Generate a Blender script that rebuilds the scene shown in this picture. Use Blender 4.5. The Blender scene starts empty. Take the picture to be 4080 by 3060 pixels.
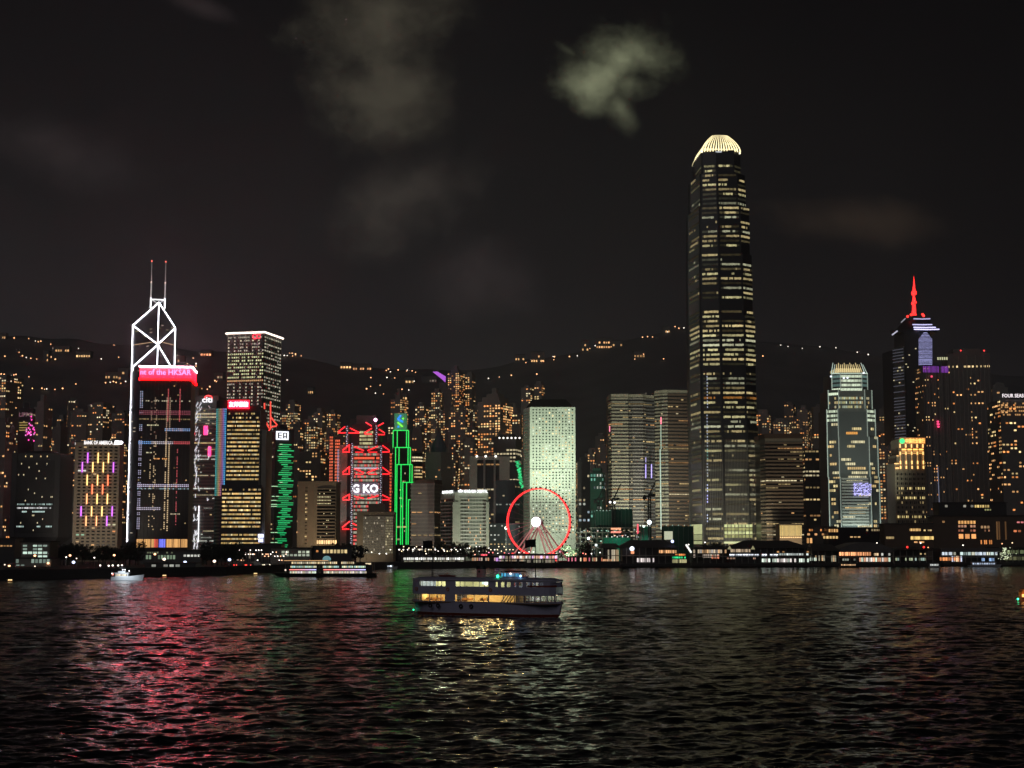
import bpy, math, random
import numpy as np
from mathutils import Vector, Matrix
R = math.radians
S = bpy.context.scene
COL = S.collection

# ------------------------------------------------------------------ camera
FPX, CU, CV, HOR, CAMZ = 5900.0, 2040.0, 1530.0, 2171.0, 16.5
TH = math.atan((HOR - CV) / FPX)
cam_data = bpy.data.cameras.new("camera")
cam = bpy.data.objects.new("camera", cam_data)
COL.objects.link(cam)
cam_data.sensor_width = 36.0
cam_data.lens = 36.0 * FPX / 4080.0
cam_data.clip_start = 0.5
cam_data.clip_end = 30000
cam.location = (0, 0, CAMZ)
cam.rotation_euler = (math.pi / 2 + TH, 0, 0)
S.camera = cam


def ray(u, v):
    a, b = u - CU, CV - v
    return (a, FPX * math.cos(TH) - b * math.sin(TH), FPX * math.sin(TH) + b * math.cos(TH))


def W(u, v, Y):
    "a point of the place: direction taken from the photograph, distance chosen"
    x, y, z = ray(u, v)
    t = Y / y
    return Vector((x * t, Y, CAMZ + z * t))


def G(u, v, z0=0.0):
    x, y, z = ray(u, v)
    t = (z0 - CAMZ) / z
    return Vector((x * t, y * t, z0))


# ------------------------------------------------------------------ sky
world = bpy.data.worlds.new("World")
S.world = world
world.use_nodes = True
NT = world.node_tree
NT.nodes.clear()


class N:
    "tiny node-building helper"
    def __init__(self, nt): self.nt = nt

    def new(self, t, **kw):
        n = self.nt.nodes.new(t)
        for k, v in kw.items(): setattr(n, k, v)
        return n

    def inp(self, n, i, v):
        if hasattr(v, 'is_output') or isinstance(v, bpy.types.NodeSocket): self.nt.links.new(v, n.inputs[i])
        else: n.inputs[i].default_value = v

    def m(self, op, a, b=0.0, c=None, clamp=False):
        n = self.new('ShaderNodeMath', operation=op)
        n.use_clamp = clamp
        self.inp(n, 0, a); self.inp(n, 1, b)
        if c is not None: self.inp(n, 2, c)
        return n.outputs[0]

    def mix(self, f, a, b):
        n = self.new('ShaderNodeMix', data_type='RGBA')
        self.inp(n, 0, f); self.inp(n, 6, a); self.inp(n, 7, b)
        return n.outputs[2]


w = N(NT)
tc = w.new('ShaderNodeTexCoord')
sep = w.new('ShaderNodeSeparateXYZ')
NT.links.new(tc.outputs['Generated'], sep.inputs[0])
dy = w.m('MAXIMUM', sep.outputs[1], 0.05)
ax = w.m('DIVIDE', sep.outputs[0], dy)
bz = w.m('DIVIDE', sep.outputs[2], dy)
comb = w.new('ShaderNodeCombineXYZ')
NT.links.new(ax, comb.inputs[0]); NT.links.new(bz, comb.inputs[1])


def wnoise(scale, detail=5, rough=0.55, off=0.0):
    mp = w.new('ShaderNodeMapping')
    NT.links.new(comb.outputs[0], mp.inputs[0])
    mp.inputs[1].default_value = (off, off * 0.7, 0)
    n = w.new('ShaderNodeTexNoise')
    n.inputs['Scale'].default_value = scale
    n.inputs['Detail'].default_value = detail
    n.inputs['Roughness'].default_value = rough
    NT.links.new(mp.outputs[0], n.inputs['Vector'])
    return n.outputs['Fac']


n1 = w.m('SUBTRACT', wnoise(9, 6, 0.55), 0.5)
n2 = w.m('SUBTRACT', wnoise(28, 6, 0.6, 3.1), 0.5)
n3 = w.m('SUBTRACT', wnoise(3.2, 3, 0.5, 7.7), 0.5)
# night gradient: city glow low down, near black overhead
el = w.m('MAXIMUM', bz, 0.0)
gl = w.m('POWER', 2.718, w.m('MULTIPLY', el, -6.5))
side = w.m('MULTIPLY', w.m('ADD', ax, 0.0), -1.5)
gl2 = w.m('MULTIPLY', gl, w.m('MAXIMUM', w.m('ADD', w.m('ADD', 0.98, side), w.m('MULTIPLY', n3, 1.0)), 0.3))
base = w.mix(w.m('MINIMUM', gl2, 1.0), (0.0004, 0.0004, 0.0005, 1), (0.032, 0.0285, 0.0305, 1))


def cloud(blobs, k1, k2, soft, gain):
    tot = None
    for (u, v, ru, rv, amp, ang) in blobs:
        d = ray(u, v)
        a0, b0 = d[0] / d[1], d[2] / d[1]
        c, s = math.cos(R(ang)), math.sin(R(ang))
        da, db = w.m('SUBTRACT', ax, a0), w.m('SUBTRACT', bz, b0)
        pa = w.m('ADD', w.m('MULTIPLY', da, c * FPX / ru), w.m('MULTIPLY', db, s * FPX / ru))
        pb = w.m('ADD', w.m('MULTIPLY', da, -s * FPX / rv), w.m('MULTIPLY', db, c * FPX / rv))
        r2 = w.m('ADD', w.m('MULTIPLY', pa, pa), w.m('MULTIPLY', pb, pb))
        q = w.m('SUBTRACT', 1.0, w.m('SQRT', r2))
        q = w.m('ADD', q, w.m('ADD', w.m('MULTIPLY', n1, k1), w.m('MULTIPLY', n2, k2)))
        q = w.m('MULTIPLY', w.m('DIVIDE', q, soft, clamp=True), amp)
        tot = q if tot is None else w.m('MAXIMUM', tot, q)
    t2 = w.m('MULTIPLY', w.m('MULTIPLY', tot, tot), w.m('SUBTRACT', 3.0, w.m('MULTIPLY', tot, 2.0)))
    tex = w.m('ADD', 1.0, w.m('MULTIPLY', n2, 1.2))
    return w.m('MULTIPLY', w.m('MULTIPLY', t2, tex), gain)


def addcol(a, fac, col):
    n = w.new('ShaderNodeVectorMath', operation='SCALE')
    n.inputs[0].default_value = col
    NT.links.new(fac, n.inputs['Scale'])
    n_ = w.new('ShaderNodeVectorMath', operation='ADD')
    NT.links.new(a, n_.inputs[0]); NT.links.new(n.outputs[0], n_.inputs[1])
    return n_.outputs[0]


sky = base
sky = addcol(sky, cloud([(2480, 240, 290, 190, .85, 14), (2400, 310, 215, 165, 1, 15), (2550, 220, 215, 160, .8, 0), (2500, 330, 180, 120, .7, 0),
                         (2470, 430, 80, 190, .6, 25), (2270, 205, 110, 30, .3, -35)], .75, 1.3, 1.15, 1.0), (0.185, 0.198, 0.12))
sky = addcol(sky, cloud([(1530, 100, 430, 380, 1, 0), (1540, 370, 330, 330, 1, 0)], 1.3, 1.0, 1.0, 1.0), (0.044, 0.039, 0.027))
sky = addcol(sky, cloud([(1640, 780, 420, 220, 1, 20), (1480, 900, 280, 220, .8, 0)], 1.4, .9, 1.1, 1.0), (0.030, 0.025, 0.020))
sky = addcol(sky, cloud([(1880, 1120, 330, 230, 1, 0), (250, 600, 500, 200, .9, -15), (780, 20, 200, 60, 1, -20)], 1.7, .5, 1.2, 1.0),
             (0.020, 0.0145, 0.0145))
sky = addcol(sky, cloud([(3450, 880, 520, 130, 1, -5)], 2.0, .6, 1.2, 1.0), (0.020, 0.013, 0.008))
bg = w.new('ShaderNodeBackground')
NT.links.new(sky, bg.inputs[0])
bg.inputs[1].default_value = 1.0
out = w.new('ShaderNodeOutputWorld')
NT.links.new(bg.outputs[0], out.inputs[0])

# the glow of the city on the near side of the harbour, behind the viewer
sun_d = bpy.data.lights.new("city_glow", 'SUN')
sun_d.energy = 0.16
sun_d.angle = R(30)
sun_d.color = (1.0, 0.94, 0.95)
sun = bpy.data.objects.new("city_glow", sun_d)
COL.objects.link(sun)
sun.rotation_euler = (R(62), 0, R(-14))
sun.location = (0, -50, 200)

S.view_settings.view_transform = 'Standard'
S.view_settings.look = 'None'
S.view_settings.exposure = 0
S.view_settings.gamma = 1
S.cycles.max_bounces = 5
S.cycles.diffuse_bounces = 2
S.cycles.glossy_bounces = 3
S.cycles.sample_clamp_indirect = 6.0
S.cycles.caustics_reflective = False


# ------------------------------------------------------------------ helpers
def tag(o, label=None, cat=None, group=None, kind=None):
    if label: o['label'] = label
    if cat: o['category'] = cat
    if group: o['group'] = group
    if kind: o['kind'] = kind
    return o


def thing(name, label, cat, loc, group=None, rz=0.0):
    o = bpy.data.objects.new(name, None)
    COL.objects.link(o)
    o.empty_display_size = 1
    o.location = loc
    o.rotation_euler = (0, 0, rz)
    return tag(o, label, cat, group)


def mat(name, col, rough=0.8, var=0.15, scale=0.3, metal=0.0, col2=None):
    m = bpy.data.materials.new(name)
    m.use_nodes = True
    nt = m.node_tree
    b = nt.nodes['Principled BSDF']
    b.inputs['Roughness'].default_value = rough
    b.inputs['Metallic'].default_value = metal
    n = N(nt)
    t = n.new('ShaderNodeTexCoord')
    ns = n.new('ShaderNodeTexNoise')
    ns.inputs['Scale'].default_value = scale
    ns.inputs['Detail'].default_value = 5
    nt.links.new(t.outputs['Object'], ns.inputs['Vector'])
    c2 = col2 or tuple(max(0, c * (1 - 2 * var)) for c in col)
    nt.links.new(n.mix(ns.outputs['Fac'], tuple(c * (1 + var) for c in col) + (1,), tuple(c2) + (1,)), b.inputs['Base Color'])
    return m


def glow_mat(name, base=(0.01, 0.011, 0.013), rough=0.15):
    m = mat(name, base, rough, 0.2, 0.5)
    nt = m.node_tree
    b = nt.nodes['Principled BSDF']
    a = nt.nodes.new('ShaderNodeAttribute')
    a.attribute_name = 'glow'
    nt.links.new(a.outputs['Color'], b.inputs['Emission Color'])
    b.inputs['Emission Strength'].default_value = 1.0
    m.cycles.emission_sampling = 'NONE'
    return m


GLASS = glow_mat('window_glass')                       # dark panes, the lit ones glow in their own colour, some unlit ones faintly
LAMP = glow_mat('lamp_tube', (0.5, 0.5, 0.5), 0.4)     # tubes, signs and lanterns, and fins glowing in place of floodlight
M = {
    'concrete': mat('concrete_wall', (0.36, 0.34, 0.30)),
    'pale': mat('pale_stone_wall', (0.48, 0.45, 0.38)),
    'beige': mat('beige_tile_wall', (0.36, 0.29, 0.21)),
    'brown': mat('brown_stone_wall', (0.17, 0.12, 0.085)),
    'grey': mat('grey_wall', (0.16, 0.16, 0.16)),
    'dark': mat('dark_cladding', (0.05, 0.048, 0.05), 0.5),
    'black': mat('black_glass_wall', (0.018, 0.018, 0.022), 0.3),
    'blue': mat('blue_grey_wall', (0.10, 0.12, 0.15), 0.5),
    'res': mat('apartment_wall', (0.40, 0.365, 0.34)),
    'res2': mat('apartment_wall_dark', (0.26, 0.24, 0.225)),
    'white': mat('white_wall', (0.70, 0.69, 0.64)),
    'metal': mat('painted_steel', (0.35, 0.35, 0.36), 0.4, metal=0.3),
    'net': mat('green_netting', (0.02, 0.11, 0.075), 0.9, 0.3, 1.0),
    'netlit': mat('lit_green_netting', (0.03, 0.5, 0.28), 0.9, 0.3, 1.0),  # copy of the netting with its lit brightness put into the colour
    'roof': mat('dark_roof', (0.055, 0.05, 0.048), 0.8),
    'rooflight': mat('grey_pier_roof', (0.16, 0.15, 0.145), 0.7),
    'stone': mat('seawall_stone', (0.055, 0.052, 0.05), 0.9, 0.3, 0.5),
    'leaf': mat('tree_leaves', (0.030, 0.042, 0.022), 0.9, 0.5, 0.6),
    'bark': mat('tree_bark', (0.06, 0.045, 0.035), 0.9),
    'hill': mat('hill_forest', (0.17, 0.165, 0.17), 1.0, 0.35, 0.012),
    'land': mat('paved_ground', (0.06, 0.058, 0.055), 0.9),
    'hullgreen': mat('ferry_hull_paint', (0.52, 0.51, 0.70), 0.5, 0.12, 0.6),
    'hullwhite': mat('boat_white_paint', (0.62, 0.64, 0.68), 0.4, 0.08, 0.6),
    'hullred': mat('ferry_red_paint', (0.30, 0.05, 0.03), 0.5, 0.2, 0.6),
    'black2': mat('black_paint', (0.012, 0.012, 0.013), 0.5),
    'tyre': mat('rubber_fender', (0.012, 0.012, 0.012), 0.9),
    'cream': mat('cabin_cream_paint', (0.62, 0.52, 0.32), 0.6, 0.1),
    'teak': mat('teak_bench', (0.25, 0.12, 0.05), 0.6),
    'cloth': mat('dark_clothing', (0.03, 0.03, 0.04), 0.9),
    'skin': mat('skin', (0.35, 0.2, 0.14), 0.7),
    'flagcloth': mat('dark_flag_cloth', (0.01, 0.01, 0.012), 0.9),
    'orange': mat('orange_canvas', (0.6, 0.2, 0.04), 0.7),
}


def sc(c, k): return tuple(x * k for x in c)


class MB:
    "collects shapes (in world metres, or local if no parent) and links them as one mesh object"
    def __init__(s): s.v, s.f, s.mi, s.c, s.mats = [], [], [], [], []

    def _m(s, m):
        if m not in s.mats: s.mats.append(m)
        return s.mats.index(m)

    def face(s, pts, m, c=(0, 0, 0)):
        i = len(s.v)
        s.v += [tuple(p) for p in pts]
        s.f.append(tuple(range(i, i + len(pts)))); s.mi.append(s._m(m)); s.c.append(c)

    def mesh(s, vs, fs, m, c=(0, 0, 0)):
        i = len(s.v)
        s.v += [tuple(p) for p in vs]
        k = s._m(m)
        for f in fs:
            s.f.append(tuple(i + j for j in f)); s.mi.append(k); s.c.append(c)

    def prism(s, poly, z0, z1, m, c=(0, 0, 0), top=None):
        n = len(poly)
        top = top or poly
        vs = [(p[0], p[1], z0) for p in poly] + [(p[0], p[1], z1) for p in top]
        fs = [(i, (i + 1) % n, n + (i + 1) % n, n + i) for i in range(n)] + [tuple(range(n))[::-1], tuple(range(n, 2 * n))]
        s.mesh(vs, fs, m, c)

    def box(s, x0, x1, y0, y1, z0, z1, m, c=(0, 0, 0)):
        s.prism([(x0, y0), (x1, y0), (x1, y1), (x0, y1)], z0, z1, m, c)

    def tube(s, p, q, r, m, c=(0, 0, 0), n=5, r2=None):
        p, q = Vector(p), Vector(q)
        d = (q - p)
        if d.length < 1e-6: return
        d.normalize()
        a = d.cross(Vector((0, 0, 1)) if abs(d.z) < 0.9 else Vector((1, 0, 0))).normalized()
        b = d.cross(a)
        r2 = r if r2 is None else r2
        vs = []
        for (o, rr) in ((p, r), (q, r2)):
            for i in range(n):
                t = 2 * math.pi * i / n
                vs.append(o + a * (rr * math.cos(t)) + b * (rr * math.sin(t)))
        fs = [(i, (i + 1) % n, n + (i + 1) % n, n + i) for i in range(n)] + [tuple(range(n))[::-1], tuple(range(n, 2 * n))]
        s.mesh(vs, fs, m, c)

    def ball(s, o, r, m, c=(0, 0, 0), n=8, k=5, sz=1.0):
        vs, fs = [], []
        for i in range(k + 1):
            ph = math.pi * i / k
            for j in range(n):
                t = 2 * math.pi * j / n
                vs.append((o[0] + r * math.sin(ph) * math.cos(t), o[1] + r * math.sin(ph) * math.sin(t), o[2] + r * sz * math.cos(ph)))
        for i in range(k):
            for j in range(n):
                fs.append((i * n + j, i * n + (j + 1) % n, (i + 1) * n + (j + 1) % n, (i + 1) * n + j))
        s.mesh(vs, fs, m, c)

    def build(s, name, parent=None, smooth=False, local=False):
        me = bpy.data.meshes.new(name)
        o0 = Vector((0, 0, 0))
        if parent is not None and not local:
            q = parent
            while q is not None:
                o0 += q.location
                q = q.parent
        vs = s.v if (parent is None or local) else [(x - o0.x, y - o0.y, z - o0.z) for x, y, z in s.v]
        me.from_pydata(vs, [], s.f)
        for m in s.mats: me.materials.append(m)
        me.polygons.foreach_set('material_index', s.mi)
        if any(c != (0, 0, 0) for c in s.c):
            at = me.color_attributes.new('glow', 'FLOAT_COLOR', 'CORNER')
            arr = []
            for f, c in zip(s.f, s.c): arr += [c[0], c[1], c[2], 1.0] * len(f)
            at.data.foreach_set('color', arr)
        if smooth: me.polygons.foreach_set('use_smooth', [True] * len(s.f))
        me.update()
        o = bpy.data.objects.new(name, me)
        COL.objects.link(o)
        if parent is not None: o.parent = parent
        return o


def copy_tree(o, parent=None):
    c = o.copy()
    COL.objects.link(c)
    c.parent = parent
    for ch in list(o.children): copy_tree(ch, c)
    return c


def text_geo(body, cjk=False, spacing=1.0, bold=0.0):
    cu = bpy.data.curves.new('lettering', 'FONT')
    cu.body = body
    cu.size = 1.0
    cu.space_character = spacing
    cu.extrude = 0.02
    cu.offset = bold
    cu.resolution_u = 2
    o = bpy.data.objects.new('lettering', cu)
    COL.objects.link(o)
    dg = bpy.context.evaluated_depsgraph_get()
    me = bpy.data.meshes.new_from_object(o.evaluated_get(dg))
    vs = [v.co.copy() for v in me.vertices]
    fs = [tuple(p.vertices) for p in me.polygons]
    bpy.data.objects.remove(o); bpy.data.curves.remove(cu); bpy.data.meshes.remove(me)
    return vs, fs


def letters(mb, body, p0, p1, h, m, c, depth=0.3, spacing=1.0, bold=0.02, fit=True):
    "writes body between plan points p0,p1 (Vectors at the lower edge), height h"
    vs, fs = text_geo(body, spacing=spacing, bold=bold)
    if not vs: return
    x0, x1 = min(v.x for v in vs), max(v.x for v in vs)
    y0, y1 = min(v.y for v in vs), max(v.y for v in vs)
    p0, p1 = Vector(p0), Vector(p1)
    d = p1 - p0
    n = Vector((d.y, -d.x, 0)).normalized()
    up = Vector((0, 0, 1))
    out_ = []
    for v in vs:
        out_.append(p0 + d * ((v.x - x0) / (x1 - x0)) + up * (h * (v.y - y0) / (y1 - y0)) + n * (v.z / 0.02 * depth * .5 + depth))
    mb.mesh(out_, fs, m, c)


# window light colours
WARM, AMBER, YEL, PALE, WHITE, COOL = (1, .52, .2), (1, .36, .10), (1, .72, .32), (1, .84, .5), (.95, 1, .85), (.7, .9, 1)


def lit_res(seed, p, cols=(WARM, WARM, AMBER, YEL), lo=.5, hi=1.7):
    rg = random.Random(seed)
    bias = {}
    memo = {}

    def f(i, k, j):
        key = (k, j // 2)
        if key not in bias: bias[key] = rg.choice((.3, .7, 1, 1, 1.7, 2.2))
        kk = (i, k, j // 2)
        if kk not in memo: memo[kk] = (rg.random() < p * bias[key], rg.choice(cols), rg.uniform(lo, hi))
        on, c, s = memo[kk]
        if not on or rg.random() < .25: return None
        s *= rg.uniform(.6, 1.2)
        return tuple(x * s for x in c)
    return f


def lit_off(seed, pf, fill=.8, cols=(YEL, YEL, PALE, WARM), lo=.35, hi=1.0, full=None, dim=.0, run=4, floor_full=.35):
    rg = random.Random(seed)
    st = {}

    def f(i, k, j):
        if i not in st:
            pr = full(i) if full else pf
            st[i] = (rg.random() < pr, rg.choice(cols), rg.uniform(lo, hi), rg.random() < floor_full, {})
        on, c, s, ff, runs = st[i]
        if not on:
            if rg.random() < dim: return sc(c, rg.uniform(lo, hi))
            return None
        key = (k, j // run)
        if key not in runs: runs[key] = (1 if ff else 0) or rg.random() < fill
        if not runs[key] or rg.random() < .08: return None
        s *= rg.uniform(.55, 1.25)
        return tuple(x * s for x in c)
    return f


def rows(root, edges, z0, z1, nf, wf, hf, lit, dark=False, proud=.15, name='window_row', porthole=False, glass=None, skip=None, zs=.5):
    "edges: (p, q, bays) in plan, going left to right as seen from outside"
    dz = (z1 - z0) / nf
    glass = glass or GLASS
    for i in range(nf):
        if skip and skip(i): continue
        mb = MB()
        za, zb = z0 + (i + zs - hf / 2) * dz, z0 + (i + zs + hf / 2) * dz
        for k, (p, q, nb) in enumerate(edges):
            p, q = Vector((p[0], p[1])), Vector((q[0], q[1]))
            d = (q - p) / nb
            n = Vector((d.y, -d.x)).normalized() * proud
            for j in range(nb):
                c = lit(i, k, j)
                if c is None:
                    if not dark: continue
                    c = (0, 0, 0)
                jw = wf / 2 * (1 if dark or wf > .8 else .72 + .4 * ((i * 7 + j * 13 + k * 5) % 11) / 11)
                a = p + d * (j + .5 - jw) + n
                b = p + d * (j + .5 + jw) + n
                if porthole:
                    ce = (a + b) / 2
                    r = (zb - za) / 2
                    e = d.normalized()
                    mb.face([(ce.x + e.x * r * math.cos(t), ce.y + e.y * r * math.cos(t), (za + zb) / 2 + r * math.sin(t))
                             for t in [2 * math.pi * s_ / 8 + .39 for s_ in range(8)]], glass, c)
                else:
                    mb.face([(a.x, a.y, za), (b.x, b.y, za), (b.x, b.y, zb), (a.x, a.y, zb)], glass, c)
        if mb.f: mb.build(name, root)


def foot(u0, u1, v, Y, side=0.0, dep=None):
    "plan of a block: side<0 shows that share of its width as a left face, >0 a right face; order: counter-clockwise from left-front"
    x0, x1 = W(u0, v, Y).x, W(u1, v, Y).x
    wd = x1 - x0
    dep = dep or wd * .8
    if abs(side) < 1e-6:
        return [(x0, Y), (x1, Y), (x1, Y + dep), (x0, Y + dep)]
    s = abs(side) * wd
    fw = wd - s
    e = s * fw / dep
    if side < 0:
        B = (x0 + s, Y); C = (x1, Y + e); A = (x0, Y + dep)
        D = (A[0] + C[0] - B[0], A[1] + C[1] - B[1])
        return [B, C, D, A]
    B = (x1 - s, Y); A = (x0, Y + e); C = (x1, Y + dep)
    D = (A[0] + C[0] - B[0], A[1] + C[1] - B[1])
    return [A, B, C, D]


def edges_of(poly, bw, dep_bw=None):
    "visible outer edges with bay counts"
    cx, cy = sum(p[0] for p in poly) / len(poly), sum(p[1] for p in poly) / len(poly)
    out_ = []
    for i in range(len(poly)):
        p, q = poly[i], poly[(i + 1) % len(poly)]
        d = (q[0] - p[0], q[1] - p[1])
        n = (d[1], -d[0])
        L = math.hypot(*d)
        m = ((p[0] + q[0]) / 2, (p[1] + q[1]) / 2)
        if (n[0] * -m[0] + n[1] * -m[1]) / (L * math.hypot(*m)) > -.35 and L > 1.5:
            out_.append((p, q, max(1, round(L / bw))))
    return out_


# ------------------------------------------------------------------ terrain
RIDGE = [(-1500, 1290), (-400, 1300), (0, 1340), (300, 1350), (600, 1385), (900, 1400), (1100, 1412), (1400, 1462), (1700, 1478), (1900, 1468), (2100, 1436),
         (2300, 1408), (2500, 1352), (2740, 1308), (2900, 1325), (3100, 1368), (3400, 1392), (3600, 1440), (4080, 1500), (4600, 1560), (5600, 1600)]
RY, RY0 = 3600.0, 1650.0


def terrain(X, Y):
    u = X / Y * FPX + CU
    v = float(np.interp(u, [r[0] for r in RIDGE], [r[1] for r in RIDGE]))
    zr = (HOR - v) * RY / FPX + CAMZ
    t = min(max((Y - RY0) / (RY - RY0), 0), 1)
    g = math.sin(X * .011 + Y * .003) * 14 + math.sin(X * .023 - Y * .006 + 1) * 8 + math.sin(X * .05 + Y * .011) * 4
    z = 3.5 + (zr - 3.5) * t ** 1.25 + g * t * (1 - t) * 3.2
    if t >= 1: z += math.sin(X * .02) * 3 + math.sin(X * .051) * 2 + math.sin(X * .17) * 1.2 - (Y - RY) * .5
    return z


def hill_at(u, v):
    for k in range(400):
        Y = RY0 + 20 + k * (RY - RY0 - 20) / 400
        p = W(u, v, Y)
        if p.z <= terrain(p.x, Y): return Vector((p.x, Y, terrain(p.x, Y)))
    p = W(u, v, RY)
    return Vector((p.x, RY, terrain(p.x, RY)))


mb = MB()
us = list(range(-1400, 5600, 50))
ys = [1500, 1600] + [RY0 + (RY - RY0) * i / 60 for i in range(61)] + [3800, 4300]
vs = []
for Y in ys:
    for u in us:
        X = (u - CU) * Y / FPX
        vs.append((X, Y, terrain(X, Y)))
nu = len(us)
mb.mesh(vs, [(j * nu + i, j * nu + i + 1, (j + 1) * nu + i + 1, (j + 1) * nu + i) for j in range(len(ys) - 1) for i in range(nu - 1)], M['hill'])
tag(mb.build('hills', smooth=True), 'dark wooded hills rising behind the whole city', None, None, 'structure')

# shoreline and reclaimed land
SHORE = [(-900, 2335), (0, 2309), (450, 2302), (900, 2291), (1180, 2276), (1560, 2266), (1900, 2262), (2600, 2261), (3300, 2259), (4080, 2252), (5200, 2250)]
shore = [G(u, v) for u, v in SHORE]
LZ = 3.5
mb = MB()
n = len(shore)
for i in range(n - 1):
    a, b = shore[i], shore[i + 1]
    mb.face([(a.x, a.y, LZ), (b.x, b.y, LZ), (b.x * 1650 / b.y, 1650, LZ), (a.x * 1650 / a.y, 1650, LZ)], M['land'])
tag(mb.build('ground'), 'paved harbourfront land under the towers', None, None, 'structure')
mb = MB()
for i in range(n - 1):
    a, b = shore[i], shore[i + 1]
    d = (b - a).normalized() * .0
    mb.prism([(a.x, a.y), (b.x, b.y), (b.x * 1.002, b.y * 1.002), (a.x * 1.002, a.y * 1.002)], -3, LZ + 1.1, M['stone'])
o = mb.build('seawall')
tag(o, 'long dark stone seawall along the far shore', 'seawall')


def shoreY(u):
    return float(np.interp(u, [s[0] for s in SHORE], [s.y for s in shore]))


# ------------------------------------------------------------------ water
def make_water():
    rg = np.random.RandomState(5)
    Y0, Y1 = 62.0, 900.0
    rr = [Y0]
    while rr[-1] < Y1: rr.append(rr[-1] * 1.0021 + .02)
    rr += [950, 1100, 1400, 1700]
    rr = np.array(rr)
    nc = 560
    tt = np.linspace(-.54, .54, nc)
    X = rr[:, None] * tt[None, :]
    Y = np.repeat(rr[:, None], nc, 1)
    Z = np.zeros_like(X)
    for k in range(90):
        lam = .75 * (10 / .75) ** rg.rand()
        th = rg.normal(0, .8) + math.pi / 2 + .18
        kx, ky = math.cos(th) * 2 * math.pi / lam, math.sin(th) * 2 * math.pi / lam
        amp = .0072 * lam ** .5
        ph = kx * X + ky * Y + rg.rand() * 6.28
        sp = Y * .0020 + .02
        fade = np.clip((lam - 3 * sp) / (2.5 * sp), 0, 1)
        Z += amp * fade * (np.sin(ph) + .22 * np.cos(2 * ph))
    # old wake ridge trailing from the stern of the ferry towards the left
    yw = 352 + 10 * np.sin(X * .03) - (X + 23) * .05
    Z += np.where(X < -21, .34 * np.exp(-((Y - yw) / 1.8) ** 2) - .22 * np.exp(-((Y - yw - 4.5) / 2.2) ** 2), 0)
    env = np.clip((940 - Y) / 60, 0, 1)
    Z *= env
    nr = len(rr)
    vs = np.stack([X, Y, Z], -1).reshape(-1, 3)
    idx = np.arange(nr * nc).reshape(nr, nc)
    f = np.stack([idx[:-1, :-1], idx[:-1, 1:], idx[1:, 1:], idx[1:, :-1]], -1).reshape(-1, 4)
    me = bpy.data.meshes.new('water')
    me.from_pydata(vs.tolist(), [], f.tolist())
    me.polygons.foreach_set('use_smooth', [True] * len(f))
    m = bpy.data.materials.new('harbour_water')
    m.use_nodes = True
    nt = m.node_tree
    b = nt.nodes['Principled BSDF']
    b.inputs['Base Color'].default_value = (0.004, 0.006, 0.007, 1)
    b.inputs['Roughness'].default_value = 0.10
    b.inputs['IOR'].default_value = 1.33
    n_ = N(nt)
    t = n_.new('ShaderNodeNewGeometry')
    tot = t.outputs['Normal']
    for (sc_, asp, rot, amp, det) in ((0.09, .6, .2, .30, 2), (0.5, .5, -.12, .60, 3), (2.4, .5, .1, .62, 3)):
        mp = n_.new('ShaderNodeMapping')
        mp.inputs['Scale'].default_value = (sc_ * asp, sc_, sc_)
        mp.inputs['Rotation'].default_value = (0, 0, rot)
        nt.links.new(t.outputs['Position'], mp.inputs[0])
        nz = n_.new('ShaderNodeTexNoise')
        nz.inputs['Scale'].default_value = 1.0
        nz.inputs['Detail'].default_value = det
        nz.inputs['Roughness'].default_value = .6
        nz.inputs['Distortion'].default_value = .4
        nt.links.new(mp.outputs[0], nz.inputs['Vector'])
        s1 = n_.new('ShaderNodeVectorMath', operation='SUBTRACT')
        nt.links.new(nz.outputs['Color'], s1.inputs[0]); s1.inputs[1].default_value = (.5, .5, .5)
        s2 = n_.new('ShaderNodeVectorMath', operation='MULTIPLY')
        nt.links.new(s1.outputs[0], s2.inputs[0]); s2.inputs[1].default_value = (amp * 1.15, amp, 0)
        s3 = n_.new('ShaderNodeVectorMath', operation='ADD')
        nt.links.new(tot, s3.inputs[0]); nt.links.new(s2.outputs[0], s3.inputs[1])
        tot = s3.outputs[0]
    s4 = n_.new('ShaderNodeVectorMath', operation='NORMALIZE')
    nt.links.new(tot, s4.inputs[0])
    nt.links.new(s4.outputs[0], b.inputs['Normal'])
    me.materials.append(m)
    o = bpy.data.objects.new('water', me)
    COL.objects.link(o)
    tag(o, 'dark choppy harbour water with red and pink reflections', None, None, 'structure')
    # the rest of the harbour, to the sides and behind the viewer
    mb = MB()
    for (x0, x1, y0, y1) in ((-2500, 2500, -600, 61.9),):
        mb.box(x0, x1, y0, y1, -1, -.15, m)
    o = mb.build('water_behind')
    tag(o, 'dark harbour water under and behind the viewer', None, None, 'structure')


make_water()


# ------------------------------------------------------------------ humid air over the harbour
mb = MB(); hm = bpy.data.materials.new('humid_air'); hm.use_nodes = True
hm.node_tree.nodes.clear()
pv_ = hm.node_tree.nodes.new('ShaderNodeVolumePrincipled')
pv_.inputs['Color'].default_value = (.95, .93, .95, 1)
pv_.inputs['Density'].default_value = 0.00012
pv_.inputs['Anisotropy'].default_value = 0.0
mo_ = hm.node_tree.nodes.new('ShaderNodeOutputMaterial')
hm.node_tree.links.new(pv_.outputs[0], mo_.inputs['Volume'])
mb.box(-6000, 6000, -700, 5200, -600, 590, hm)
tag(mb.build('haze'), 'thin humid haze hanging over the harbour and the city', None, None, 'stuff')

# ================================================================== towers
def centre(poly): return (sum(p[0] for p in poly) / len(poly), sum(p[1] for p in poly) / len(poly))


def off(poly, d):
    c = centre(poly)
    out_ = []
    for p in poly:
        v_ = Vector((p[0] - c[0], p[1] - c[1]))
        v_ *= 1 + d / max(v_.length, .1)
        out_.append((c[0] + v_.x, c[1] + v_.y))
    return out_


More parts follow.
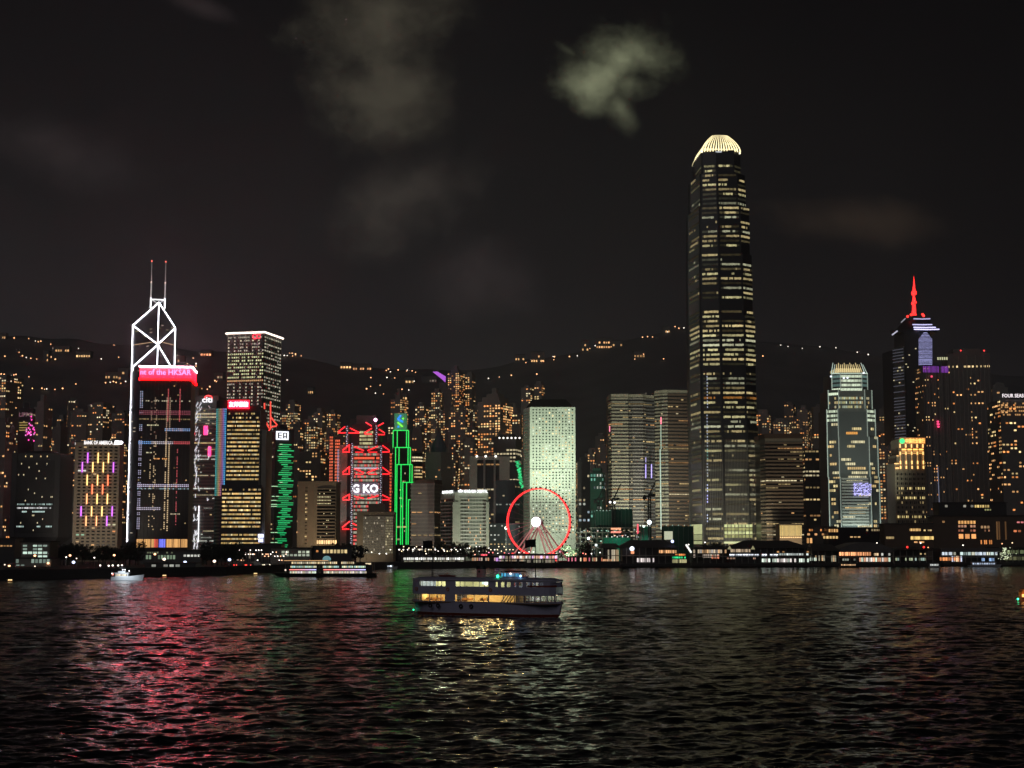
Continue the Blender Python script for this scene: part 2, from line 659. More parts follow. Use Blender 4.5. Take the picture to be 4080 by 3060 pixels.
def block(name, label, cat, u0, u1, vtop, Y, side=0.0, wall='res', fh=3.2, bw=3.0, wf=.55, hf=.45, lit=None, group=None,
          dark=False, roof=1, dep=None, slabs=None, mast=0, top_skip=0, vbase=None, seed=0, loft=0):
    poly = foot(u0, u1, vtop, Y, side, dep)
    c = centre(poly)
    zt = W((u0 + u1) / 2, vtop, Y).z
    zb = terrain(c[0], c[1]) - 2 if Y > 1650 else LZ
    if vbase: zb = W(u0, vbase, Y).z
    root = thing(name, label, cat, (c[0], c[1], zb), group)
    mb = MB()
    m = M[wall]
    mb.prism(poly, zb, zt, m)
    nf = max(2, int((zt - zb) / fh))
    if slabs:
        ms, th_, pr = slabs
        for i in range(nf):
            z = zb + (i + 1) * (zt - zb) / nf
            mb.prism(off(poly, pr), z - th_, z - .01, M[ms])
    mb.build('wall', root)
    ed = edges_of(poly, bw)
    if lit: rows(root, ed, zb, zt, nf, wf, hf, lit, dark=dark, skip=(lambda i: i >= nf - top_skip) if top_skip else None,
                 zs=.45, proud=.12)
    rg = random.Random(seed + int(u0))
    if roof:
        mb = MB()
        w_ = (poly[1][0] - poly[0][0])
        sc = rg.uniform(.35, .7)
        pp = [(c[0] + (p[0] - c[0]) * sc + w_ * rg.uniform(-.04, .04), c[1] + (p[1] - c[1]) * sc) for p in poly]
        mb.prism(pp, zt, zt + rg.uniform(3, 7) * roof, m)
        if roof > 1:
            pp = [(c[0] + (p[0] - c[0]) * sc * .5, c[1] + (p[1] - c[1]) * sc * .5) for p in poly]
            mb.prism(pp, zt + 3 * roof, zt + 9 * roof, m)
        mb.prism(off(poly, .25), zt - .9, zt + .5, m)
        mb.build('roof', root)
    if mast:
        mb = MB()
        mb.tube((c[0], c[1], zt), (c[0], c[1], zt + mast), .35, M['metal'], r2=.12)
        mb.build('antenna', root)
    return root, poly, zb, zt


def sign_box(root, name, p0, p1, z0, z1, m, c, depth=.6, out=.3):
    "flat lit panel on a facade between plan points"
    p0, p1 = Vector((p0[0], p0[1])), Vector((p1[0], p1[1]))
    d = (p1 - p0).normalized()
    n = Vector((d.y, -d.x))
    a, b = p0 + n * out, p1 + n * out
    mb = MB()
    mb.prism([tuple(a + n * depth), tuple(b + n * depth), tuple(b), tuple(a)], z0, z1, m, c)
    return mb.build(name, root)


def flood(root, loc, target, watts, col=(1, .9, .7), ang=70, blend=.6, r=1.0):
    d = bpy.data.lights.new('flood_lamp', 'SPOT')
    d.energy, d.color, d.spot_size, d.spot_blend, d.shadow_soft_size = watts, col, R(ang), blend, r
    o = bpy.data.objects.new('flood_lamp', d)
    COL.objects.link(o)
    o.parent = root
    o.location = Vector(loc) - root.location
    o.rotation_euler = (Vector(target) - Vector(loc)).to_track_quat('-Z', 'Y').to_euler()


# ---- the far and middle rows: apartment and office towers on the slope
RES = 'apartment towers on the slopes behind the waterfront'
T = [
    # u0, u1, vtop, Y, side, wall, p, label, extras
    (-60, 62, 1500, 1750, .3, 'res', .20, 'tall dim apartment tower cut by the left edge of the picture', {}),
    (-40, 40, 1690, 1400, .2, 'res2', .16, 'lower dark apartment block in front of the tall one at the left edge', {}),
    (131, 194, 1622, 1600, .3, 'res', .12, 'slim dark tower with a rounded lit top, right of the purple lettered tower', {'roof': 1.6}),
    (205, 258, 1700, 1750, .3, 'res2', .10, 'dim slender block between the rounded tower and the neon bar tower', {}),
    (262, 340, 1641, 1850, -.3, 'res', .13, 'dim apartment block rising just behind the left half of the neon bar tower', {}),
    (345, 440, 1610, 1950, .3, 'res', .17, 'wide apartment tower with scattered lights behind the right half of the neon bar tower', {}),
    (442, 512, 1645, 1800, .2, 'res2', .12, 'shadowy block between the neon bar tower and the white outlined skyscraper', {}),
    (760, 800, 1540, 1900, .2, 'res2', .08, 'dim grey block peeping over the left corner of the white lettered tower', {}),
    (1136, 1192, 1608, 2050, .3, 'res', .26, 'slender apartment tower with warm windows behind the square lit emblem', {}),
    (1166, 1210, 1690, 1700, .3, 'res2', .36, 'apartment block with close warm windows right of the green striped tower', {}),
    (1212, 1252, 1672, 1900, 0, 'res', .30, 'narrow apartment tower left of the broad warm one near the red trussed building', {}),
    (1240, 1296, 1652, 1950, .3, 'res', .44, 'apartment tower full of warm lights, left of its twin beside the red trussed building', {}),
    (1300, 1352, 1648, 1980, .3, 'res', .40, 'apartment tower full of warm lights, right twin above the orange lattice', {}),
    (1190, 1300, 1800, 1600, .2, 'res2', .20, 'broad dark block above the beige balcony tower', {}),
    (1392, 1470, 1668, 1700, .2, 'grey', .05, 'grey unlit block just behind the top of the red trussed building', {}),
    (1555, 1623, 1590, 2050, .3, 'res', .50, 'brightly lit apartment tower behind the blue and green emblem', {'roof': 1.8}),
    (1545, 1580, 1700, 1800, 0, 'res2', .3, 'short warm windowed block left of the emblem topped green outlined tower', {}),
    (1653, 1706, 1617, 1950, .3, 'res', .58, 'apartment tower with dense yellow windows right of the emblem topped tower', {}),
    (1708, 1762, 1622, 2000, .3, 'res', .24, 'dimmer neighbour to the right of the dense yellow apartment tower', {}),
    (1640, 1692, 1720, 1700, .2, 'res2', .25, 'dark block above the round lit cylinder', {}),
    (1783, 1850, 1484, 2150, .3, 'res', .34, 'tallest apartment tower on the slope, beside the tilted purple screen', {'roof': 1.3}),
    (1853, 1893, 1492, 2200, .3, 'res', .26, 'thin tall tower right beside the tallest apartment tower', {}),
    (1768, 1800, 1560, 1900, 0, 'res2', .28, 'narrow block below the purple screen', {}),
    (1795, 1880, 1640, 1800, .3, 'res', .22, 'broad apartment block right of the cone roofed tower', {}),
    (2076, 2130, 1545, 2050, .3, 'res', .36, 'apartment tower with a lit stair top behind the pale porthole tower', {}),
    (2128, 2171, 1532, 2080, .3, 'res', .34, 'slender tower peeping over the dark cap of the porthole tower', {}),
    (2040, 2082, 1650, 1850, .2, 'res2', .28, 'dark block squeezed left of the pale porthole tower', {}),
    (2372, 2424, 1738, 1900, .3, 'res2', .22, 'dim tower left of the striped twin towers', {}),
    (2345, 2376, 1800, 1950, 0, 'res', .40, 'small block with orange windows left of the dim tower by the striped twins', {}),
    (3014, 3070, 1650, 1950, .2, 'res', .40, 'apartment block with pinkish lights just right of the tallest skyscraper', {}),
    (3126, 3176, 1610, 2050, .3, 'res2', .30, 'apartment tower with white lights behind the brown office block', {}),
    (3178, 3236, 1632, 2000, .3, 'res', .38, 'bright apartment tower between the brown block and the crowned tower', {}),
    (3240, 3292, 1622, 1900, 0, 'res2', .10, 'dark tower with one lit column left of the crowned tower', {}),
    (3505, 3562, 1628, 1900, .3, 'res', .30, 'apartment tower right of the crowned tower', {}),
    (3470, 3520, 1720, 1700, .2, 'res2', .32, 'lower apartment block hugging the right side of the crowned tower', {}),
    (3700, 3740, 1560, 2100, 0, 'res2', .2, 'sliver of an apartment tower behind the purple banded block', {}),
    (3960, 4012, 1535, 1750, .2, 'res', .20, 'apartment tower between the tall right hand block and the hotel sign', {}),
    (1860, 1905, 1700, 1750, .3, 'res2', .34, 'block with stacked orange windows left of the ornate amber tower', {}),
    (2228, 2300, 1900, 1500, .2, 'grey', .3, 'grey block hidden behind the lower right of the porthole tower', {}),
]
for (u0, u1, vt, Y, sd, wl, p, lab, ex) in T:
    cols = (WARM, WARM, AMBER, YEL) if int(u0) % 3 else (WARM, YEL, PALE, AMBER)
    block('apartment_tower', lab, 'apartment tower', u0, u1, vt, Y, sd, wl, 3.1, 3.3, .62, .5,
          lit_res(int(u0) * 7 + 3, p * 1.15, cols, .45, 1.9), RES, seed=vt, **ex)

FILL = [(0, 300, 1560, 1700, 7, 1900, .16, 'dim tower of the far rows behind the framed block and the neon bar tower'),
        (1105, 1360, 1630, 1740, 7, 1850, .34, 'warm speckled tower of the far rows between the green striped and red trussed buildings'),
        (1640, 1900, 1560, 1720, 11, 1850, .36, 'speckled tower of the far rows between the green outlined tower and the ornate amber one'),
        (1650, 2080, 1740, 1860, 9, 1640, .34, 'lower speckled tower of the rows above the hotel roof'),
        (1890, 2090, 1610, 1740, 5, 1820, .38, 'speckled tower of the far rows just left of the porthole tower'),
        (2296, 2430, 1770, 1890, 5, 1700, .26, 'dim tower of the far rows right of the porthole tower'),
        (3005, 3300, 1640, 1760, 8, 1750, .34, 'speckled tower of the far rows right of the tallest skyscraper'),
        (3478, 3570, 1660, 1800, 4, 1600, .36, 'speckled tower of the far rows between the crowned tower and the spired one'),
        (3940, 4120, 1620, 1760, 4, 1560, .26, 'dark speckled tower of the far rows beside the hotel sign')]
rgf = random.Random(404)
for (ua, ub, va, vb_, n_, Yb, p, lab) in FILL:
    for k in range(n_):
        u0 = ua + (ub - ua) * (k + rgf.uniform(-.15, .3)) / n_
        u1 = u0 + rgf.uniform(34, 58)
        block('apartment_tower', lab, 'apartment tower', u0, u1, rgf.uniform(va, vb_), Yb + rgf.uniform(-30, 260), rgf.choice((-.3, .2, .3)), rgf.choice(('res', 'res2', 'res')), 3.1, 3.2, .6, .5,
              lit_res(int(u0) * 3 + k, p * rgf.uniform(1.1, 2.1), (WARM, YEL, AMBER, PALE), .3, 1.5), 'far rows: ' + lab[:60], seed=k)

# ---- ornate amber apartment tower with a stepped crown
r_, poly, zb, zt = block('apartment_tower', 'bulky ornate apartment tower with large amber windows and a stepped crown', 'apartment tower',
                         1902, 2044, 1600, 1900, .35, 'res', 3.3, 4.2, .6, .55, lit_res(901, .42, (WARM, AMBER, WARM, YEL), .8, 2.2), RES)
mb = MB()
c = centre(poly)
for s_, a, b in ((.75, 0, 7), (.5, 7, 12), (.2, 12, 20)):
    mb.prism([(c[0] + (p[0] - c[0]) * s_, c[1] + (p[1] - c[1]) * s_) for p in poly], zt + a, zt + b, M['res'])
mb.build('crown', r_)

# ---- cone roofed tower
r_, poly, zb, zt = block('apartment_tower', 'dark tower with a tall pointed cone roof', 'apartment tower', 1694, 1798, 1800, 1500, .4, 'res2', 3.3, 3.5, .5, .4,
                         lit_res(77, .05), None, roof=0)
c = centre(poly)
mb = MB()
hw = (poly[1][0] - poly[0][0]) * .5
pp = [(c[0] + hw * math.cos(t), c[1] + hw * math.sin(t)) for t in [math.pi * k / 6 for k in range(12)]]
mb.prism(pp, zt, zt + 5, M['blue'])
mb.prism(pp, zt + 5, W(1746, 1706, c[1]).z, M['blue'], top=[(c[0] + .3 * math.cos(k), c[1] + .3 * math.sin(k)) for k in range(12)])
mb.build('roof', r_)

# ---- round cylinder with lit top floors
zt = W(1656, 1800, 1550).z
pc = W(1658, 1800, 1570)
rad = (W(1682, 1800, 1550).x - W(1632, 1800, 1550).x) / 2
cyl = [(pc.x + rad * math.cos(t), pc.y + rad * math.sin(t)) for t in [2 * math.pi * k / 16 for k in range(16)]]
root = thing('office_tower', 'round office tower with brightly lit top floors behind the green outlined one', 'office tower', (pc.x, pc.y, LZ))
mb = MB(); mb.prism(cyl, LZ, zt, M['dark']); mb.build('wall', root)
nf = 32
lo_ = lit_off(5, .25, .6)
rows(root, edges_of(cyl, 4), LZ, zt, nf, .9, .45, lambda i, k, j: tuple(x * 1.1 for x in PALE) if i in (30, 29) else (tuple(x * .8 for x in YEL) if i in (24, 25, 22) else lo_(i, k, j)))
mb = MB(); mb.prism(off(cyl, .8), zt, zt + 1.5, M['concrete']); mb.build('roof', root)

# ---- purple lettered dark tower on the left
r_, poly, zb, zt = block('office_tower', 'dark tower with faint purple LIPPO letters on top and a pink light', 'office tower', 66, 131, 1628, 1450, -.15, 'dark', 3.6, 3.4, .6, .4,
                         lit_off(31, .2, .35, dim=.03), None)
mb = MB()
B, C_ = poly[0], poly[1]
letters(mb, 'LIPPO', (B[0] + .5, B[1] - .4, zt - 8), (C_[0] - .5, C_[1] - .4, zt - 8), 4.2, LAMP, (.16, .07, .10))
mb.build('sign_letters', r_)
mb = MB()
rg = random.Random(3)
q = W(118, 1715, B[1] - 2)
for k in range(26):
    x, z = q.x + rg.gauss(0, 2.2), q.z + rg.gauss(0, 4.2)
    mb.box(x - .5, x + .5, B[1] - .9, B[1] - .4, z - .7, z + .7, LAMP, (2.2, .12, .9) if rg.random() < .6 else (1.2, .3, .9))
mb.build('light_panel', r_)
mb = MB()
for k in range(4):
    z = W(90, 1686 + k * 10, B[1]).z
    mb.box(B[0] + 1, B[0] + 9, B[1] - .5, B[1] - .2, z, z + .9, LAMP, (.35, .25, .06))
mb.build('light_strip', r_)

# ---- dark framed block with white lit rows (left foreground)
root = thing('office_tower', 'wide dark framed office block with a few rows of cool white windows', 'office tower', tuple(W(146, 2150, 1160))[:2] + (LZ,))
Y = 1150
top_l, top_r = W(50, 1806, Y), W(243, 1806, Y)
poly = [(top_l.x, Y), (top_r.x, Y), (top_r.x, Y + 34), (top_l.x, Y + 34)]
zA, zB = W(100, 2140, Y).z, top_l.z
nar = [(top_l.x + 9, Y + 4), (top_r.x - 9, Y + 4), (top_r.x - 9, Y + 30), (top_l.x + 9, Y + 30)]
mb = MB()
mb.prism(poly, zA, zB, M['dark'])
mb.prism(nar, zA - 8, zA, M['dark'], top=poly)
mb.prism(nar, LZ, zA - 8, M['dark'])
for k in range(34):
    x = top_l.x + 4.2 + (top_r.x - top_l.x - 8.4) * k / 33
    mb.box(x - .12, x + .12, Y - .5, Y, zA + 3, zB - 6, M['dark'])
mb.box(top_l.x, top_l.x + 4, Y - 1, Y, zA, zB, M['dark']); mb.box(top_r.x - 4, top_r.x, Y - 1, Y, zA, zB, M['dark'])
mb.build('wall', root)
mb = MB(); mb.prism([(top_l.x + 6, Y + 6), (top_r.x - 6, Y + 6), (top_r.x - 6, Y + 28), (top_l.x + 6, Y + 28)], zB, zB + 2.5, M['dark'], top=[(top_l.x + 9, Y + 9), (top_r.x - 9, Y + 9), (top_r.x - 9, Y + 25), (top_l.x + 9, Y + 25)])
mb.build('roof', root)
spec = {20: (.8, 'w'), 17: (0, 'w')}
nf = 22
CW = (.62, .85, .78)


def lit_dark(i, k, j):
    v_ = 2140 - (2140 - 1806) * (i + .5) / nf
    rg = random.Random(i * 100 + j)
    if i in (8,): return sc(CW, rg.uniform(.15, .8)) if rg.random() < .7 else None
    if i == 7: return sc((.95, .95, .95), rg.uniform(.3, 1.5)) if rg.random() < .85 else None
    if i in (6,): return tuple(x * 1.1 for x in CW) if 3 < j < 8 or 11 < j < 22 else None
    if i in (2,): return sc(CW, rg.uniform(.7, 1.2)) if j < 6 or 15 < j < 19 or j > 22 else None
    if i == 21: return tuple(x * 1.2 for x in YEL) if j in (5, 9, 10, 17, 22) else None
    if rg.random() < .035: return tuple(x * .8 for x in PALE)
    return None


rows(root, [((top_l.x + 5, Y - .2), (top_r.x - 5, Y - .2), 28)], zA + 1, zB - 1, nf, .7, .4, lit_dark, proud=.35)

# ---- neon bar tower (pale grid of small dark windows, coloured light tubes)
Y = 1150
poly = foot(280, 472, 1762, Y, -.105, 28)
c = centre(poly)
zt, zb = W(376, 1762, Y).z, LZ
root = thing('office_tower', 'pale grid tower with purple, yellow and red tubes under BANK OF AMERICA lettering', 'office tower', (c[0], c[1], zb))
mb = MB(); mb.prism(poly, zb, zt, M['beige'])
mb.prism(off(poly, .5), zt, zt + 1.2, M['dark'])
mb.build('wall', root)
B, C_, A = Vector(poly[0]), Vector(poly[1]), Vector(poly[3])
zb2 = W(376, 2178, Y).z
nf = 30
ex = {(12, 7): 1, (18, 0): 1, (18, 1): 1}


def lit_boa(i, k, j):
    rg = random.Random(i * 31 + j * 7 + k)
    if k == 0:
        if (i == 22 and j in (0, 1)): return (.9, .9, .8)
        if (i == 3 and j in (0, 1)): return (.35, .6, .4)
        if (i == 6 and j in (6, 7)): return (.7, .65, .4)
        if (i == 4 and j == 7): return (.9, .35, .12)
        if i == 0 and j == 3: return (.9, .5, .2)
        if rg.random() < .03: return (.6, .4, .2)
        return None
    return (.05, .035, .028) if rg.random() < .5 else None


fr = (C_ - B)
rows(root, [(tuple(B + fr * .055), tuple(B + fr * .975), 8), (tuple(A), tuple(B), 3)], zb2, zt - 2.5, nf, .56, .42, lit_boa, dark=True, proud=.1)
nn = Vector((fr.y, -fr.x)).normalized()
tubes = [(773, 450, 540, 'p'), (861, 450, 540, 'y'), (949, 450, 540, 'y'), (727, 533, 622, 'p'), (816, 533, 622, 'y'), (905, 533, 622, 'y'), (991, 533, 622, 'p'),
         (768, 645, 738, 'y'), (856, 645, 738, 'y'), (944, 645, 738, 'r'), (811, 728, 815, 'r'), (899, 728, 815, 'r'), (765, 812, 902, 'o'), (852, 812, 902, 'y'),
         (939, 812, 902, 'y'), (716, 923, 1010, 'p'), (805, 923, 1010, 'y'), (893, 923, 1010, 'y'), (980, 923, 1010, 'p'), (758, 1008, 1095, 'o'), (846, 1008, 1095, 'o'), (934, 1008, 1095, 'p')]
TC = {'p': (1.5, .28, 2.6), 'y': (3.0, 1.75, .55), 'r': (3.0, .5, .18), 'o': (3.0, 1.1, .42)}
for (zx, za, zbb, k) in tubes:
    u = zx * .452
    t0, t1 = W(u, 1600 + za * .452, Y), W(u, 1600 + zbb * .452, Y)
    y = B.y + (t0.x - B.x) * fr.y / fr.x - .9
    mb = MB()
    xx = t0.x
    mb.tube((xx, y, t1.z), (xx, y, t0.z), .42, LAMP, TC[k])
    o = mb.build('light_tube', root)
    o['label'] = {'p': 'purple light tube', 'y': 'yellow light tube', 'r': 'red light tube', 'o': 'orange light tube'}[k]
mb = MB()
zs = zt - 1.6
letters(mb, 'BANK OF AMERICA', tuple(B + fr * .20) + (zs,), tuple(B + fr * .835) + (zs,), 2.9, LAMP, (1.7, 1.65, 1.65), bold=.01)
mb.build('sign_letters', root)
mb = MB()
p0 = B + fr * .86
fd = fr.normalized()
for k in range(5):   # flag shaped emblem: slanted stripes
    a = p0 + fd * (k * 1.2) + nn * .6
    mb.face([(a.x, a.y, zs - .2 + k * .1), (a.x + 1.6, a.y, zs + .2), (a.x + 2.6, a.y, zs + 3.2 - k * .35), (a.x + 1.0, a.y, zs + 3.3)], LAMP, (2.6, 2.5, 2.6))
mb.build('sign_emblem', root)
mb = MB()
q0 = B + (A - B) * .15
q1 = B + (A - B) * .9
mb.face([(q1.x - .8, q1.y, zs - 2.2), (q0.x - .8, q0.y, zs + 0), (q0.x - .8, q0.y, zs + 3.5), (q1.x - .8, q1.y, zs + .6)], LAMP, (2.4, 2.3, 2.3))
mb.build('side_sign', root)
flood(root, (c[0] + 10, Y - 85, 6), (c[0], Y, 60), 110000, (1, .88, .72), 70)

# ---- dotted dark tower with the red ticker sign
Y = 1200
poly = foot(537, 757, 1504, Y, -.10, 38)
c = centre(poly)
zt, zb = W(640, 1506, Y).z, LZ
zs1 = W(640, 1462, Y).z
root = thing('office_tower', 'dark tower dotted with tiny coloured lights under a red and pink ticker sign', 'office tower', (c[0], c[1], zb))
M['maroon'] = mat('maroon_glass_wall', (.032, .022, .024), .4)
mb = MB(); mb.prism(poly, zb, zt, M['maroon'])
B, C_, A = Vector(poly[0]), Vector(poly[1]), Vector(poly[3])
fr, lf = C_ - B, A - B
nn = Vector((fr.y, -fr.x)).normalized()
for k in range(15):
    p = B + fr * (k / 14) + nn * .25
    mb.box(p.x - .2, p.x + .2, p.y - .2, p.y + .2, zb, zt, M['dark'])
mb.build('wall', root)
rgd = random.Random(11)
NC = 28


def vz(v): return W(640, v, Y).z


mbd = {}


def dot(fx, v, col, s=.38, name='light_dots', k=0):
    p = (B + fr * fx if fx >= 0 else B + lf * (-fx)) + nn * .7
    z = vz(v)
    col = tuple(x_ * .7 for x_ in col)
    mbd.setdefault((name, k), MB()).box(p.x - s, p.x + s, p.y - s * .5, p.y + s * .5, z - s, z + s, LAMP, col)


def hrow(v, f0, f1, colf, n_=28, two=True):
    for k in range(n_):
        fx = k / (n_ - 1)
        if f0 <= fx <= f1:
            dot(fx * .98 + .01, v, colf(fx), k=int(v))
            if two: dot(fx * .98 + .01, v + 6.5, colf(fx), k=int(v))


def blu(fx): return (.35, .6, 1.1) if rgd.random() < .6 else (.9, .8, 1.1)


def rd(fx): return (.9, .1, .12)


hrow(1637, 0, 1, lambda f: (.35, .05, .09))
hrow(1650, 0, 1, lambda f: (.35, .05, .09), two=False)
hrow(1708, .5, 1, blu)
hrow(1760, 0, 1, lambda f: (.25, .6, 1.3) if f < .25 else ((.9, .8, .9) if f < .7 else (1.1, .12, .15)))
hrow(1931, 0, 1, lambda f: (.95, .85, 1.15))
hrow(1947, 0, 1, lambda f: (.5, .8, .9) if rgd.random() < .6 else (.1, .1, .1), two=False)
hrow(2023, 0, .45, lambda f: (.8, .7, .9))
for v in range(1560, 2110, 7):
    if not (1650 < v < 1690 or 1720 < v < 1755):
        if v < 1600 or rgd.random() < .8:
            for f in (.02, .055): dot(f, v, (.75, .7, 1.0) if v > 1700 or rgd.random() < .5 else (.4, .6, .9), .33, k='left')
for v in range(1550, 1680, 6):
    dot(.56, v, (.9, .12, .13), .36, k='mid'); dot(.79, v, (1.0, .12, .14), .36, k='right')
for v in range(1790, 2100, 6):
    if rgd.random() < .75: dot(.765, v, (.9, .1, .13), .33, k='right')
for v in range(1585, 2120, 8):
    for f, pr in ((.54, .9), (.60, .9), (.24, .45), (.31, .45), (.34, .35)):
        if rgd.random() < pr: dot(f, v, (1.2, .85, .45) if v > 1750 else (.55, .35, .22), .42 if f > .5 else .34, k='warm%d' % int(f * 100))
for (nm, k), mb in mbd.items(): mb.build(nm, root)
lo_ = lit_off(12, .12, .25, (WARM, YEL), .2, .7, dim=.01)


def lit_dots(i, k, j):
    v = 2140 - (2140 - 1510) * (i + .5) / 52
    if k == 0:
        if abs(v - 1700) < 6 and 4 <= j < 10: return (.75, .7, .42)
        if abs(v - 1807) < 6 and 4 <= j < 7: return (.7, .65, .4)
        if abs(v - 1830) < 6 and 8 <= j < 15: return (1.0, .42, .12) if j != 11 else None
        if abs(v - 2054) < 6 and 17 <= j < 22: return (.5, .42, .28)
        if abs(v - 1600) < 7: return (.5, .45, .3) if random.Random(j).random() < .5 else None
    return lo_(i, k, j)


rows(root, [(tuple(B), tuple(C_), 26), (tuple(A), tuple(B), 9)], vz(2140), zt, 52, .8, .4, lit_dots, proud=.3)
# lobby of warm curtains
mb = MB()
for k in range(56):
    f = k / 56
    cc = (1.0, .52, .18)
    if int(f * 7) == 2 and f * 7 % 1 > .45: cc = (1.0, .15, .1)
    if int(f * 7) == 3: cc = (.25, .28, 1.3)
    if k % 8 == 0: cc = (.1, .04, .02)
    s_ = rgd.uniform(.5, 1.15)
    p, q = B + fr * f + nn * .5, B + fr * (f + 1 / 60) + nn * .5
    mb.face([(p.x, p.y, vz(2181)), (q.x, q.y, vz(2181)), (q.x, q.y, vz(2148)), (p.x, p.y, vz(2148))], GLASS, tuple(x * s_ for x in cc))
mb.build('lobby_window', root)
# ticker sign
so = off(poly, .7)
bo = off(poly, 1.5)
mb = MB(); mb.prism(so, zt, zs1, LAMP, (11, .02, .13)); scr = mb.build('ticker_screen', root)
mb = MB(); mb.prism(bo, zt - 1.6, zt, LAMP, (16, .012, .03)); mb.prism(off(poly, 1.6), zs1, zs1 + .9, LAMP, (24, 12, 15)); mb.build('light_strip', root)
mb = MB()
p0 = Vector(so[0]) + (Vector(so[1]) - Vector(so[0])) * .015
p1 = Vector(so[0]) + (Vector(so[1]) - Vector(so[0])) * .985
hh = (zs1 - zt)
letters(mb, 'nt of the HKSAR', (p0.x, p0.y - .1, zt + hh * .3), (p1.x, p1.y - .1, zt + hh * .3), hh * .5, LAMP, (14, .6, 1.5), .2, 1.0, .004)
mb.build('sign_letters', scr)
mb = MB()
a_, b_ = Vector(so[3]), Vector(so[0])
for k in range(6):
    p, q = a_ + (b_ - a_) * (k / 6 + .02), a_ + (b_ - a_) * (k / 6 + .12)
    mb.face([(p.x - .2, p.y - .2, zt + hh * .25), (q.x - .2, q.y - .2, zt + hh * .25), (q.x - .2, q.y - .2, zt + hh * .8), (p.x - .2, p.y - .2, zt + hh * .8)], LAMP, (.8, .35, 2.2))
mb.build('side_screen', root)

# ---- white outlined skyscraper of triangles with two masts
YC, YL = 1400, 1428
Cn, Ln, Rn = W(634, 1205, YC), W(530, 1297, YL), W(700, 1307, YL)
root = thing('skyscraper', 'angular glass skyscraper outlined in white lines with twin masts', 'skyscraper', (Cn.x, YC, LZ))


def at_edge(base, v, Y): return Vector((base.x, Y, W(600, v, Y).z))


mb = MB()
zL, zR, zC = Ln.z, Rn.z, Cn.z
GB = 'black'
vs = [(Cn.x, YC, LZ), (Ln.x, YL, LZ), (Rn.x, YL, LZ), (Cn.x, YC, zC), (Ln.x, YL, zL), (Rn.x, YL, zR)]
mb.mesh(vs, [(1, 0, 3, 4), (0, 2, 5, 3), (2, 1, 4, 5), (4, 3, 5)], M[GB])
# the lower shafts, hidden in part
mb.build('wall', root)
WL = (10, 10, 11)


def line(p, q, r=.36, nm='light_line', k=1.0):
    mb = MB(); mb.tube(p, q, r, LAMP, tuple(x * k for x in WL), 6); mb.build(nm, root)


o_ = Vector((0, -.9, 0))
c1205, c1373, c1465 = Cn + o_, at_edge(Cn, 1373, YC) + o_, at_edge(Cn, 1470, YC) + o_
L0, R0 = Ln + o_, Rn + o_
line(c1205, L0); line(c1205, R0); line(c1205, c1465, .3)
line(L0, c1373); line(R0, c1373)
Lb = at_edge(Ln, 1466, YL) + o_
Rb = at_edge(Rn, 1465, YL) + o_
line(c1373, Lb); pR_ = Cn + (Rn - Cn) * .86; pR_.z = W(600, 1468, YC + 24).z; line(c1373, pR_ + o_)
line(L0, Lb, .3); line(R0, Rb, .3)
Lg = Vector((Ln.x, YL - .9, 8))
nds = [1466, 1635, 1760, 1850, 1950, 2060, 2160]
e2 = Vector((2.2, -.4, 0))
for k in range(len(nds) - 1):
    a, b = at_edge(Ln, nds[k], YL) + o_, at_edge(Ln, nds[k + 1], YL) + o_
    line(a, b, .24)
    mm = at_edge(Ln, (nds[k] + nds[k + 1]) / 2, YL) + o_ + e2
    line(a, a * .72 + mm * .28 + e2 * .8, .3, k=.12)
    line(b, b * .72 + mm * .28 + e2 * .8, .3, k=.12)
line(Lb, Lb + Vector((5, -1, -5)), .5)
m1, m2 = W(600, 1228, YC + 8), W(656, 1230, YC + 8)
for (um, vt_, vb_) in ((600, 1040, 1228), (656, 1043, 1230)):
    b0, t0 = W(um, vb_, YC + 8), W(um, vt_, YC + 8)
    mb = MB()
    mid1, mid2 = b0.lerp(t0, .22), b0.lerp(t0, .55)
    t0.x = b0.x; mid1.x = mid2.x = b0.x
    mb.tube(b0, mid1, .75, LAMP, (1.9, 1.9, 2.0), 6)
    mb.tube(mid1, mid2, .42, LAMP, (.55, .54, .5), 6)
    mb.tube(mid2, t0, .3, LAMP, (.28, .27, .25), 5, .15)
    mt = mb.build('mast', root)
    mb = MB(); mb.ball(t0, .75, LAMP, (3, .35, .25)); mb.ball(mid2, .8, LAMP, (1.6, 1.0, .8)); mb.build('warning_light', mt)
mb = MB()
xb0, xb1 = W(602, 1193, YC + 8), W(654, 1195, YC + 8)
mb.tube(xb0, xb1, .6, LAMP, (1.7, 1.7, 1.75)); mb.tube(xb0, W(630, 1210, YC + 8), .35, LAMP, (.8, .8, .8)); mb.tube(xb1, W(634, 1210, YC + 8), .35, LAMP, (.8, .8, .8))
mb.build('cross_bar', root)


def lit_boc(i, k, j):
    rg = random.Random(i * 40 + k * 9 + j)
    if i == 63: return (.55, .36, .2)
    if i in (55,): return (.3, .26, .2) if rg.random() < .6 else None
    if i == 67: return (.35, .3, .15) if rg.random() < .3 else None
    return (.5, .42, .3) if rg.random() < .02 else None


rows(root, [((Ln.x, YL), (Cn.x, YC), 9), ((Cn.x, YC), (Rn.x, YL), 7)], LZ, W(600, 1290, YL).z, 70, .95, .22, lit_boc, proud=.2)

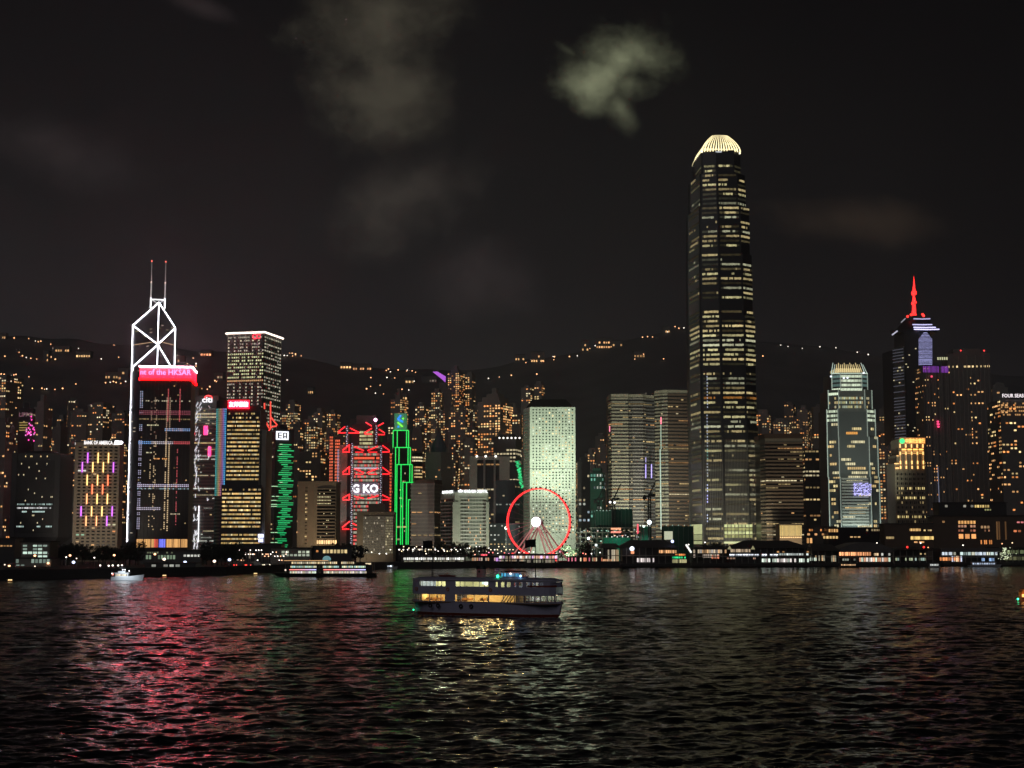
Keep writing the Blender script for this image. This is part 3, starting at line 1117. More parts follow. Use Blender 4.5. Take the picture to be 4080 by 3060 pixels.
# ---- grey tower with white lettering
Y = 1450
poly = foot(752, 872, 1576, Y, .0, 40)
root = thing('office_tower', 'grey striped tower with white citi letters under a red arc and white zigzag lights', 'office tower', (poly[0][0] + 14, Y, LZ))
zt = W(800, 1576, Y).z
mb = MB(); mb.prism(poly, LZ, zt, M['grey'])
nf = 50
for i in range(nf - 4):
    z = LZ + (i + 1) * (zt - LZ) / nf
    mb.box(poly[0][0] - .5, poly[1][0] + .5, Y - .7, Y, z - 1.7, z, M['concrete'])
mb.build('wall', root)
rows(root, [((poly[0][0], Y), (poly[1][0], Y), 14)], LZ, zt, nf, .9, .35, lit_off(23, .35, .4, (PALE, YEL, WHITE), .2, .8, dim=.04), zs=.3, proud=.2, skip=lambda i: i > 45)
mb = MB()
a, b = W(806, 1604, Y), W(846, 1604, Y)
letters(mb, 'citi', (a.x, Y - .5, a.z), (b.x, Y - .5, a.z), 5.4, LAMP, (1.8, 1.8, 1.9), .4, 1, .012)
mb.build('sign_letters', root)
mb = MB()
cc = W(831, 1588, Y)
pts = [Vector((cc.x + 3.6 * math.cos(t), Y - 1, cc.z + 3.0 * math.sin(t))) for t in [math.pi * k / 8 for k in range(9)]]
for k in range(8): mb.tube(pts[k], pts[k + 1], .5, LAMP, (4, .12, .12))
mb.build('sign_arc', root)
flood(root, (cc.x - 5, Y - 22, zt - 34), (cc.x, Y, zt - 3), 7000, (.85, 1, .92), 100, 1)
rg = random.Random(8)
zz = []
for v0 in range(1600, 2180, 16):
    mb = MB()
    q_ = .45 + (v0 - 1600) / 500
    for (ub, pr) in ((784, .75), (797, .55), (833, .18)):
        if rg.random() < pr:
            u = ub - (v0 - 1600) * .022
            a = W(u + rg.uniform(-4, 4), v0, Y - 1.2); b = W(u + rg.uniform(-5, 5), v0 + rg.uniform(10, 24), Y - 1.2)
            mb.tube(a, b, .3, LAMP, tuple(x * min(q_, 1.3) for x in (.8, .8, .85)), 4)
            if rg.random() < .5: mb.tube(b, W(u + 7, v0 + 4, Y - 1.2), .25, LAMP, (1, 1, 1.1), 4)
    if mb.f: mb.build('zigzag_light', root)
mb = MB()
mb.tube(W(793, 2015, Y - 1.5), W(790, 2160, Y - 1.5), .5, LAMP, (1.8, 1.8, 1.9)); mb.build('zigzag_light', root)
for (u0, u1, v0, v1) in ((812, 829, 1697, 1733), (829, 842, 1780, 1818)):
    a, b = W(u0, v1, Y), W(u1, v0, Y)
    mb = MB(); mb.box(a.x, b.x, Y - 1.4, Y - .8, a.z, b.z, LAMP, (2.6, .12, .6)); mb.build('sign_panel', root)
mb = MB(); mb.ball(W(771, 1728, Y - 2), 1.5, LAMP, (2, .1, .12)); mb.build('sign_lamp', root)

# ---- tall square tower with a pale lit rim
Y = 1420
poly = foot(902, 1094, 1327, Y, .215, 42)
c = centre(poly)
zt = W(1000, 1327, Y).z
root = thing('skyscraper', 'tall square tower with a gridded facade, a pale lit rim and a small red emblem', 'skyscraper', (c[0], c[1], LZ))
mb = MB(); mb.prism(poly, LZ, zt, M['grey'])
A, B, C_ = Vector(poly[0]), Vector(poly[1]), Vector(poly[2])
for k in range(7):
    for (p, q, nn_) in ((A, B, 6), (B, C_, 5)):
        if k <= nn_:
            s_ = p + (q - p) * (k / nn_)
            mb.box(s_.x - .35, s_.x + .35, s_.y - .8, s_.y, LZ, zt, M['concrete'])
mb.build('wall', root)
nf = 66


def lit_ck(i, k, j):
    v = 2180 - (2180 - 1327) * (i + .5) / nf
    rg = random.Random(i * 91 + k * 37 + j)
    per = i % 2
    if k == 0:
        if 1395 < v < 1500: return sc((.78, .8, .42), rg.uniform(.5, 1.3)) if rg.random() < .8 else None
        if 1500 < v < 1512: return (.8, .45, .2)
        if per: return sc((.8, .7, .55), rg.uniform(.35, .8)) if j % 3 == 0 or rg.random() < .25 else None
        return sc((.85, .75, .5), rg.uniform(.5, 1.3)) if j % 3 == 0 else (None if rg.random() < .9 else (.4, .36, .28))
    return sc((.8, .75, .55), rg.uniform(.35, .8)) if per or rg.random() < .3 else None


rows(root, [(tuple(A), tuple(B), 18), (tuple(B), tuple(C_), 8)], LZ, zt - 2, nf, .72, .42, lit_ck, proud=.3)
mb = MB()
h_ = off(poly, 2.2)
P = [Vector(p) for p in h_]
for k in range(4): mb.tube((P[k].x, P[k].y, zt + .6), (P[(k + 1) % 4].x, P[(k + 1) % 4].y, zt + .6), .95, LAMP, (2.6, 2.1, 1.75), 4)
mb.build('light_rim', root)
mb = MB(); mb.prism(off(poly, 1.2), zt - .4, zt + .2, M['dark']); mb.build('roof', root)
mb = MB()
e0, e1 = W(1007, 1349, Y), W(1022, 1331, Y)
yy = A.y + (e0.x - A.x) * (B.y - A.y) / (B.x - A.x) - 1.4
ce = Vector(((e0.x + e1.x) / 2, yy, (e0.z + e1.z) / 2))
for k in range(10):
    t0, t1 = 2 * math.pi * k / 10, 2 * math.pi * (k + 1) / 10
    mb.tube(ce + Vector((2 * math.cos(t0), 0, 2.3 * math.sin(t0))), ce + Vector((2 * math.cos(t1), 0, 2.3 * math.sin(t1))), .4, LAMP, (3.2, .05, .14))
for dx in (2.6, 5.4): mb.tube(ce + Vector((dx, 0, -1.9)), ce + Vector((dx, 0, 1.9)), .42, LAMP, (3.2, .05, .14))
for dz in (-1.7, 1.7): mb.tube(ce + Vector((2.6, 0, dz)), ce + Vector((5.4, 0, dz)), .42, LAMP, (3.2, .05, .14))
mb.build('sign_emblem', root)

# ---- yellow floored tower with the rainbow column
Y = 1150
root = thing('office_tower', 'tower of bright yellow office floors with a rainbow striped column and pink sign', 'office tower', tuple(W(970, 2180, Y + 20))[:2] + (LZ,))
zt, zm = W(970, 1635, Y).z, W(970, 1933, Y).z
xa, xb = W(902, 1635, Y).x, W(1038, 1635, Y).x
zsg = W(960, 1598, Y).z
mb = MB()
mb.box(xa, xb, Y, Y + 30, LZ, zt, M['dark'])
mb.box(xa - 2, xb + 2.2, Y - 2, Y - .05, LZ, zm, M['dark'])
mb.box(xa + .5, xb - 1, Y + 1, Y + 28, zt, W(970, 1628, Y).z + 2, M['dark'])
mb.box(xb - .3, xb + .3, Y - .5, Y, LZ, zt, M['concrete'])
mb.build('wall', root)
mb = MB()
ga, gb = W(1041, 1712, Y + 2), W(1062, 1712, Y + 2)
mb.box(ga.x, gb.x, Y + 2, Y + 30, LZ, ga.z, M['pale']); mb.build('lift_shaft', root)
nu_ = 17
YF = ((1, .66, .22), (1, .72, .30), (1, .6, .2), (1, .8, .42))


def lit_aia(i, k, j):
    rg = random.Random(i * 51 + j * 3 + 5)
    r0 = random.Random(i + 400)
    if i >= 15 and rg.random() < .6: return None
    s_ = r0.uniform(.45, .95) * rg.uniform(.4, 1.3)
    if rg.random() < .1: s_ *= 1.8
    if rg.random() < .05: return None
    return tuple(x * s_ for x in YF[(j // 4 + i) % 4])


rows(root, [((xa + 1, Y - .05), (xb - .5, Y - .05), 26)], zm + 3, zt - 1, 17, .96, .40, lit_aia, proud=.1, name='window_row')
nl = 14


def lit_aia2(i, k, j):
    if i == 3 or i >= 13 and random.Random(j).random() < .6: return None
    return lit_aia(i - 60, k, j)


rows(root, [((xa - 1.5, Y - 2.05), (xb + 1.8, Y - 2.05), 28)], W(970, 2172, Y).z, zm - 2, nl, .96, .42, lit_aia2, proud=.1)
# sign with four characters
s0, s1 = W(909, 1628, Y - 1), W(993, 1628, Y - 1)
zs1 = W(950, 1595, Y - 1).z
mb = MB(); mb.box(s0.x, s1.x, Y - 1.4, Y - .6, s0.z, zs1, LAMP, (9, .02, .12)); scr = mb.build('sign_panel', root)
mb = MB(); letters(mb, '友邦保險', (s0.x + .7, Y - 1.5, s0.z + 1.3), (s1.x - .7, Y - 1.5, s0.z + 1.3), zs1 - s0.z - 2.4, LAMP, (4, 2.6, 3.2), .2, 1, .01); mb.build('sign_letters', scr)
mb = MB()
for (u0, u1, v0, v1) in ((1028, 1050, 2128, 2142), (1030, 1048, 2146, 2160)):
    a, b = W(u0, v1, Y - 3), W(u1, v0, Y - 3)
    mb.box(a.x, b.x, Y - 3, Y - 2.6, a.z, b.z, LAMP, (1.6, 1.7, 2.6))
mb.build('white_sign', root)
# rainbow column : curved quarter turn left of the front
rain = [(.10, .75, .80), (.12, .55, .45), (.5, .5, .25), (.95, .5, .25), (.85, .30, .25), (.6, .22, .45), (.5, .28, .8), (.15, .45, 1.0), (.1, .6, 1.1)]
xl, xr = W(868, 1635, Y + 10).x, xa
zr0, zr1 = W(880, 1975, Y).z, W(880, 1625, Y).z
colp = [(xl + (xr - xl) * k / 9, Y + 4 - 3 * math.sin(math.pi / 2 * k / 9)) for k in range(10)]
mb = MB(); mb.prism([(p[0], p[1] + .4) for p in colp] + [(xr, Y + 20), (xl, Y + 20)], LZ, zr1 + 6, M['dark']); mb.build('corner_column', root)
for k, cc in enumerate(rain):
    mb = MB()
    p, q = colp[k], colp[k + 1]
    nseg = 40
    for s_ in range(nseg):
        z0_ = zr0 + (zr1 - zr0) * s_ / nseg
        z1_ = zr0 + (zr1 - zr0) * (s_ + .8) / nseg
        mb.face([(p[0] + .35, p[1], z0_), (q[0] - .35, q[1], z0_), (q[0] - .35, q[1], z1_), (p[0] + .35, p[1], z1_)], LAMP, tuple(x * 1.7 for x in cc))
    zz0, zz1 = W(880, 2100, Y).z, zr0
    for s_ in range(16):
        z0_ = LZ + 8 + (zz1 - LZ - 8) * s_ / 16
        mb.face([(p[0] + .5, p[1], z0_), (q[0] - .5, q[1], z0_), (q[0] - .5, q[1], z0_ + 1.3), (p[0] + .5, p[1], z0_ + 1.3)], LAMP, tuple(x * .12 for x in cc))
    mb.build('rainbow_strip', root)

# ---- red lit struts behind it
root = thing('rooftop_struts', 'red lit steel struts standing on the roof behind the yellow floored tower', 'rooftop struts', tuple(W(1070, 1720, 1300)))
for (a, b) in (((1054, 1606), (1054, 1706)), ((1078, 1600), (1078, 1700)), ((1078, 1660), (1106, 1696)), ((1106, 1696), (1078, 1702)), ((1056, 1672), (1072, 1706)), ((1066, 1725), (1082, 1700))):
    mb = MB(); mb.tube(W(*a, 1300), W(*b, 1300), .62, LAMP, (1.5, .10, .06)); mb.build('strut', root)
mb = MB(); a = W(1046, 1730, 1302); b = W(1110, 1730, 1302); mb.box(a.x, b.x, 1302, 1320, LZ, a.z, M['dark']); mb.build('base', root)
tag(root, None, None)

# ---- green striped tower with square emblem
r_, poly, zb, zt = block('office_tower', 'dark tower with jagged green horizontal light bars and a white square emblem', 'office tower', 1062, 1168, 1712, 1250, -.35, 'dark', 4, 3.5, .8, .35,
                         lit_off(66, .3, .3, (YEL, PALE), .3, .9), None)
B, C_ = Vector(poly[0]), Vector(poly[1])
fr = C_ - B
nn = Vector((fr.y, -fr.x)).normalized() * .8
pv, qv = W(1100, 1752, 1250), W(1141, 1718, 1250)
mb = MB()
e0 = B + nn; e1 = B + fr * .68 + nn
mb.prism([tuple(e0 + nn * .5), tuple(e1 + nn * .5), tuple(e1), tuple(e0)], pv.z, qv.z, LAMP, (1.5, 1.55, 1.7)); scr = mb.build('sign_panel', r_)
mb = MB()
for (f0, f1, g0, g1) in ((.14, .24, .16, .84), (.14, .46, .74, .84), (.14, .46, .46, .56), (.14, .46, .16, .26), (.55, .64, .16, .84), (.55, .86, .74, .84), (.78, .87, .16, .84), (.64, .78, .3, .42)):
    p, q = e0 + (e1 - e0) * f0 + nn * .7, e0 + (e1 - e0) * f1 + nn * .7
    hz = qv.z - pv.z
    mb.face([(p.x, p.y, pv.z + hz * g0), (q.x, q.y, pv.z + hz * g0), (q.x, q.y, pv.z + hz * g1), (p.x, p.y, pv.z + hz * g1)], M['black2'])
mb.build('sign_emblem', scr)
rg = random.Random(21)
for v in range(1771, 2190, 8):
    for s_ in range(1):
        f1 = rg.uniform(.82, 1.0) if (v // 8) % 3 else rg.uniform(.55, .75)
        f0 = rg.choice((.05, .1, .35, .3, .12)) + rg.uniform(0, .1)
        if v > 2100: f1 -= .25
        z = W(1120, v, 1250).z
        p, q = B + fr * f0 + nn * 1.1, B + fr * f1 + nn * 1.1
        mb = MB(); mb.tube((p.x, p.y, z), (q.x, q.y, z), .36, LAMP, sc((.02, .62, .18), rg.uniform(.5, 1.2)), 4)
        if rg.random() < .3: mb.tube((p.x - 6, p.y, z + .3), (p.x, p.y, z + .3), .3, LAMP, (.5, .9, .5), 4)
        mb.build('light_bar', r_)

# ---- beige balcony tower
Y = 1180
u0, uc, u1, vt = 1188, 1252, 1340, 1922
pl, pc, pr = W(u0, vt, Y + 10), W(uc, vt, Y), W(u1, vt, Y)
root = thing('office_tower', 'beige tower with curved balcony ledges on its right half, beside the red trussed building', 'office tower', (pc.x, Y, LZ))
zt = pc.z
poly = [(pl.x, Y + 8), (pc.x, Y), (pr.x, Y), (pr.x, Y + 30), (pl.x, Y + 30)]
mb = MB(); mb.prism(poly, LZ, zt, M['beige']); mb.prism(off(poly, .4), zt, zt + 1, M['beige']); mb.build('wall', root)
nf = 17
z0, z1 = W(1300, 2172, Y).z, W(1300, 1946, Y).z
for i in range(nf):
    z = z0 + (z1 - z0) * i / nf
    hh = (z1 - z0) / nf
    mb = MB()
    xa, xb = W(1264, 2000, Y).x, W(1336, 2000, Y).x
    mb.box(xa, xb, Y - .1, Y + .0, z + .5, z + hh - .9, GLASS)
    rg = random.Random(i)
    for j in range(12):
        on = (i in (12, 13, 14) and j < 9) or rg.random() < .06
        if on: mb.box(xa + (xb - xa) * (j + .2) / 12, xa + (xb - xa) * (j + .8) / 12, Y - .2, Y - .1, z + .8, z + hh - 1.2, GLASS, sc((1, .85, .45), rg.uniform(.6, 1.3)))
    mb.build('window_row', root)
    mb = MB()
    pts = [(xa + (xb - xa) * k / 8, Y - 1.2 - .9 * math.sin(math.pi * k / 8)) for k in range(9)]
    mb.prism(pts + [(xb, Y), (xa, Y)], z + hh - .85, z + hh, M['beige'])
    mb.build('balcony', root)
rows(root, [((pl.x + (pc.x - pl.x) * .48, Y + 4.2), (pl.x + (pc.x - pl.x) * .62, Y + 3.1), 2)], z0, z1 + 2, nf, .6, .35,
     lambda i, k, j: tuple(x * random.Random(i * 3 + j).uniform(.5, 1.4) for x in YEL) if i in (14, 13, 12, 10, 9, 7, 2) else None, dark=True, proud=.3)
flood(root, (pl.x, Y - 45, 6), (pc.x, Y, 45), 42000, (1, .78, .5), 80)
mb = MB()
for k in range(9):
    a = W(1262 + k * 9, 2160, Y - 3)
    mb.box(a.x, a.x + 1.3, Y - 3, Y - 2.4, a.z - 1.5, a.z + 1.5, LAMP, tuple(x * (1 + k % 3 * .4) for x in (1, .6, .25)))
mb.build('entrance_light', root)

# ---- red trussed bank building
Y = 1380
root = thing('office_tower', 'building with red lit trusses, ladder masts and big white lettering on a screen', 'office tower', tuple(W(1455, 2180, Y))[:2] + (LZ,))


def q(u, v, y=0): return W(u, v, Y + y)


mb = MB()
a = q(1410, 1700, 4)
mb.box(q(1400, 1720, 4).x, q(1512, 1720, 4).x, Y + 4, Y + 40, LZ, q(1450, 1690, 4).z, M['dark'])
mb.box(q(1384, 1760, 4).x, q(1552, 1760, 4).x, Y + 5, Y + 40, LZ, q(1450, 1762, 4).z, M['dark'])
mb.box(q(1420, 1680, 9).x, q(1500, 1680, 9).x, Y + 9, Y + 30, LZ, q(1450, 1655, 9).z, M['grey'])
mb.build('wall', root)
mb = MB(); mb.box(q(1352, 1775, 3).x, q(1384, 1775, 3).x, Y + 3, Y + 40, LZ, q(1360, 1772, 3).z, M['pale'])
mb.box(q(1346, 1775, 3).x, q(1350, 1775, 3).x, Y + 2, Y + 3, LZ + 20, q(1360, 1790, 3).z, LAMP, (.12, .2, .34)); mb.build('service_core', root)


def lit_hs(i, k, j):
    v = 2180 - (2180 - 1715) * (i + .5) / 34
    rg = random.Random(i * 17 + j)
    if 1790 < v < 1800 or 1860 < v < 1872: return None
    if 1815 < v < 1830: return (1.2, .16, .07) if rg.random() < .8 else None
    s_ = rg.uniform(.15, .5)
    if v < 1775: return tuple(x * s_ * 1.5 for x in (1, .9, .45)) if 3 < j < 12 else None
    if rg.random() < .34: return tuple(x * s_ for x in (2.4, .35, .3))  # red wash of the trusses put into the glow of some panes
    return tuple(x * s_ for x in (.95, .9, .66))


rows(root, [((q(1404, 1900, 4).x, Y + 3.9), (q(1512, 1900, 4).x, Y + 3.9), 16)], LZ + 2, q(1450, 1715, 4).z, 34, .93, .6, lit_hs, proud=.1)
# screen with letters
a, b = q(1404, 1968, 1), q(1508, 1922, 1)
mb = MB(); mb.box(a.x, b.x, Y + 1.4, Y + 2, a.z, b.z, LAMP, (.05, .04, .06)); scr = mb.build('screen', root)
mb = MB(); letters(mb, 'G KO', (q(1402, 1963).x, Y + 1.2, q(1408, 1963).z), (q(1506, 1963).x, Y + 1.2, q(1408, 1963).z), (q(1408, 1930).z - q(1408, 1963).z), LAMP, (2.4, 2.3, 2.5), .3, 1, .02)
mb.build('screen_letters', scr)
mb = MB(); mb.box(a.x, b.x, Y + 1.2, Y + 1.9, q(1450, 1969).z, q(1450, 1967).z, LAMP, (.5, .5, .7)); mb.box(a.x, b.x, Y + 1.2, Y + 1.9, q(1450, 1866).z, q(1450, 1863).z, LAMP, (.8, .8, 1)); mb.build('light_strip', root)
# masts: pale ladders lit from within
for (um, v0, v1) in ((1383, 1700, 1780), (1402, 1770, 2185), (1500, 1700, 1770), (1518, 1775, 2040)):
    mb = MB()
    z0_, z1_ = q(um, v1).z, q(um, v0).z
    x = q(um, (v0 + v1) / 2).x
    for dx in (-1.25, 1.25):
        for dy_ in (0, 2.4): mb.tube((x + dx, Y + dy_, z0_), (x + dx, Y + dy_, z1_), .4, M['metal'])
    k = 0
    zz_ = z0_
    while zz_ < z1_:
        mb.box(x - 1.3, x + 1.3, Y - .2, Y + .2, zz_, zz_ + .6, M['metal'])
        mb.box(x - .55 + (k % 2) * .5 - .3, x + .35 + (k % 2) * .5 - .3, Y - .5, Y - .2, zz_ + .7, zz_ + 1.5, LAMP, (.75, .75, .9) if k % 3 else (.35, .3, .5))
        zz_ += 2.0; k += 1
    mb.build('mast', root)
RC = (2.3, .025, .04)


def truss(pts, nm='truss', c=RC, r=.62):
    mb = MB()
    for (a, b) in pts: mb.tube(q(a[0], a[1], -1), q(b[0], b[1], -1), r, LAMP, c, 6)
    mb.build(nm, root)


def Z(x, y): return (1300 + x * .3495, 1640 + y * .3495)


for (y0, y1, xs) in ((160, 240, 'top'), (375, 460, 0), (625, 712, 0), (940, 1005, 0), (1250, 1340, 1)):
    if xs == 'top':
        truss([(Z(215, 170), Z(135, 232)), (Z(135, 242), Z(220, 242)), (Z(270, 188), Z(378, 240)), (Z(255, 243), Z(378, 243))])
        truss([(Z(520, 190), Z(430, 245)), (Z(440, 258), Z(520, 258)), (Z(600, 200), Z(668, 245)), (Z(590, 262), Z(668, 262))])
        truss([(Z(450, 122), Z(518, 165)), (Z(588, 165), Z(655, 128))])
    elif xs == 0:
        truss([(Z(268, y0), Z(185, y1 - 18)), (Z(185, y1), Z(268, y1)), (Z(318, y0 + 25), Z(430, y1 - 15)), (Z(262, y0), Z(262, y1))])
        truss([(Z(590, y0 + 20), Z(470, y1 - 15)), (Z(640, y0 + 10), Z(722, y1 - 15)), (Z(640, y1), Z(722, y1))])
        if y0 < 700: truss([(Z(330, y1 + 2), Z(420, y1 + 2)), (Z(480, y1 + 2), Z(580, y1 + 2))], r=.4)
    else:
        truss([(Z(268, y0), Z(180, y1 - 18)), (Z(180, y1), Z(262, y1)), (Z(300, y0 + 22), Z(352, y0 + 50)), (Z(310, y1), Z(352, y1))])
# orange lattices
for (u0, u1, v0, v1) in ((1311, 1325, 1731, 1920), (1333, 1353, 1745, 1921), (1541, 1559, 1805, 2038)):
    mb = MB()
    xm = (u0 + u1) / 2
    z0_, z1_ = q(xm, v1, 8).z, q(xm, v0, 8).z
    x0_, x1_ = q(u0, v1, 8).x, q(u1, v1, 8).x
    mb.box(x0_ - .3, x1_ + .3, Y + 8.4, Y + 14, LZ, z1_ + 1, M['dark'])
    zz_ = z0_; k = 0
    while zz_ < z1_ - 2:
        for e in range(3):
            s_ = .8 + .6 * random.Random(k * 3 + e).random()
            xa_ = x0_ + (x1_ - x0_) * e / 3
            mb.face([(xa_ + .15, Y + 8.2, zz_), (xa_ + (x1_ - x0_) / 3 - .15, Y + 8.2, zz_ + .5), (xa_ + (x1_ - x0_) / 3 - .15, Y + 8.2, zz_ + 2.2), (xa_ + .15, Y + 8.2, zz_ + 1.9)],
                    LAMP, tuple(c_ * s_ * .55 for c_ in (1.6, .24, .07)))
        zz_ += 2.9; k += 1
    mb.build('orange_lattice', root)
mb = MB(); mb.ball(q(1496, 1673, -2), 1.7, LAMP, (5, 2.2, 3.6)); mb.tube(q(1496, 1673, -1), q(1496, 1700, -1), .3, M['metal']); mb.build('roof_lamp', root)
flood(root, (q(1360, 2100).x, Y - 30, 8), (q(1368, 1900).x, Y + 3, 60), 24000, (.9, .88, .85), 40)

# ---- low beige grid block in front of it
r_, poly, zb, zt = block('office_block', 'low block with a plain beige edge and a close white window grid', 'office block', 1422, 1569, 2042, 1150, .0, 'beige', 3, 3, dep=24)
Y = 1150
x0, x1 = W(1448, 2060, Y).x, W(1566, 2060, Y).x
zz0, zz1 = W(1500, 2206, Y).z, W(1500, 2058, Y).z
mb = MB()
for i in range(15):
    z = zz0 + (zz1 - zz0) * i / 14
    mb.box(x0, x1, Y - .9, Y - .6, z - .25, z + .25, M['pale'])
for j in range(21):
    x = x0 + (x1 - x0) * j / 20
    mb.box(x - .13, x + .13, Y - .59, Y - .25, zz0, zz1, M['pale'])
mb.build('facade_grid', r_)
rows(r_, [((x0, Y), (x1, Y), 20)], zz0, zz1, 14, .85, .7, lambda i, k, j: tuple(x * (.9 if random.Random(i * 50 + j).random() < .05 else .2) * random.Random(j * 9 + i).uniform(.6, 1.1) for x in ((1, .85, .5) if j > 14 else (.5, .42, .3))), dark=True, proud=.12)
flood(r_, (x0 - 6, Y - 30, 6), (x0, Y, 20), 14000, (1, .85, .6), 90)

# ---- green outlined stepped tower with emblem
Y = 1480
root = thing('office_tower', 'stepped tower outlined in bright green lines with a blue and green emblem on top', 'office tower', tuple(W(1605, 2170, Y))[:2] + (LZ,))


def q(u, v, y=0): return W(u, v, Y + y)


GC = (.02, 1.05, .14)
mb = MB()
tiers = [(1566, 1628, 1715, 24), (1573, 1635, 1783, 18), (1579, 1642, 1851, 12), (1603, 1649, 1922, 6), (1623, 1652, 1991, 1)]
for (a, b, v, y) in tiers: mb.box(q(a, v, y).x, q(b, v, y).x, Y + y, Y + 50, LZ, q(a, v, y).z, M['black'])
mb.build('wall', root)


def gline(pts, y):
    mb = MB()
    for (a, b) in zip(pts[:-1], pts[1:]):
        A_, B_ = q(*a, y - .8), q(*b, y - .8)
        if abs(a[0] - b[0]) < 2: B_.x = A_.x
        mb.tube(A_, B_, .52, LAMP, GC, 6)
    mb.build('light_line', root)


gline([(1566, 1783), (1566, 1715), (1628, 1715), (1628, 1783)], 24); gline([(1583, 1717), (1583, 1783)], 24); gline([(1620, 1717), (1620, 1783)], 24)
gline([(1573, 2170), (1573, 1783), (1635, 1783), (1635, 1851)], 18); gline([(1590, 1785), (1590, 1851)], 18); gline([(1626, 1785), (1626, 1851)], 18)
gline([(1579, 2170), (1579, 1851), (1642, 1851), (1642, 1922)], 12); gline([(1598, 1853), (1598, 2170)], 12); gline([(1633, 1853), (1633, 1922)], 12)
gline([(1603, 2170), (1603, 1922), (1649, 1922), (1649, 1985)], 6); gline([(1620, 1924), (1620, 2170)], 6); gline([(1641, 1924), (1641, 1985)], 6)
gline([(1626, 2170), (1626, 1991), (1638, 1991)], 1)
rows(root, [((q(1582, 2000, 12).x, Y + 11.8), (q(1602, 2000, 12).x, Y + 11.8), 6), ((q(1604, 2000, 6).x, Y + 5.8), (q(1622, 2000, 6).x, Y + 5.8), 5)], LZ, q(1600, 1860).z, 22, .9, .4,
     lit_off(99, .4, .35, (YEL, PALE), .25, .8, dim=.05), proud=.1)
a, b = q(1571, 1709, 26), q(1619, 1647, 26)
mb = MB(); mb.box(a.x, b.x, Y + 26, Y + 40, a.z - 3, b.z, LAMP, (.02, .17, .06)); scr = mb.build('sign_box', root)
mb = MB()


def E(x, z): return Vector((a.x + (b.x - a.x) * x, Y + 25.2, a.z + (b.z - a.z) * z))


BL, GR = (.02, .35, 1.6), (.3, 1.5, .05)
for (p, r_2, cc) in (((.28, .62), (.55, .88), BL), ((.28, .62), (.72, .45), BL)): mb.tube(E(*p), E(*r_2), .75, LAMP, cc, 8)
mb.tube(E(.28, .42), E(.70, .14), .75, LAMP, GR, 8)
mb.ball(E(.74, .66), .95, LAMP, GR); mb.ball(E(.34, .14), .95, LAMP, BL)
mb.build('sign_emblem', scr)

# ---- grey ribbed block left of the hotel
r_, poly, zb, zt = block('office_block', 'brownish grey louvred block between the green outlined tower and the hotel', 'office block', 1637, 1757, 1926, 1290, .22, 'concrete', 3.2, 5, .8, .3,
                         lit_off(44, .1, .3, (WARM, YEL), .3, .8, dim=.04), slabs=('pale', 1.3, .7), roof=0)
A, B = Vector(poly[0]), Vector(poly[1])
mb = MB(); mb.prism([tuple(A), tuple(B), poly[2], poly[3]], zt, zt + 3.5, M['brown'], top=[tuple(A + (B - A) * .3), tuple(B), poly[2], poly[3]]); mb.build('roof', r_)
flood(r_, (B.x - 20, 1290 - 50, 6), (B.x - 10, 1290, 35), 20000, (1, .85, .75), 70)

# ---- hotel with white lettering
Y = 1240
root = thing('hotel', 'pale hotel with MANDARIN ORIENTAL lettering and amber lit corner piers', 'hotel', tuple(W(1850, 2180, Y))[:2] + (LZ,))
A, B, C_, D = W(1756, 1962, Y + 22), W(1812, 1962, Y), W(1945, 1962, Y + 4), W(1945, 1962, Y + 30)
poly = [(A.x, A.y), (B.x, B.y), (C_.x, C_.y), (C_.x, C_.y + 24), (A.x, A.y + 20)]
zt = W(1850, 1962, Y).z
M['hotelwall'] = mat('hotel_wall', (.42, .44, .36))
mb = MB(); mb.prism(poly, LZ, zt, M['hotelwall'])
mb.prism(off(poly, -2), zt, zt + 1.6, M['grey']); mb.build('wall', root)
A2, B2, C2 = Vector((A.x, A.y)), Vector((B.x, B.y)), Vector((C_.x, C_.y))
for k in range(17):
    z = LZ + 4 + (zt - LZ - 9) * k / 16
    mb = MB()
    for (p, r2) in ((A2 + (B2 - A2) * .05, A2 + (B2 - A2) * .9), (B2 + (C2 - B2) * .17, B2 + (C2 - B2) * .93)):
        d = (r2 - p).normalized(); n_ = Vector((d.y, -d.x)) * 1.1
        mb.prism([tuple(p + n_), tuple(r2 + n_), tuple(r2), tuple(p)], z, z + .5, M['white'])
    mb.build('balcony', root)
rows(root, [(tuple(A2 + (B2 - A2) * .05), tuple(A2 + (B2 - A2) * .9), 8), (tuple(B2 + (C2 - B2) * .17), tuple(B2 + (C2 - B2) * .93), 17)], LZ + 4, zt - 5, 16, .6, .5,
     lambda i, k, j: (tuple(x * random.Random(i * 71 + j * 3 + k).uniform(.6, 1.3) for x in (1, .55, .25)) if random.Random(i * 71 + j + k).random() < (.28 if k else .08) and (j in (5, 6, 9, 10, 13) or k == 0) else (.08, .10, .07) if k and 4 < j < 15 else None), dark=True, proud=.15)
mb = MB(); p, r2 = W(1848, 1958, Y + 1), W(1943, 1958, Y + 4)
letters(mb, 'MANDARIN ORIENTAL', (p.x, p.y - 1, zt - .3), (r2.x, r2.y - 1, zt - .3), 2.6, LAMP, (1.7, 1.8, 1.75), .4, 1, .03); mb.build('sign_letters', root)
mb = MB()
for k in range(5):
    a = W(1829 + k * 3, 1954 + abs(k - 2), Y); mb.tube((a.x, Y - 1.2, zt + .1), (a.x + (k - 2) * .3, Y - 1.2, zt + 2.6 - abs(k - 2) * .5), .35, LAMP, (1.9, 2, 2), 4)
mb.build('sign_emblem', root)
mb = MB(); p, r2 = A2 + (B2 - A2) * .2 + Vector((-.7, -.7)), A2 + (B2 - A2) * .95 + Vector((-.7, -.7))
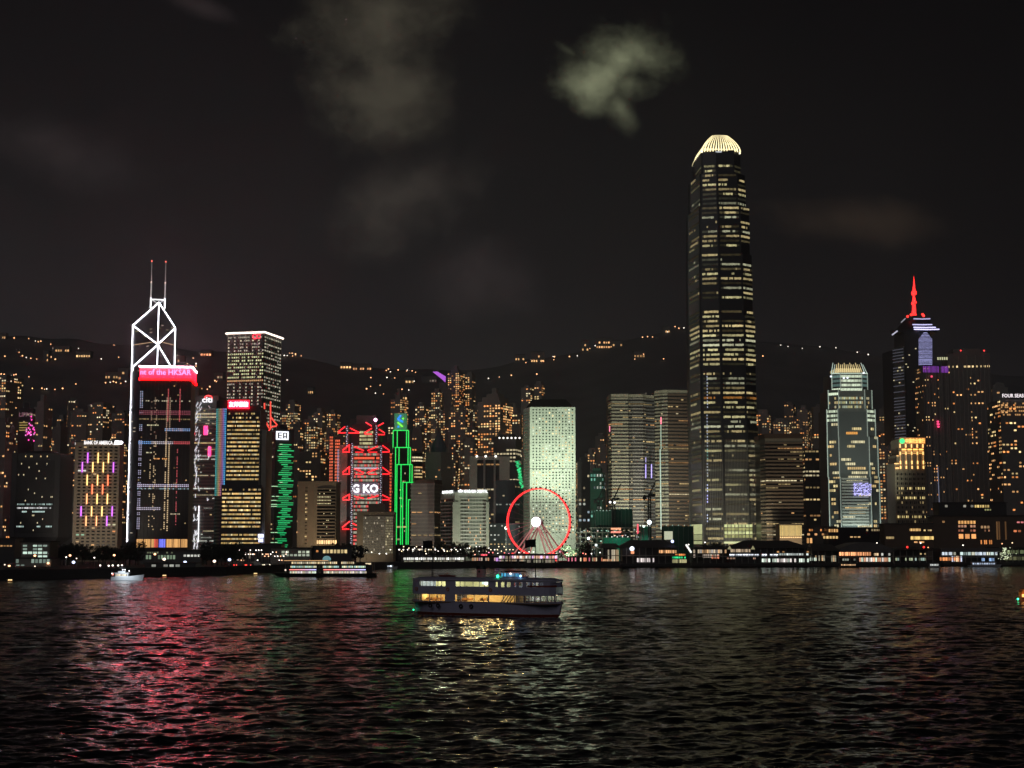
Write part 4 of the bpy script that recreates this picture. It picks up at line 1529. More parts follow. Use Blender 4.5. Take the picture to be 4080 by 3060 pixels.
letters(mb, 'MANDARIN', (p.x, p.y, zt - .5), (r2.x, r2.y, zt - .5), 2.4, LAMP, (1.7, 1.8, 1.75), .3, 1, .03); mb.build('side_letters', root)
for (u, wd) in ((1815, 5), (1942, 2.6)):
    a = W(u, 2180, Y - 2)
    mb = MB(); mb.box(a.x - wd / 2, a.x + wd / 2, Y - 1.5, Y + 3, LZ, zt - 8, M['hotelwall']); mb.build('corner_pier', root)
    flood(root, (a.x, Y - 6.5, 5), (a.x, Y - 1, 15), 2600, (1, .5, .12), 60, 1, .3)
flood(root, (W(1880, 2180, Y).x, Y - 45, 6), (W(1880, 2060, Y).x, Y, 34), 60000, (1, 1, .86), 75)

# ---- big framed office block
r_, poly, zb, zt = block('office_block', 'boxy block in a heavy pale column and beam frame behind the hotel', 'office block', 1881, 2030, 1825, 1450, 0, 'dark', 4, 4.5, .85, .35,
                         lit_off(71, .55, .55, (YEL, PALE, WARM), .25, .9, dim=.03), roof=0, dep=34)
mb = MB()
for u in (1886, 1930, 1971, 2010):
    a = W(u, 1825, 1448)
    w_ = 3.8 if u == 1886 else (5 if u == 2010 else 1)
    mb.box(a.x - w_, a.x + w_, 1446.5, 1450, LZ, zt + 1, M['pale'] if u in (1886, 2010) else M['concrete'])
mb.box(poly[0][0], poly[1][0], 1447, 1450, zt - 2, zt + 1.5, M['concrete'])
mb.build('facade_frame', r_)
mb = MB()
for u in (1900, 1935, 1975):
    mb.ball(W(u, 1818, 1446), 1.1, LAMP, (2.5, 2.4, 2.1))
mb.build('roof_lamp', r_)
flood(r_, (poly[0][0] + 5, 1400, 20), (poly[0][0] + 8, 1450, 70), 20000, (1, .95, .85), 60)
r_, poly, zb, zt = block('office_tower', 'dark tower with white roof lamps and yellow top floors, behind the framed block', 'office tower', 1965, 2078, 1740, 1620, .2, 'dark', 4, 3.5, .75, .45,
                         lit_off(72, .3, .5, (YEL, PALE), .3, .9, full=lambda i: 1 if i in (28, 27, 26, 25) else .25), roof=1)
mb = MB()
for k in range(6): mb.ball(W(1990 + k * 16, 1745, 1612), 1.0, LAMP, (2.6, 2.5, 2.2))
mb.build('roof_lamp', r_)

# ---- dark glass pair behind the wheel
block('office_tower', 'dark blue glass block rising behind the left side of the big wheel', 'office tower', 1974, 2086, 1912, 1330, .3, 'blue', 3.8, 3.2, .7, .3,
      lit_off(81, .4, .35, (YEL, PALE, WHITE), .2, .7, dim=.03), roof=0)
block('office_tower', 'lower blue glass block directly behind the left edge of the big wheel', 'office tower', 1950, 2066, 2085, 1280, 0, 'blue', 3.8, 3.2, .5, .3,
      lit_off(82, .6, .2, (YEL, WHITE), .2, .7, dim=.08), roof=0)
# green lit netting frame on building side
root = thing('scaffold', 'narrow scaffold glowing bright green left of the porthole tower', 'scaffold', tuple(W(2070, 1940, 1320)))
mb = MB()
rg = random.Random(2)
for k in range(46):
    t = k / 46
    u = 2060 + t * 22 + rg.uniform(-6, 5); v = 1838 + t * 108
    a = W(u, v, 1320); mb.box(a.x - .8, a.x + .6 + rg.random(), 1319, 1319.6, a.z - .5, a.z + .6, LAMP, sc((.03, .7, .22), rg.uniform(.3, 1.1)))
mb.build('light_net', root)
mb = MB(); a = W(2075, 1850, 1322); mb.box(a.x - 1.2, a.x + 2, 1320.5, 1326, LZ, a.z, M['net']); mb.build('scaffold_frame', root)

# ---- porthole tower
Y = 1200
root = thing('skyscraper', 'pale green-white tower covered in rows of round porthole windows', 'skyscraper', tuple(W(2200, 2120, Y))[:2] + (LZ,))
B, C_ = W(2111, 1622, Y), W(2292, 1622, Y)
A = W(2086, 1636, Y + 22)
A.x = W(2086, 1622, Y + 22).x
poly = [(B.x, Y), (C_.x, Y), (C_.x + 1, Y + 30), (A.x, Y + 30), (A.x, A.y)]
zt = B.z
mb = MB(); mb.prism(poly, LZ, zt, M['white'])
mb.build('wall', root)
cap = off(poly, -1.5)
zc = W(2200, 1588, Y).z
cc_ = centre(poly)
mb = MB(); mb.prism(cap, zt, zc, M['roof'], top=[(cc_[0] + (p[0] - cc_[0]) * .72, cc_[1] + (p[1] - cc_[1]) * .72) for p in cap]); mb.build('roof', root)


def lit_jar(i, k, j):
    rg = random.Random(i * 37 + j * 5)
    blk = random.Random((i // 3) * 11 + j // 3)
    p_ = .75 if blk.random() < .38 else .12
    if rg.random() < p_: return sc(rg.choice(((1, .8, .42), (1, .72, .35), (.9, 1, .8), (.75, .85, .6))), rg.uniform(.55, 1.5))
    return (.04, .06, .04)  # unlit portholes given a faint glow to lift their dark tone


zb2 = W(2200, 2128, Y).z
rows(root, [((B.x + 1.4, Y), (C_.x - 1.0, Y), 13)], zb2, zt - 1, 42, .46, .52, lit_jar, dark=True, proud=.12, porthole=True)
mb = MB()
for i in range(84):
    z = zb2 + (zt - 2 - zb2) * i / 84
    d = Vector((B.x - A.x, B.y - A.y)); p = Vector((A.x, A.y)) + d * .12; r2 = Vector((A.x, A.y)) + d * .82
    n_ = Vector((d.y, -d.x)).normalized() * .15
    if i % 2 == 0: mb.face([(p.x + n_.x, p.y + n_.y, z), (r2.x + n_.x, r2.y + n_.y, z), (r2.x + n_.x, r2.y + n_.y, z + .95), (p.x + n_.x, p.y + n_.y, z + .95)], GLASS, (.05, .07, .045))
mb.build('side_windows', root)
for v in (1867, 2003):
    mb = MB(); z = W(2200, v, Y).z; mb.box(B.x, C_.x, Y - .1, Y, z - .2, z + .2, M['grey']); mb.build('seam', root)
for fx in (2100, 2170, 2240, 2300):
    a = W(fx, 2150, Y)
    flood(root, (a.x, Y - 72, 8), (a.x * .5 + W(2200, 2150, Y).x * .5, Y, 118), 260000, (.78, 1.0, .70), 62, 1, 2)
for fx in (2140, 2255):
    a = W(fx, 2150, Y)
    flood(root, (a.x, Y - 70, 8), (a.x, Y, 42), 140000, (.80, 1.0, .72), 110, 1, 2)

# ---- white-lit grid block and green glass block under works
block('office_tower', 'dark tower gridded with cool white windows, right of the porthole tower', 'office tower', 2302, 2352, 1840, 1450, 0, 'dark', 3.8, 3.6, .55, .55,
      lit_res(61, .42, (WHITE, PALE, COOL), .3, 1.1))
r_, poly, zb, zt = block('office_tower', 'rounded tower wrapped in bluish green glass with cool lights behind the cranes', 'office tower', 2352, 2414, 1885, 1400, .25, 'net', 3.8, 2.6, .6, .6,
                         lit_res(62, .35, (COOL, WHITE, (.3, .8, .6)), .15, .7))

# ---- striped twin towers
M['stripe'] = mat('stripe_stone', (.44, .42, .32))


def striped(name_lab, segs, vt, vb, Y, nf, seed, dark='dark', lights=.3, cat='office tower'):
    "segs: list of (u0, u1, y0, y1, wall) plan pieces from left to right"
    root = thing('office_tower', name_lab, cat, tuple(W((segs[0][0] + segs[-1][1]) / 2, vb, Y))[:2] + (LZ,))
    zt = W(segs[0][0], vt, Y).z
    pts = []
    for s_ in segs:
        a, b = W(s_[0], vt, Y + s_[2]), W(s_[1], vt, Y + s_[3])
        if not pts or (abs(pts[-1][0] - a.x) > .5 or abs(pts[-1][1] - a.y) > .5): pts.append((a.x, a.y))
        pts.append((b.x, b.y))
    poly = pts + [(pts[-1][0], Y + 40), (pts[0][0], Y + 40)]
    mb = MB(); mb.prism(poly, LZ, zt, M[dark]); mb.build('wall', root)
    for i in range(nf):
        z = LZ + (i + 1) * (zt - LZ) / nf
        hh = (zt - LZ) / nf
        mb = MB()
        for s_ in segs:
            a, b = W(s_[0], vt, Y + s_[2]), W(s_[1], vt, Y + s_[3])
            d = Vector((b.x - a.x, b.y - a.y)).normalized(); n_ = Vector((d.y, -d.x)) * .55
            th_ = hh * s_[5]
            mb.prism([(a.x + n_.x, a.y + n_.y), (b.x + n_.x, b.y + n_.y), (b.x, b.y), (a.x, a.y)], z - th_, z, M[s_[4]])
        mb.build('floor_band', root)
    lo_ = lit_off(seed, lights, .5, (YEL, PALE, WARM, YEL), .2, .9, dim=.05, floor_full=.2)
    ed = []
    for s_ in segs:
        a, b = W(s_[0], vt, Y + s_[2]), W(s_[1], vt, Y + s_[3])
        ed.append(((a.x, a.y), (b.x, b.y), max(2, int((b - a).length / 2.4))))
    rows(root, ed, LZ, zt, nf, .85, .3, lo_, zs=.28, proud=.12)
    mb = MB(); mb.prism(poly, zt, zt + 3.5, M['stripe']); mb.build('roof', root)
    return root, poly, zt


r1, pl1, zt1 = striped('left striped twin tower with pale floor bands and rounded bays', [(2424, 2436, 10, 1, 'stripe', .45), (2436, 2503, 0, 0, 'stripe', .45), (2505, 2518, 4, 2, 'concrete', .35), (2518, 2560, 2, 3, 'concrete', .35),
              (2560, 2572, 3, 7, 'concrete', .35), (2572, 2606, 9, 14, 'grey', .4)], 1585, 2120, 1360, 47, 5)
mb = MB()
for (a, b) in ((2464, 2506), (2538, 2576)):
    p, r2 = W(a, 1565, 1368), W(b, 1565, 1368); mb.box(p.x, r2.x, 1368, 1386, zt1 + 3.5, p.z, M['concrete'])
mb.build('plant_room', r1)
for (u, v0, v1, cc) in ((2429, 1697, 1720, (1.6, .25, .5)), (2573, 1850, 1905, (.5, .35, 1.4)), (2596, 1850, 1905, (.55, .4, 1.5)), (2573, 1822, 1842, (.2, .15, .6))):
    mb = MB(); a = W(u, v1, 1357); b = W(u, v0, 1357); mb.tube(a, b, .5, LAMP, cc); mb.build('light_strip', r1)
r2_, pl2, zt2 = striped('right striped twin tower, its left face banded pale and its front brown', [(2608, 2640, 10, 2, 'stripe', .45), (2640, 2660, 2, 0, 'stripe', .45), (2660, 2744, 0, 4, 'brown', .55), (2744, 2765, 5, 12, 'brown', .5)], 1568, 2120, 1365, 47, 9)
mb = MB(); a, b = W(2634, 1790, 1358), W(2634, 1690, 1358)
for (v0, v1, cc) in ((1662, 1690, (1.7, .3, .5)), (1692, 1790, (.18, .30, .22)), (1790, 2110, (.24, .42, .34))):
    a, b = W(2634, v1, 1358), W(2634, v0, 1358); mb.tube((a.x, 1358, a.z), (a.x, 1358, b.z), .55, LAMP, cc)
mb.build('light_strip', r2_)
for (u, vv) in ((2470, 0), (2640, 0)):
    a = W(u, 2150, 1360)
    flood(r1 if u < 2600 else r2_, (a.x - 8, 1280, 12), (a.x, 1360, 85), 250000, (1, 1, .78), 90, .9, 2)

# ---- tallest skyscraper
Y = 1250
root = thing('skyscraper', 'tallest skyscraper of all, dark and tapering with a glowing golden crown', 'skyscraper', tuple(W(2890, 2160, Y + 25))[:2] + (LZ,))
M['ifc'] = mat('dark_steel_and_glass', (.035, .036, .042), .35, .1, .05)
M['ifcside'] = mat('lit_glass_side', (.26, .26, .28), .4, .08, .05)  # paler side face, the light on it put into the colour
ts = [(598, 2768, 2796, 2949), (690, 2750, 2790, 2968), (824, 2741, 2787, 2984), (1010, 2741, 2787, 2995), (1256, 2744, 2789, 3007), (1700, 2751, 2796, 3020), (2000, 2755, 2800, 3031)]
wall, sidew = MB(), MB()
allrows = []
for k, (v, uL, uC, uR) in enumerate(ts):
    vb = ts[k + 1][0] if k + 1 < len(ts) else None
    zt = W(2850, v, Y).z
    zb = W(2850, vb, Y).z if vb else LZ
    L, Cc, Rr = W(uL, v, Y + 34).x, W(uC, v, Y + 3).x, W(uR, v, Y + 8).x
    wd = Rr - Cc
    P1, P2 = (Cc + wd * .36, Y), (Cc + wd * .79, Y)
    poly = [(Cc, Y + 3), P1, P2, (Rr, Y + 8), (Rr, Y + 52), (L, Y + 52), (L, Y + 34)]
    wall.prism(poly, zb, zt, M['ifc'])
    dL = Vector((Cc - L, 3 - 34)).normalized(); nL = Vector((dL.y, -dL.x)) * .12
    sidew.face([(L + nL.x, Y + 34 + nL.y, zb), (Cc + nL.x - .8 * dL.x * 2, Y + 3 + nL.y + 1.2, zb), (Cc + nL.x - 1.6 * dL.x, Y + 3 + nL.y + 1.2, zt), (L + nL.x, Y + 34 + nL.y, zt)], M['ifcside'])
    for x_, y_ in ((Cc, Y + 3), P1, P2):
        wall.box(x_ - .5, x_ + .5, y_ - .5, y_ + .2, zb, zt, M['ifc'])
    allrows.append((zb, zt, (L, Y + 34), (Cc - .4, Y + 3.4), (Cc + .8, Y + 3), P1, P2, (Rr, Y + 8)))
wall.build('wall', root)
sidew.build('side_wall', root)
FH = 4.1
nfl = int((W(2850, 640, Y).z - LZ) / FH)
DENSE = [(1290, 1440, .97), (1440, 1530, .35), (1530, 1600, .25), (1600, 1800, .6), (1800, 2000, .55), (2000, 2070, .8)]


def ifc_floor(i):
    z = LZ + (i + .5) * FH
    v = HOR - (z - CAMZ) * FPX / Y
    # photo row to height: the relation is close to linear
    t = W(2850, v, Y).z
    return z


vmap = [(W(2850, v, Y).z, v) for v in range(2200, 500, -10)]


def z2v(z): return float(np.interp(z, [a for a, b in vmap], [b for a, b in vmap]))


for i in range(nfl):
    z = LZ + (i + .45) * FH
    v = z2v(z)
    tr = [t for t in allrows if t[0] <= z < t[1]]
    if not tr: continue
    t = tr[0]
    if 1548 < v < 1560 or 1455 < v < 1475 or 985 < v < 1012 or 1195 < v < 1240: continue
    rg = random.Random(i * 13 + 1)
    p = .62
    for (a, b, pp) in DENSE:
        if a <= v < b: p = pp
    if v < 1290: p = .58
    if 1560 <= v < 1590: p = .9
    mb = MB()
    base_c = rg.choice(((.95, .85, .42), (1, .8, .38), (.85, .85, .55), (.95, .75, .35)))
    if 1570 < v < 1590: base_c = (1, .4, .08)
    secs = [(t[2], t[3], 9, .18 if not 1290 < v < 1440 else .5), (t[4], t[5], 12, p), (t[5], t[6], 17, p), (t[6], t[7], 8, p * .9)]
    for si, (a, b, nb, pr) in enumerate(secs):
        on = rg.random() < pr
        full = rg.random() < (.8 if 1290 < v < 1440 else .3)
        st, ln = rg.random() * .4, rg.uniform(.4, .9)
        glim = rg.choice((0, .03, .05, .09))  # faint glow added to the unlit panes
        s0 = rg.uniform(.2, .68) * (1.25 if 1290 < v < 1440 else 1) * (.55 if si == 0 else 1)
        a, b = Vector(a), Vector(b)
        d = (b - a) / nb
        n_ = Vector((d.y, -d.x)).normalized() * .3
        for j in range(nb):
            f = (j + .5) / nb
            if f < .06 or f > .95: continue
            c = None
            if on and (full or st < f < st + ln) and rg.random() < .9: c = sc(base_c, s0 * rg.uniform(.7, 1.2))
            elif rg.random() < .03: c = tuple(x * .3 for x in base_c)
            elif glim: c = sc(base_c, glim * rg.uniform(.4, 1))
            if c is None: continue
            p_, q_ = a + d * (j + .02) + n_, a + d * (j + .98) + n_
            hb, ht = rg.uniform(.6, 1.1), rg.uniform(.8, 1.1)
            mb.face([(p_.x, p_.y, z - hb), (q_.x, q_.y, z - hb), (q_.x, q_.y, z + ht), (p_.x, p_.y, z + ht)], GLASS, c)
    if mb.f: mb.build('window_row', root)
# mullions on the lower half
mb = MB()
t = allrows[-1]
for (a, b, nb) in ((t[4], t[5], 12), (t[5], t[6], 17), (t[6], t[7], 8)):
    for j in range(nb + 1):
        p_ = Vector(a) + (Vector(b) - Vector(a)) * j / nb
        mb.box(p_.x - .12, p_.x + .12, p_.y - .7, p_.y - .35, LZ, W(2850, 1750, Y).z, M['concrete'])
mb.build('mullions', root)
# base lattice, its floodlight put into the glow of the panels
mb = MB()
za, zc_ = W(2850, 2144, Y).z, W(2850, 2088, Y).z
x0, x1 = W(2884, 2100, Y).x, W(2998, 2100, Y).x
for i in range(4):
    for j in range(8):
        xa, xb = x0 + (x1 - x0) * (j + .12) / 8, x0 + (x1 - x0) * (j + .92) / 8
        z0_, z1_ = za + (zc_ - za) * (i + .1) / 4, za + (zc_ - za) * (i + .9) / 4
        cc = (.85, .9, .42) if i % 2 else (.42, .42, .16)
        mb.face([(xa, Y - .9, z0_), (xb, Y - .9, z0_), (xb, Y - .9, z1_), (xa, Y - .9, z1_)], GLASS, tuple(x * random.Random(j + i * 9).uniform(.6, 1.1) for x in cc))
mb.box(x0, x1, Y - 1.1, Y - .4, W(2850, 2166, Y).z, W(2850, 2158, Y).z, LAMP, (.6, .65, .28))
mb.build('lit_lattice', root)
mb = MB()
for k in range(9):
    p_ = Vector(t[2]) + (Vector(t[3]) - Vector(t[2])) * (k / 9)
    r3 = Vector(t[2]) + (Vector(t[3]) - Vector(t[2])) * ((k + .7) / 9)
    for (v0, v1, s_) in ((2088, 2128, .8), (2130, 2152, .5), (2156, 2168, .7)):
        mb.face([(p_.x - .3, p_.y - .4, W(2850, v1, Y).z), (r3.x - .3, r3.y - .4, W(2850, v1, Y).z), (r3.x - .3, r3.y - .4, W(2850, v0, Y).z), (p_.x - .3, p_.y - .4, W(2850, v0, Y).z)], GLASS, (s_ * .8, s_ * .85, s_ * .42))
mb.build('side_lattice', root)  # side panels glow likewise in place of floodlight
mb = MB()
for (v0, v1, cc) in ((1500, 1625, (.4, .45, .6)), (1650, 1780, (.4, .45, .6)), (1790, 1830, (.08, .4, .4)), (1840, 1900, (.35, .4, .55)), (1925, 1960, (.7, .8, 1.4)), (1970, 2002, (.9, .9, 2.2)), (2050, 2080, (.7, .8, 1.2))):
    a, b = W(2819, v1, Y - .6), W(2819, v0, Y - .6)
    z_ = a.z
    while z_ < b.z:
        mb.box(a.x - .3, a.x + .3, Y - .6, Y - .2, z_, z_ + 1.2, LAMP, cc); z_ += 2.6
mb.build('blue_light_strip', root)
mb = MB()
a = W(3025, 1912, Y - 2); mb.ball(a, 1.6, LAMP, (3.5, .08, .08)); mb.build('red_lamp', root)
flood(root, (W(2900, 2150, Y).x, Y - 95, 9), (W(2900, 2150, Y).x, Y, 55), 160000, (1, .97, .72), 70, 1, 2)
flood(root, (W(2722, 2150, Y).x, Y - 22, 20), (W(2770, 2150, Y).x, Y + 15, 75), 60000, (1, .95, .85), 80, 1, 2)
# crown of claw shaped fins, floodlight put into their glow, strongest at the base
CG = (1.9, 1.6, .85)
zb_, zt_ = W(2850, 602, Y).z, W(2850, 522, Y).z
cx, cy = W(2862, 560, Y + 26).x, Y + 26


def fin(bx, by, c, w_=.55, top=1.0, nm='crown_fin'):
    mb = MB()
    n_ = 8
    prev = None
    tx, ty = cx + (bx - cx) * .38, cy + (by - cy) * .5
    for s_ in range(n_ + 1):
        t_ = s_ / n_
        e_ = t_ ** 1.6
        p_ = Vector((bx + (tx - bx) * e_, by + (ty - by) * e_, zb_ + (zt_ - zb_) * t_ * top))
        if prev is not None:
            g = (1.25 - .55 * t_)
            mb.tube(prev, p_, w_ * (1 - .5 * t_), LAMP, tuple(x * g for x in c), 5, w_ * (1 - .5 * (t_ + .12)))
        prev = p_
    mb.build(nm, root)


L, Cc, Rr = W(2768, 600, Y + 34).x, W(2796, 600, Y + 3).x, W(2946, 600, Y + 8).x
for k in range(15):
    fin(Cc + (Rr - Cc) * k / 14, Y + 3 - 3 * math.sin(math.pi * k / 14), CG, .62, 1.0)
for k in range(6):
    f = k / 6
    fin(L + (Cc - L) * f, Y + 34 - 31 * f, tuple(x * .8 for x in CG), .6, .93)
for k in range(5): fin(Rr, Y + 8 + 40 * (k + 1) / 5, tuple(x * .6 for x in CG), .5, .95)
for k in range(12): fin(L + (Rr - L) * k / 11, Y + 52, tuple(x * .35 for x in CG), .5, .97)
mb = MB()
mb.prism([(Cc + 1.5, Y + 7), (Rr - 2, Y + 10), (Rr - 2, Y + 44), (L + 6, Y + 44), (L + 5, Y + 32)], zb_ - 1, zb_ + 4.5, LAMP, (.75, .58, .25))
mb.prism([(Cc + 5, Y + 10), (Rr - 6, Y + 12), (Rr - 7, Y + 42), (L + 10, Y + 42)], zb_ + 4.5, zb_ + 8.5, M['ifc'])
mb.build('crown_core', root)
mb = MB()
for k in range(12):
    a = Cc + (Rr - Cc) * (.35 + k * .02)
    if k < 8: mb.box(a, a + .35, Y - .6, Y - .3, W(2850, 608, Y).z, W(2850, 602, Y).z, LAMP, (.8, .85, .9))
for k in range(2): mb.ball(((Cc, Rr)[k], Y + 2 + 5 * k, zb_), .9, LAMP, (2.4, 2.2, 1.5))
mb.build('crown_lamp', root)

# ---- brown floored block right of it
Y = 1200
root, pl, zt = striped('brown rounded office block with dark striped floors right of the tallest skyscraper', [(3028, 3048, 14, 4, 'beige', .5), (3048, 3196, 0, 0, 'beige', .5)], 1762, 2090, Y, 33, 15, 'black', .28, 'office block')
mb = MB(); mb.prism(off(pl, 1), zt + 3.4, W(3100, 1728, Y).z, M['brown']); mb.build('cornice', root)
mb = MB(); a = W(3112, 1726, Y + 20); mb.tube(a, a + Vector((0, 0, 12)), .3, M['metal']); mb.build('antenna', root)
flood(root, (W(3110, 2090, Y).x, Y - 60, 8), (W(3110, 1900, Y).x, Y, 60), 52000, (1, .8, .55), 90)

block('office_tower', 'grey office tower with yellow lit floors between the brown block and the crowned tower', 'office tower', 3206, 3306, 1790, 1500, 0, 'dark', 4, 3.4, .8, .4,
      lit_off(36, .5, .6, (YEL, PALE, WARM), .3, .95, dim=.05), roof=0)

# ---- second crowned tower, green white
Y = 1380
root = thing('skyscraper', 'shorter crowned tower floodlit greenish white with stepped shoulders', 'skyscraper', tuple(W(3402, 2095, Y + 25))[:2] + (LZ,))
ts = [(1484, 3314, 3456), (1552, 3300, 3474), (1629, 3294, 3487), (1740, 3296, 3497), (1900, 3302, 3504)]
mb = MB()
M['ifc1'] = mat('steel_and_glass', (.17, .185, .19), .4, .1, .05)
secs = []
for k, (v, uL, uR) in enumerate(ts):
    vb = ts[k + 1][0] if k + 1 < len(ts) else None
    zt, zb = W(3400, v, Y).z, (W(3400, vb, Y).z if vb else LZ)
    L, Rr = W(uL, v, Y + 5).x, W(uR, v, Y + 5).x
    wd = Rr - L
    poly = [(L, Y + 6), (L + wd * .2, Y), (L + wd * .8, Y), (Rr, Y + 6), (Rr, Y + 44), (L, Y + 44)]
    mb.prism(poly, zb, zt, M['ifc1'])
    secs.append((zb, zt, poly))
mb.build('wall', root)
vmap1 = [(W(3400, v, Y).z, v) for v in range(2200, 1400, -10)]
GW = (.95, 1.1, .80)  # greenish floodlight on the lattice, put into the glow of the panes
nfl = 42
zT = W(3400, 1490, Y).z
for i in range(nfl):
    z = LZ + (i + .45) * (zT - LZ) / nfl
    v = float(np.interp(z, [a for a, b in vmap1], [b for a, b in vmap1]))
    pp = [s_ for s_ in secs if s_[0] <= z < s_[1]]
    if not pp: continue
    P = pp[0][2]
    rg = random.Random(i + 700)
    mb = MB()
    hgt = 1.15
    for si, (a, b, nb) in enumerate(((P[0], P[1], 5), (P[1], P[2], 15), (P[2], P[3], 5))):
        a, b = Vector(a), Vector(b)
        d = (b - a) / nb
        n_ = Vector((d.y, -d.x)).normalized() * .25
        on, st, ln = rg.random() < .6, rg.random() * .6, rg.uniform(.2, .7)
        yc = rg.choice(((1, .8, .38), (1, .7, .3), (.95, .85, .5)))
        for j in range(nb):
            f = (j + .5) / nb
            c = None
            if v < 1510: c = GW if si == 1 else (.15, .25, .22)
            elif v < 1545: c = sc(GW, rg.uniform(.6, 1.3)) if si == 1 else (.10, .17, .15)
            elif v < 1560: c = tuple(x * 1.1 for x in GW) if si < 2 else None
            elif v < 1570: c = None if si != 0 else tuple(x * 1.1 for x in GW)
            elif v < 1625: c = sc(((GW if rg.random() < .6 else (.9, .85, .4))), rg.uniform(.3, .8)) if si == 1 and rg.random() < .7 else (tuple(x * .5 for x in yc) if rg.random() < .3 else None)
            elif v < 1675: c = None if si == 1 else sc(GW, rg.uniform(.3, 1))
            elif v > 1900 and si == 1 and False: c = None
            elif on and st < f < st + ln: c = sc(yc, rg.uniform(.45, 1.1))
            if 1722 < v < 1738 and si == 1 and 3 < j < 10: c = (1, .45, .1)
            if c is None: continue
            p_, q_ = a + d * (j + .1) + n_, a + d * (j + .9) + n_
            mb.face([(p_.x, p_.y, z - hgt), (q_.x, q_.y, z - hgt), (q_.x, q_.y, z + hgt), (p_.x, p_.y, z + hgt)], GLASS, c)
    if mb.f: mb.build('window_row', root)
P = secs[-1][2]
nb = 16
for i in range(nb):   # pale spandrels, floodlit from the podium
    v = 2094 - i * 12.2
    z = W(3400, v, Y).z
    mb = MB(); mb.box(P[1][0] + 1, P[2][0] - 2.5, Y - 1.1, Y - .5, z, z + 1.7, M['white']); mb.build('spandrel', root)
flood(root, ((P[1][0] + P[2][0]) / 2, Y - 18, 12), ((P[1][0] + P[2][0]) / 2, Y, 28), 60000, (.80, 1, .88), 120, .7, 1.5)
flood(root, (W(3400, 2090, Y).x, Y - 110, 20), (W(3400, 2090, Y).x, Y, 150), 260000, (.88, 1, .82), 60, .9, 2)
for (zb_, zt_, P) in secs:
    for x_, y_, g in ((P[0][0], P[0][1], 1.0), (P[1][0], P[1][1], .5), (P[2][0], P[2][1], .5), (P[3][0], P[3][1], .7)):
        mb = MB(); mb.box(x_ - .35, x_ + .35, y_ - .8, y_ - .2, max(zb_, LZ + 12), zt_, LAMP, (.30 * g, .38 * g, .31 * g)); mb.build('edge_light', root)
    mb = MB()
    for k in range(26):
        f = k / 25; x_ = P[1][0] + (P[2][0] - P[1][0]) * f
        mb.box(x_ - .07, x_ + .07, P[1][1] - .55, P[1][1] - .35, max(zb_, W(3400, 1640, Y).z), zt_, M['white'])
    if zt_ > W(3400, 1630, Y).z: mb.build('mullions', root)
# blue-white swarm of lights on the facade
mb = MB()
rg = random.Random(6)
a, b = W(3402, 1975, Y - 2), W(3472, 1925, Y - 2)
for k in range(230):
    x, z = rg.uniform(a.x, b.x), rg.uniform(a.z, b.z)
    s_ = rg.uniform(.3, 1.5)
    mb.box(x - .3, x + .3, Y - 2, Y - 1.7, z - .25, z + .25, LAMP, (.8 * s_, .75 * s_, 1.8 * s_))
mb.build('screen_lights', root)
# crown, floodlight put into the glow of its fins and core
zb_, zt_ = W(3400, 1486, Y).z, W(3400, 1449, Y).z
L, Rr = W(3314, 1484, Y).x, W(3456, 1484, Y).x
for k in range(17):
    f = k / 16
    x0_ = L + (Rr - L) * f
    xt = (L + Rr) / 2 + (x0_ - (L + Rr) / 2) * .84
    mb = MB()
    g = 1.0 if .1 < f < .93 else .5
    mb.tube((x0_, Y + 2, zb_), (xt, Y + 6, zt_ + (1.5 if k % 3 == 0 else 0)), .4, LAMP, (1.0 * g, .78 * g, .36 * g) if g == 1 else (.55, .7, .6), 4, .25)
    mb.build('crown_fin', root)
mb = MB(); mb.box(L + 5, Rr - 5, Y + 6, Y + 30, zb_, zb_ + 5, LAMP, (.42, .33, .15)); mb.box(L, Rr, Y - .5, Y + .2, zb_ - .8, zb_, LAMP, (.6, .75, .6)); mb.build('crown_core', root)
mb = MB()
for (u, v) in ((3311, 1500), (3441, 1486), (3362, 1506), (3377, 1505)): mb.ball(W(u, v, Y - 2), .9, LAMP, (1.6, 1.7, 1.9))
mb.build('facade_lamp', root)

# ---- red spired tower
Y = 1800
root = thing('skyscraper', 'dark tower with a red needle spire and violet-white lit roof bands', 'skyscraper', tuple(W(3640, 1900, Y + 25))[:2] + (LZ,))


def q(u, v, y=0): return W(u, v, Y + y)


mb = MB()
zt = q(3640, 1322).z
poly = [(q(3560, 1400, 20).x, Y + 20), (q(3606, 1400).x, Y), (q(3660, 1400).x, Y - 6), (q(3714, 1400).x, Y + 6), (q(3714, 1400).x, Y + 55), (q(3560, 1400).x, Y + 55)]
mb.prism(poly, LZ, q(3640, 1385).z, M['black'])
mb.prism([(q(3606, 1400).x, Y), (q(3660, 1400).x, Y - 6), (q(3714, 1400).x, Y + 6), (q(3714, 1400).x, Y + 50), (q(3606, 1400).x, Y + 50)], q(3640, 1386).z, zt, M['black'])
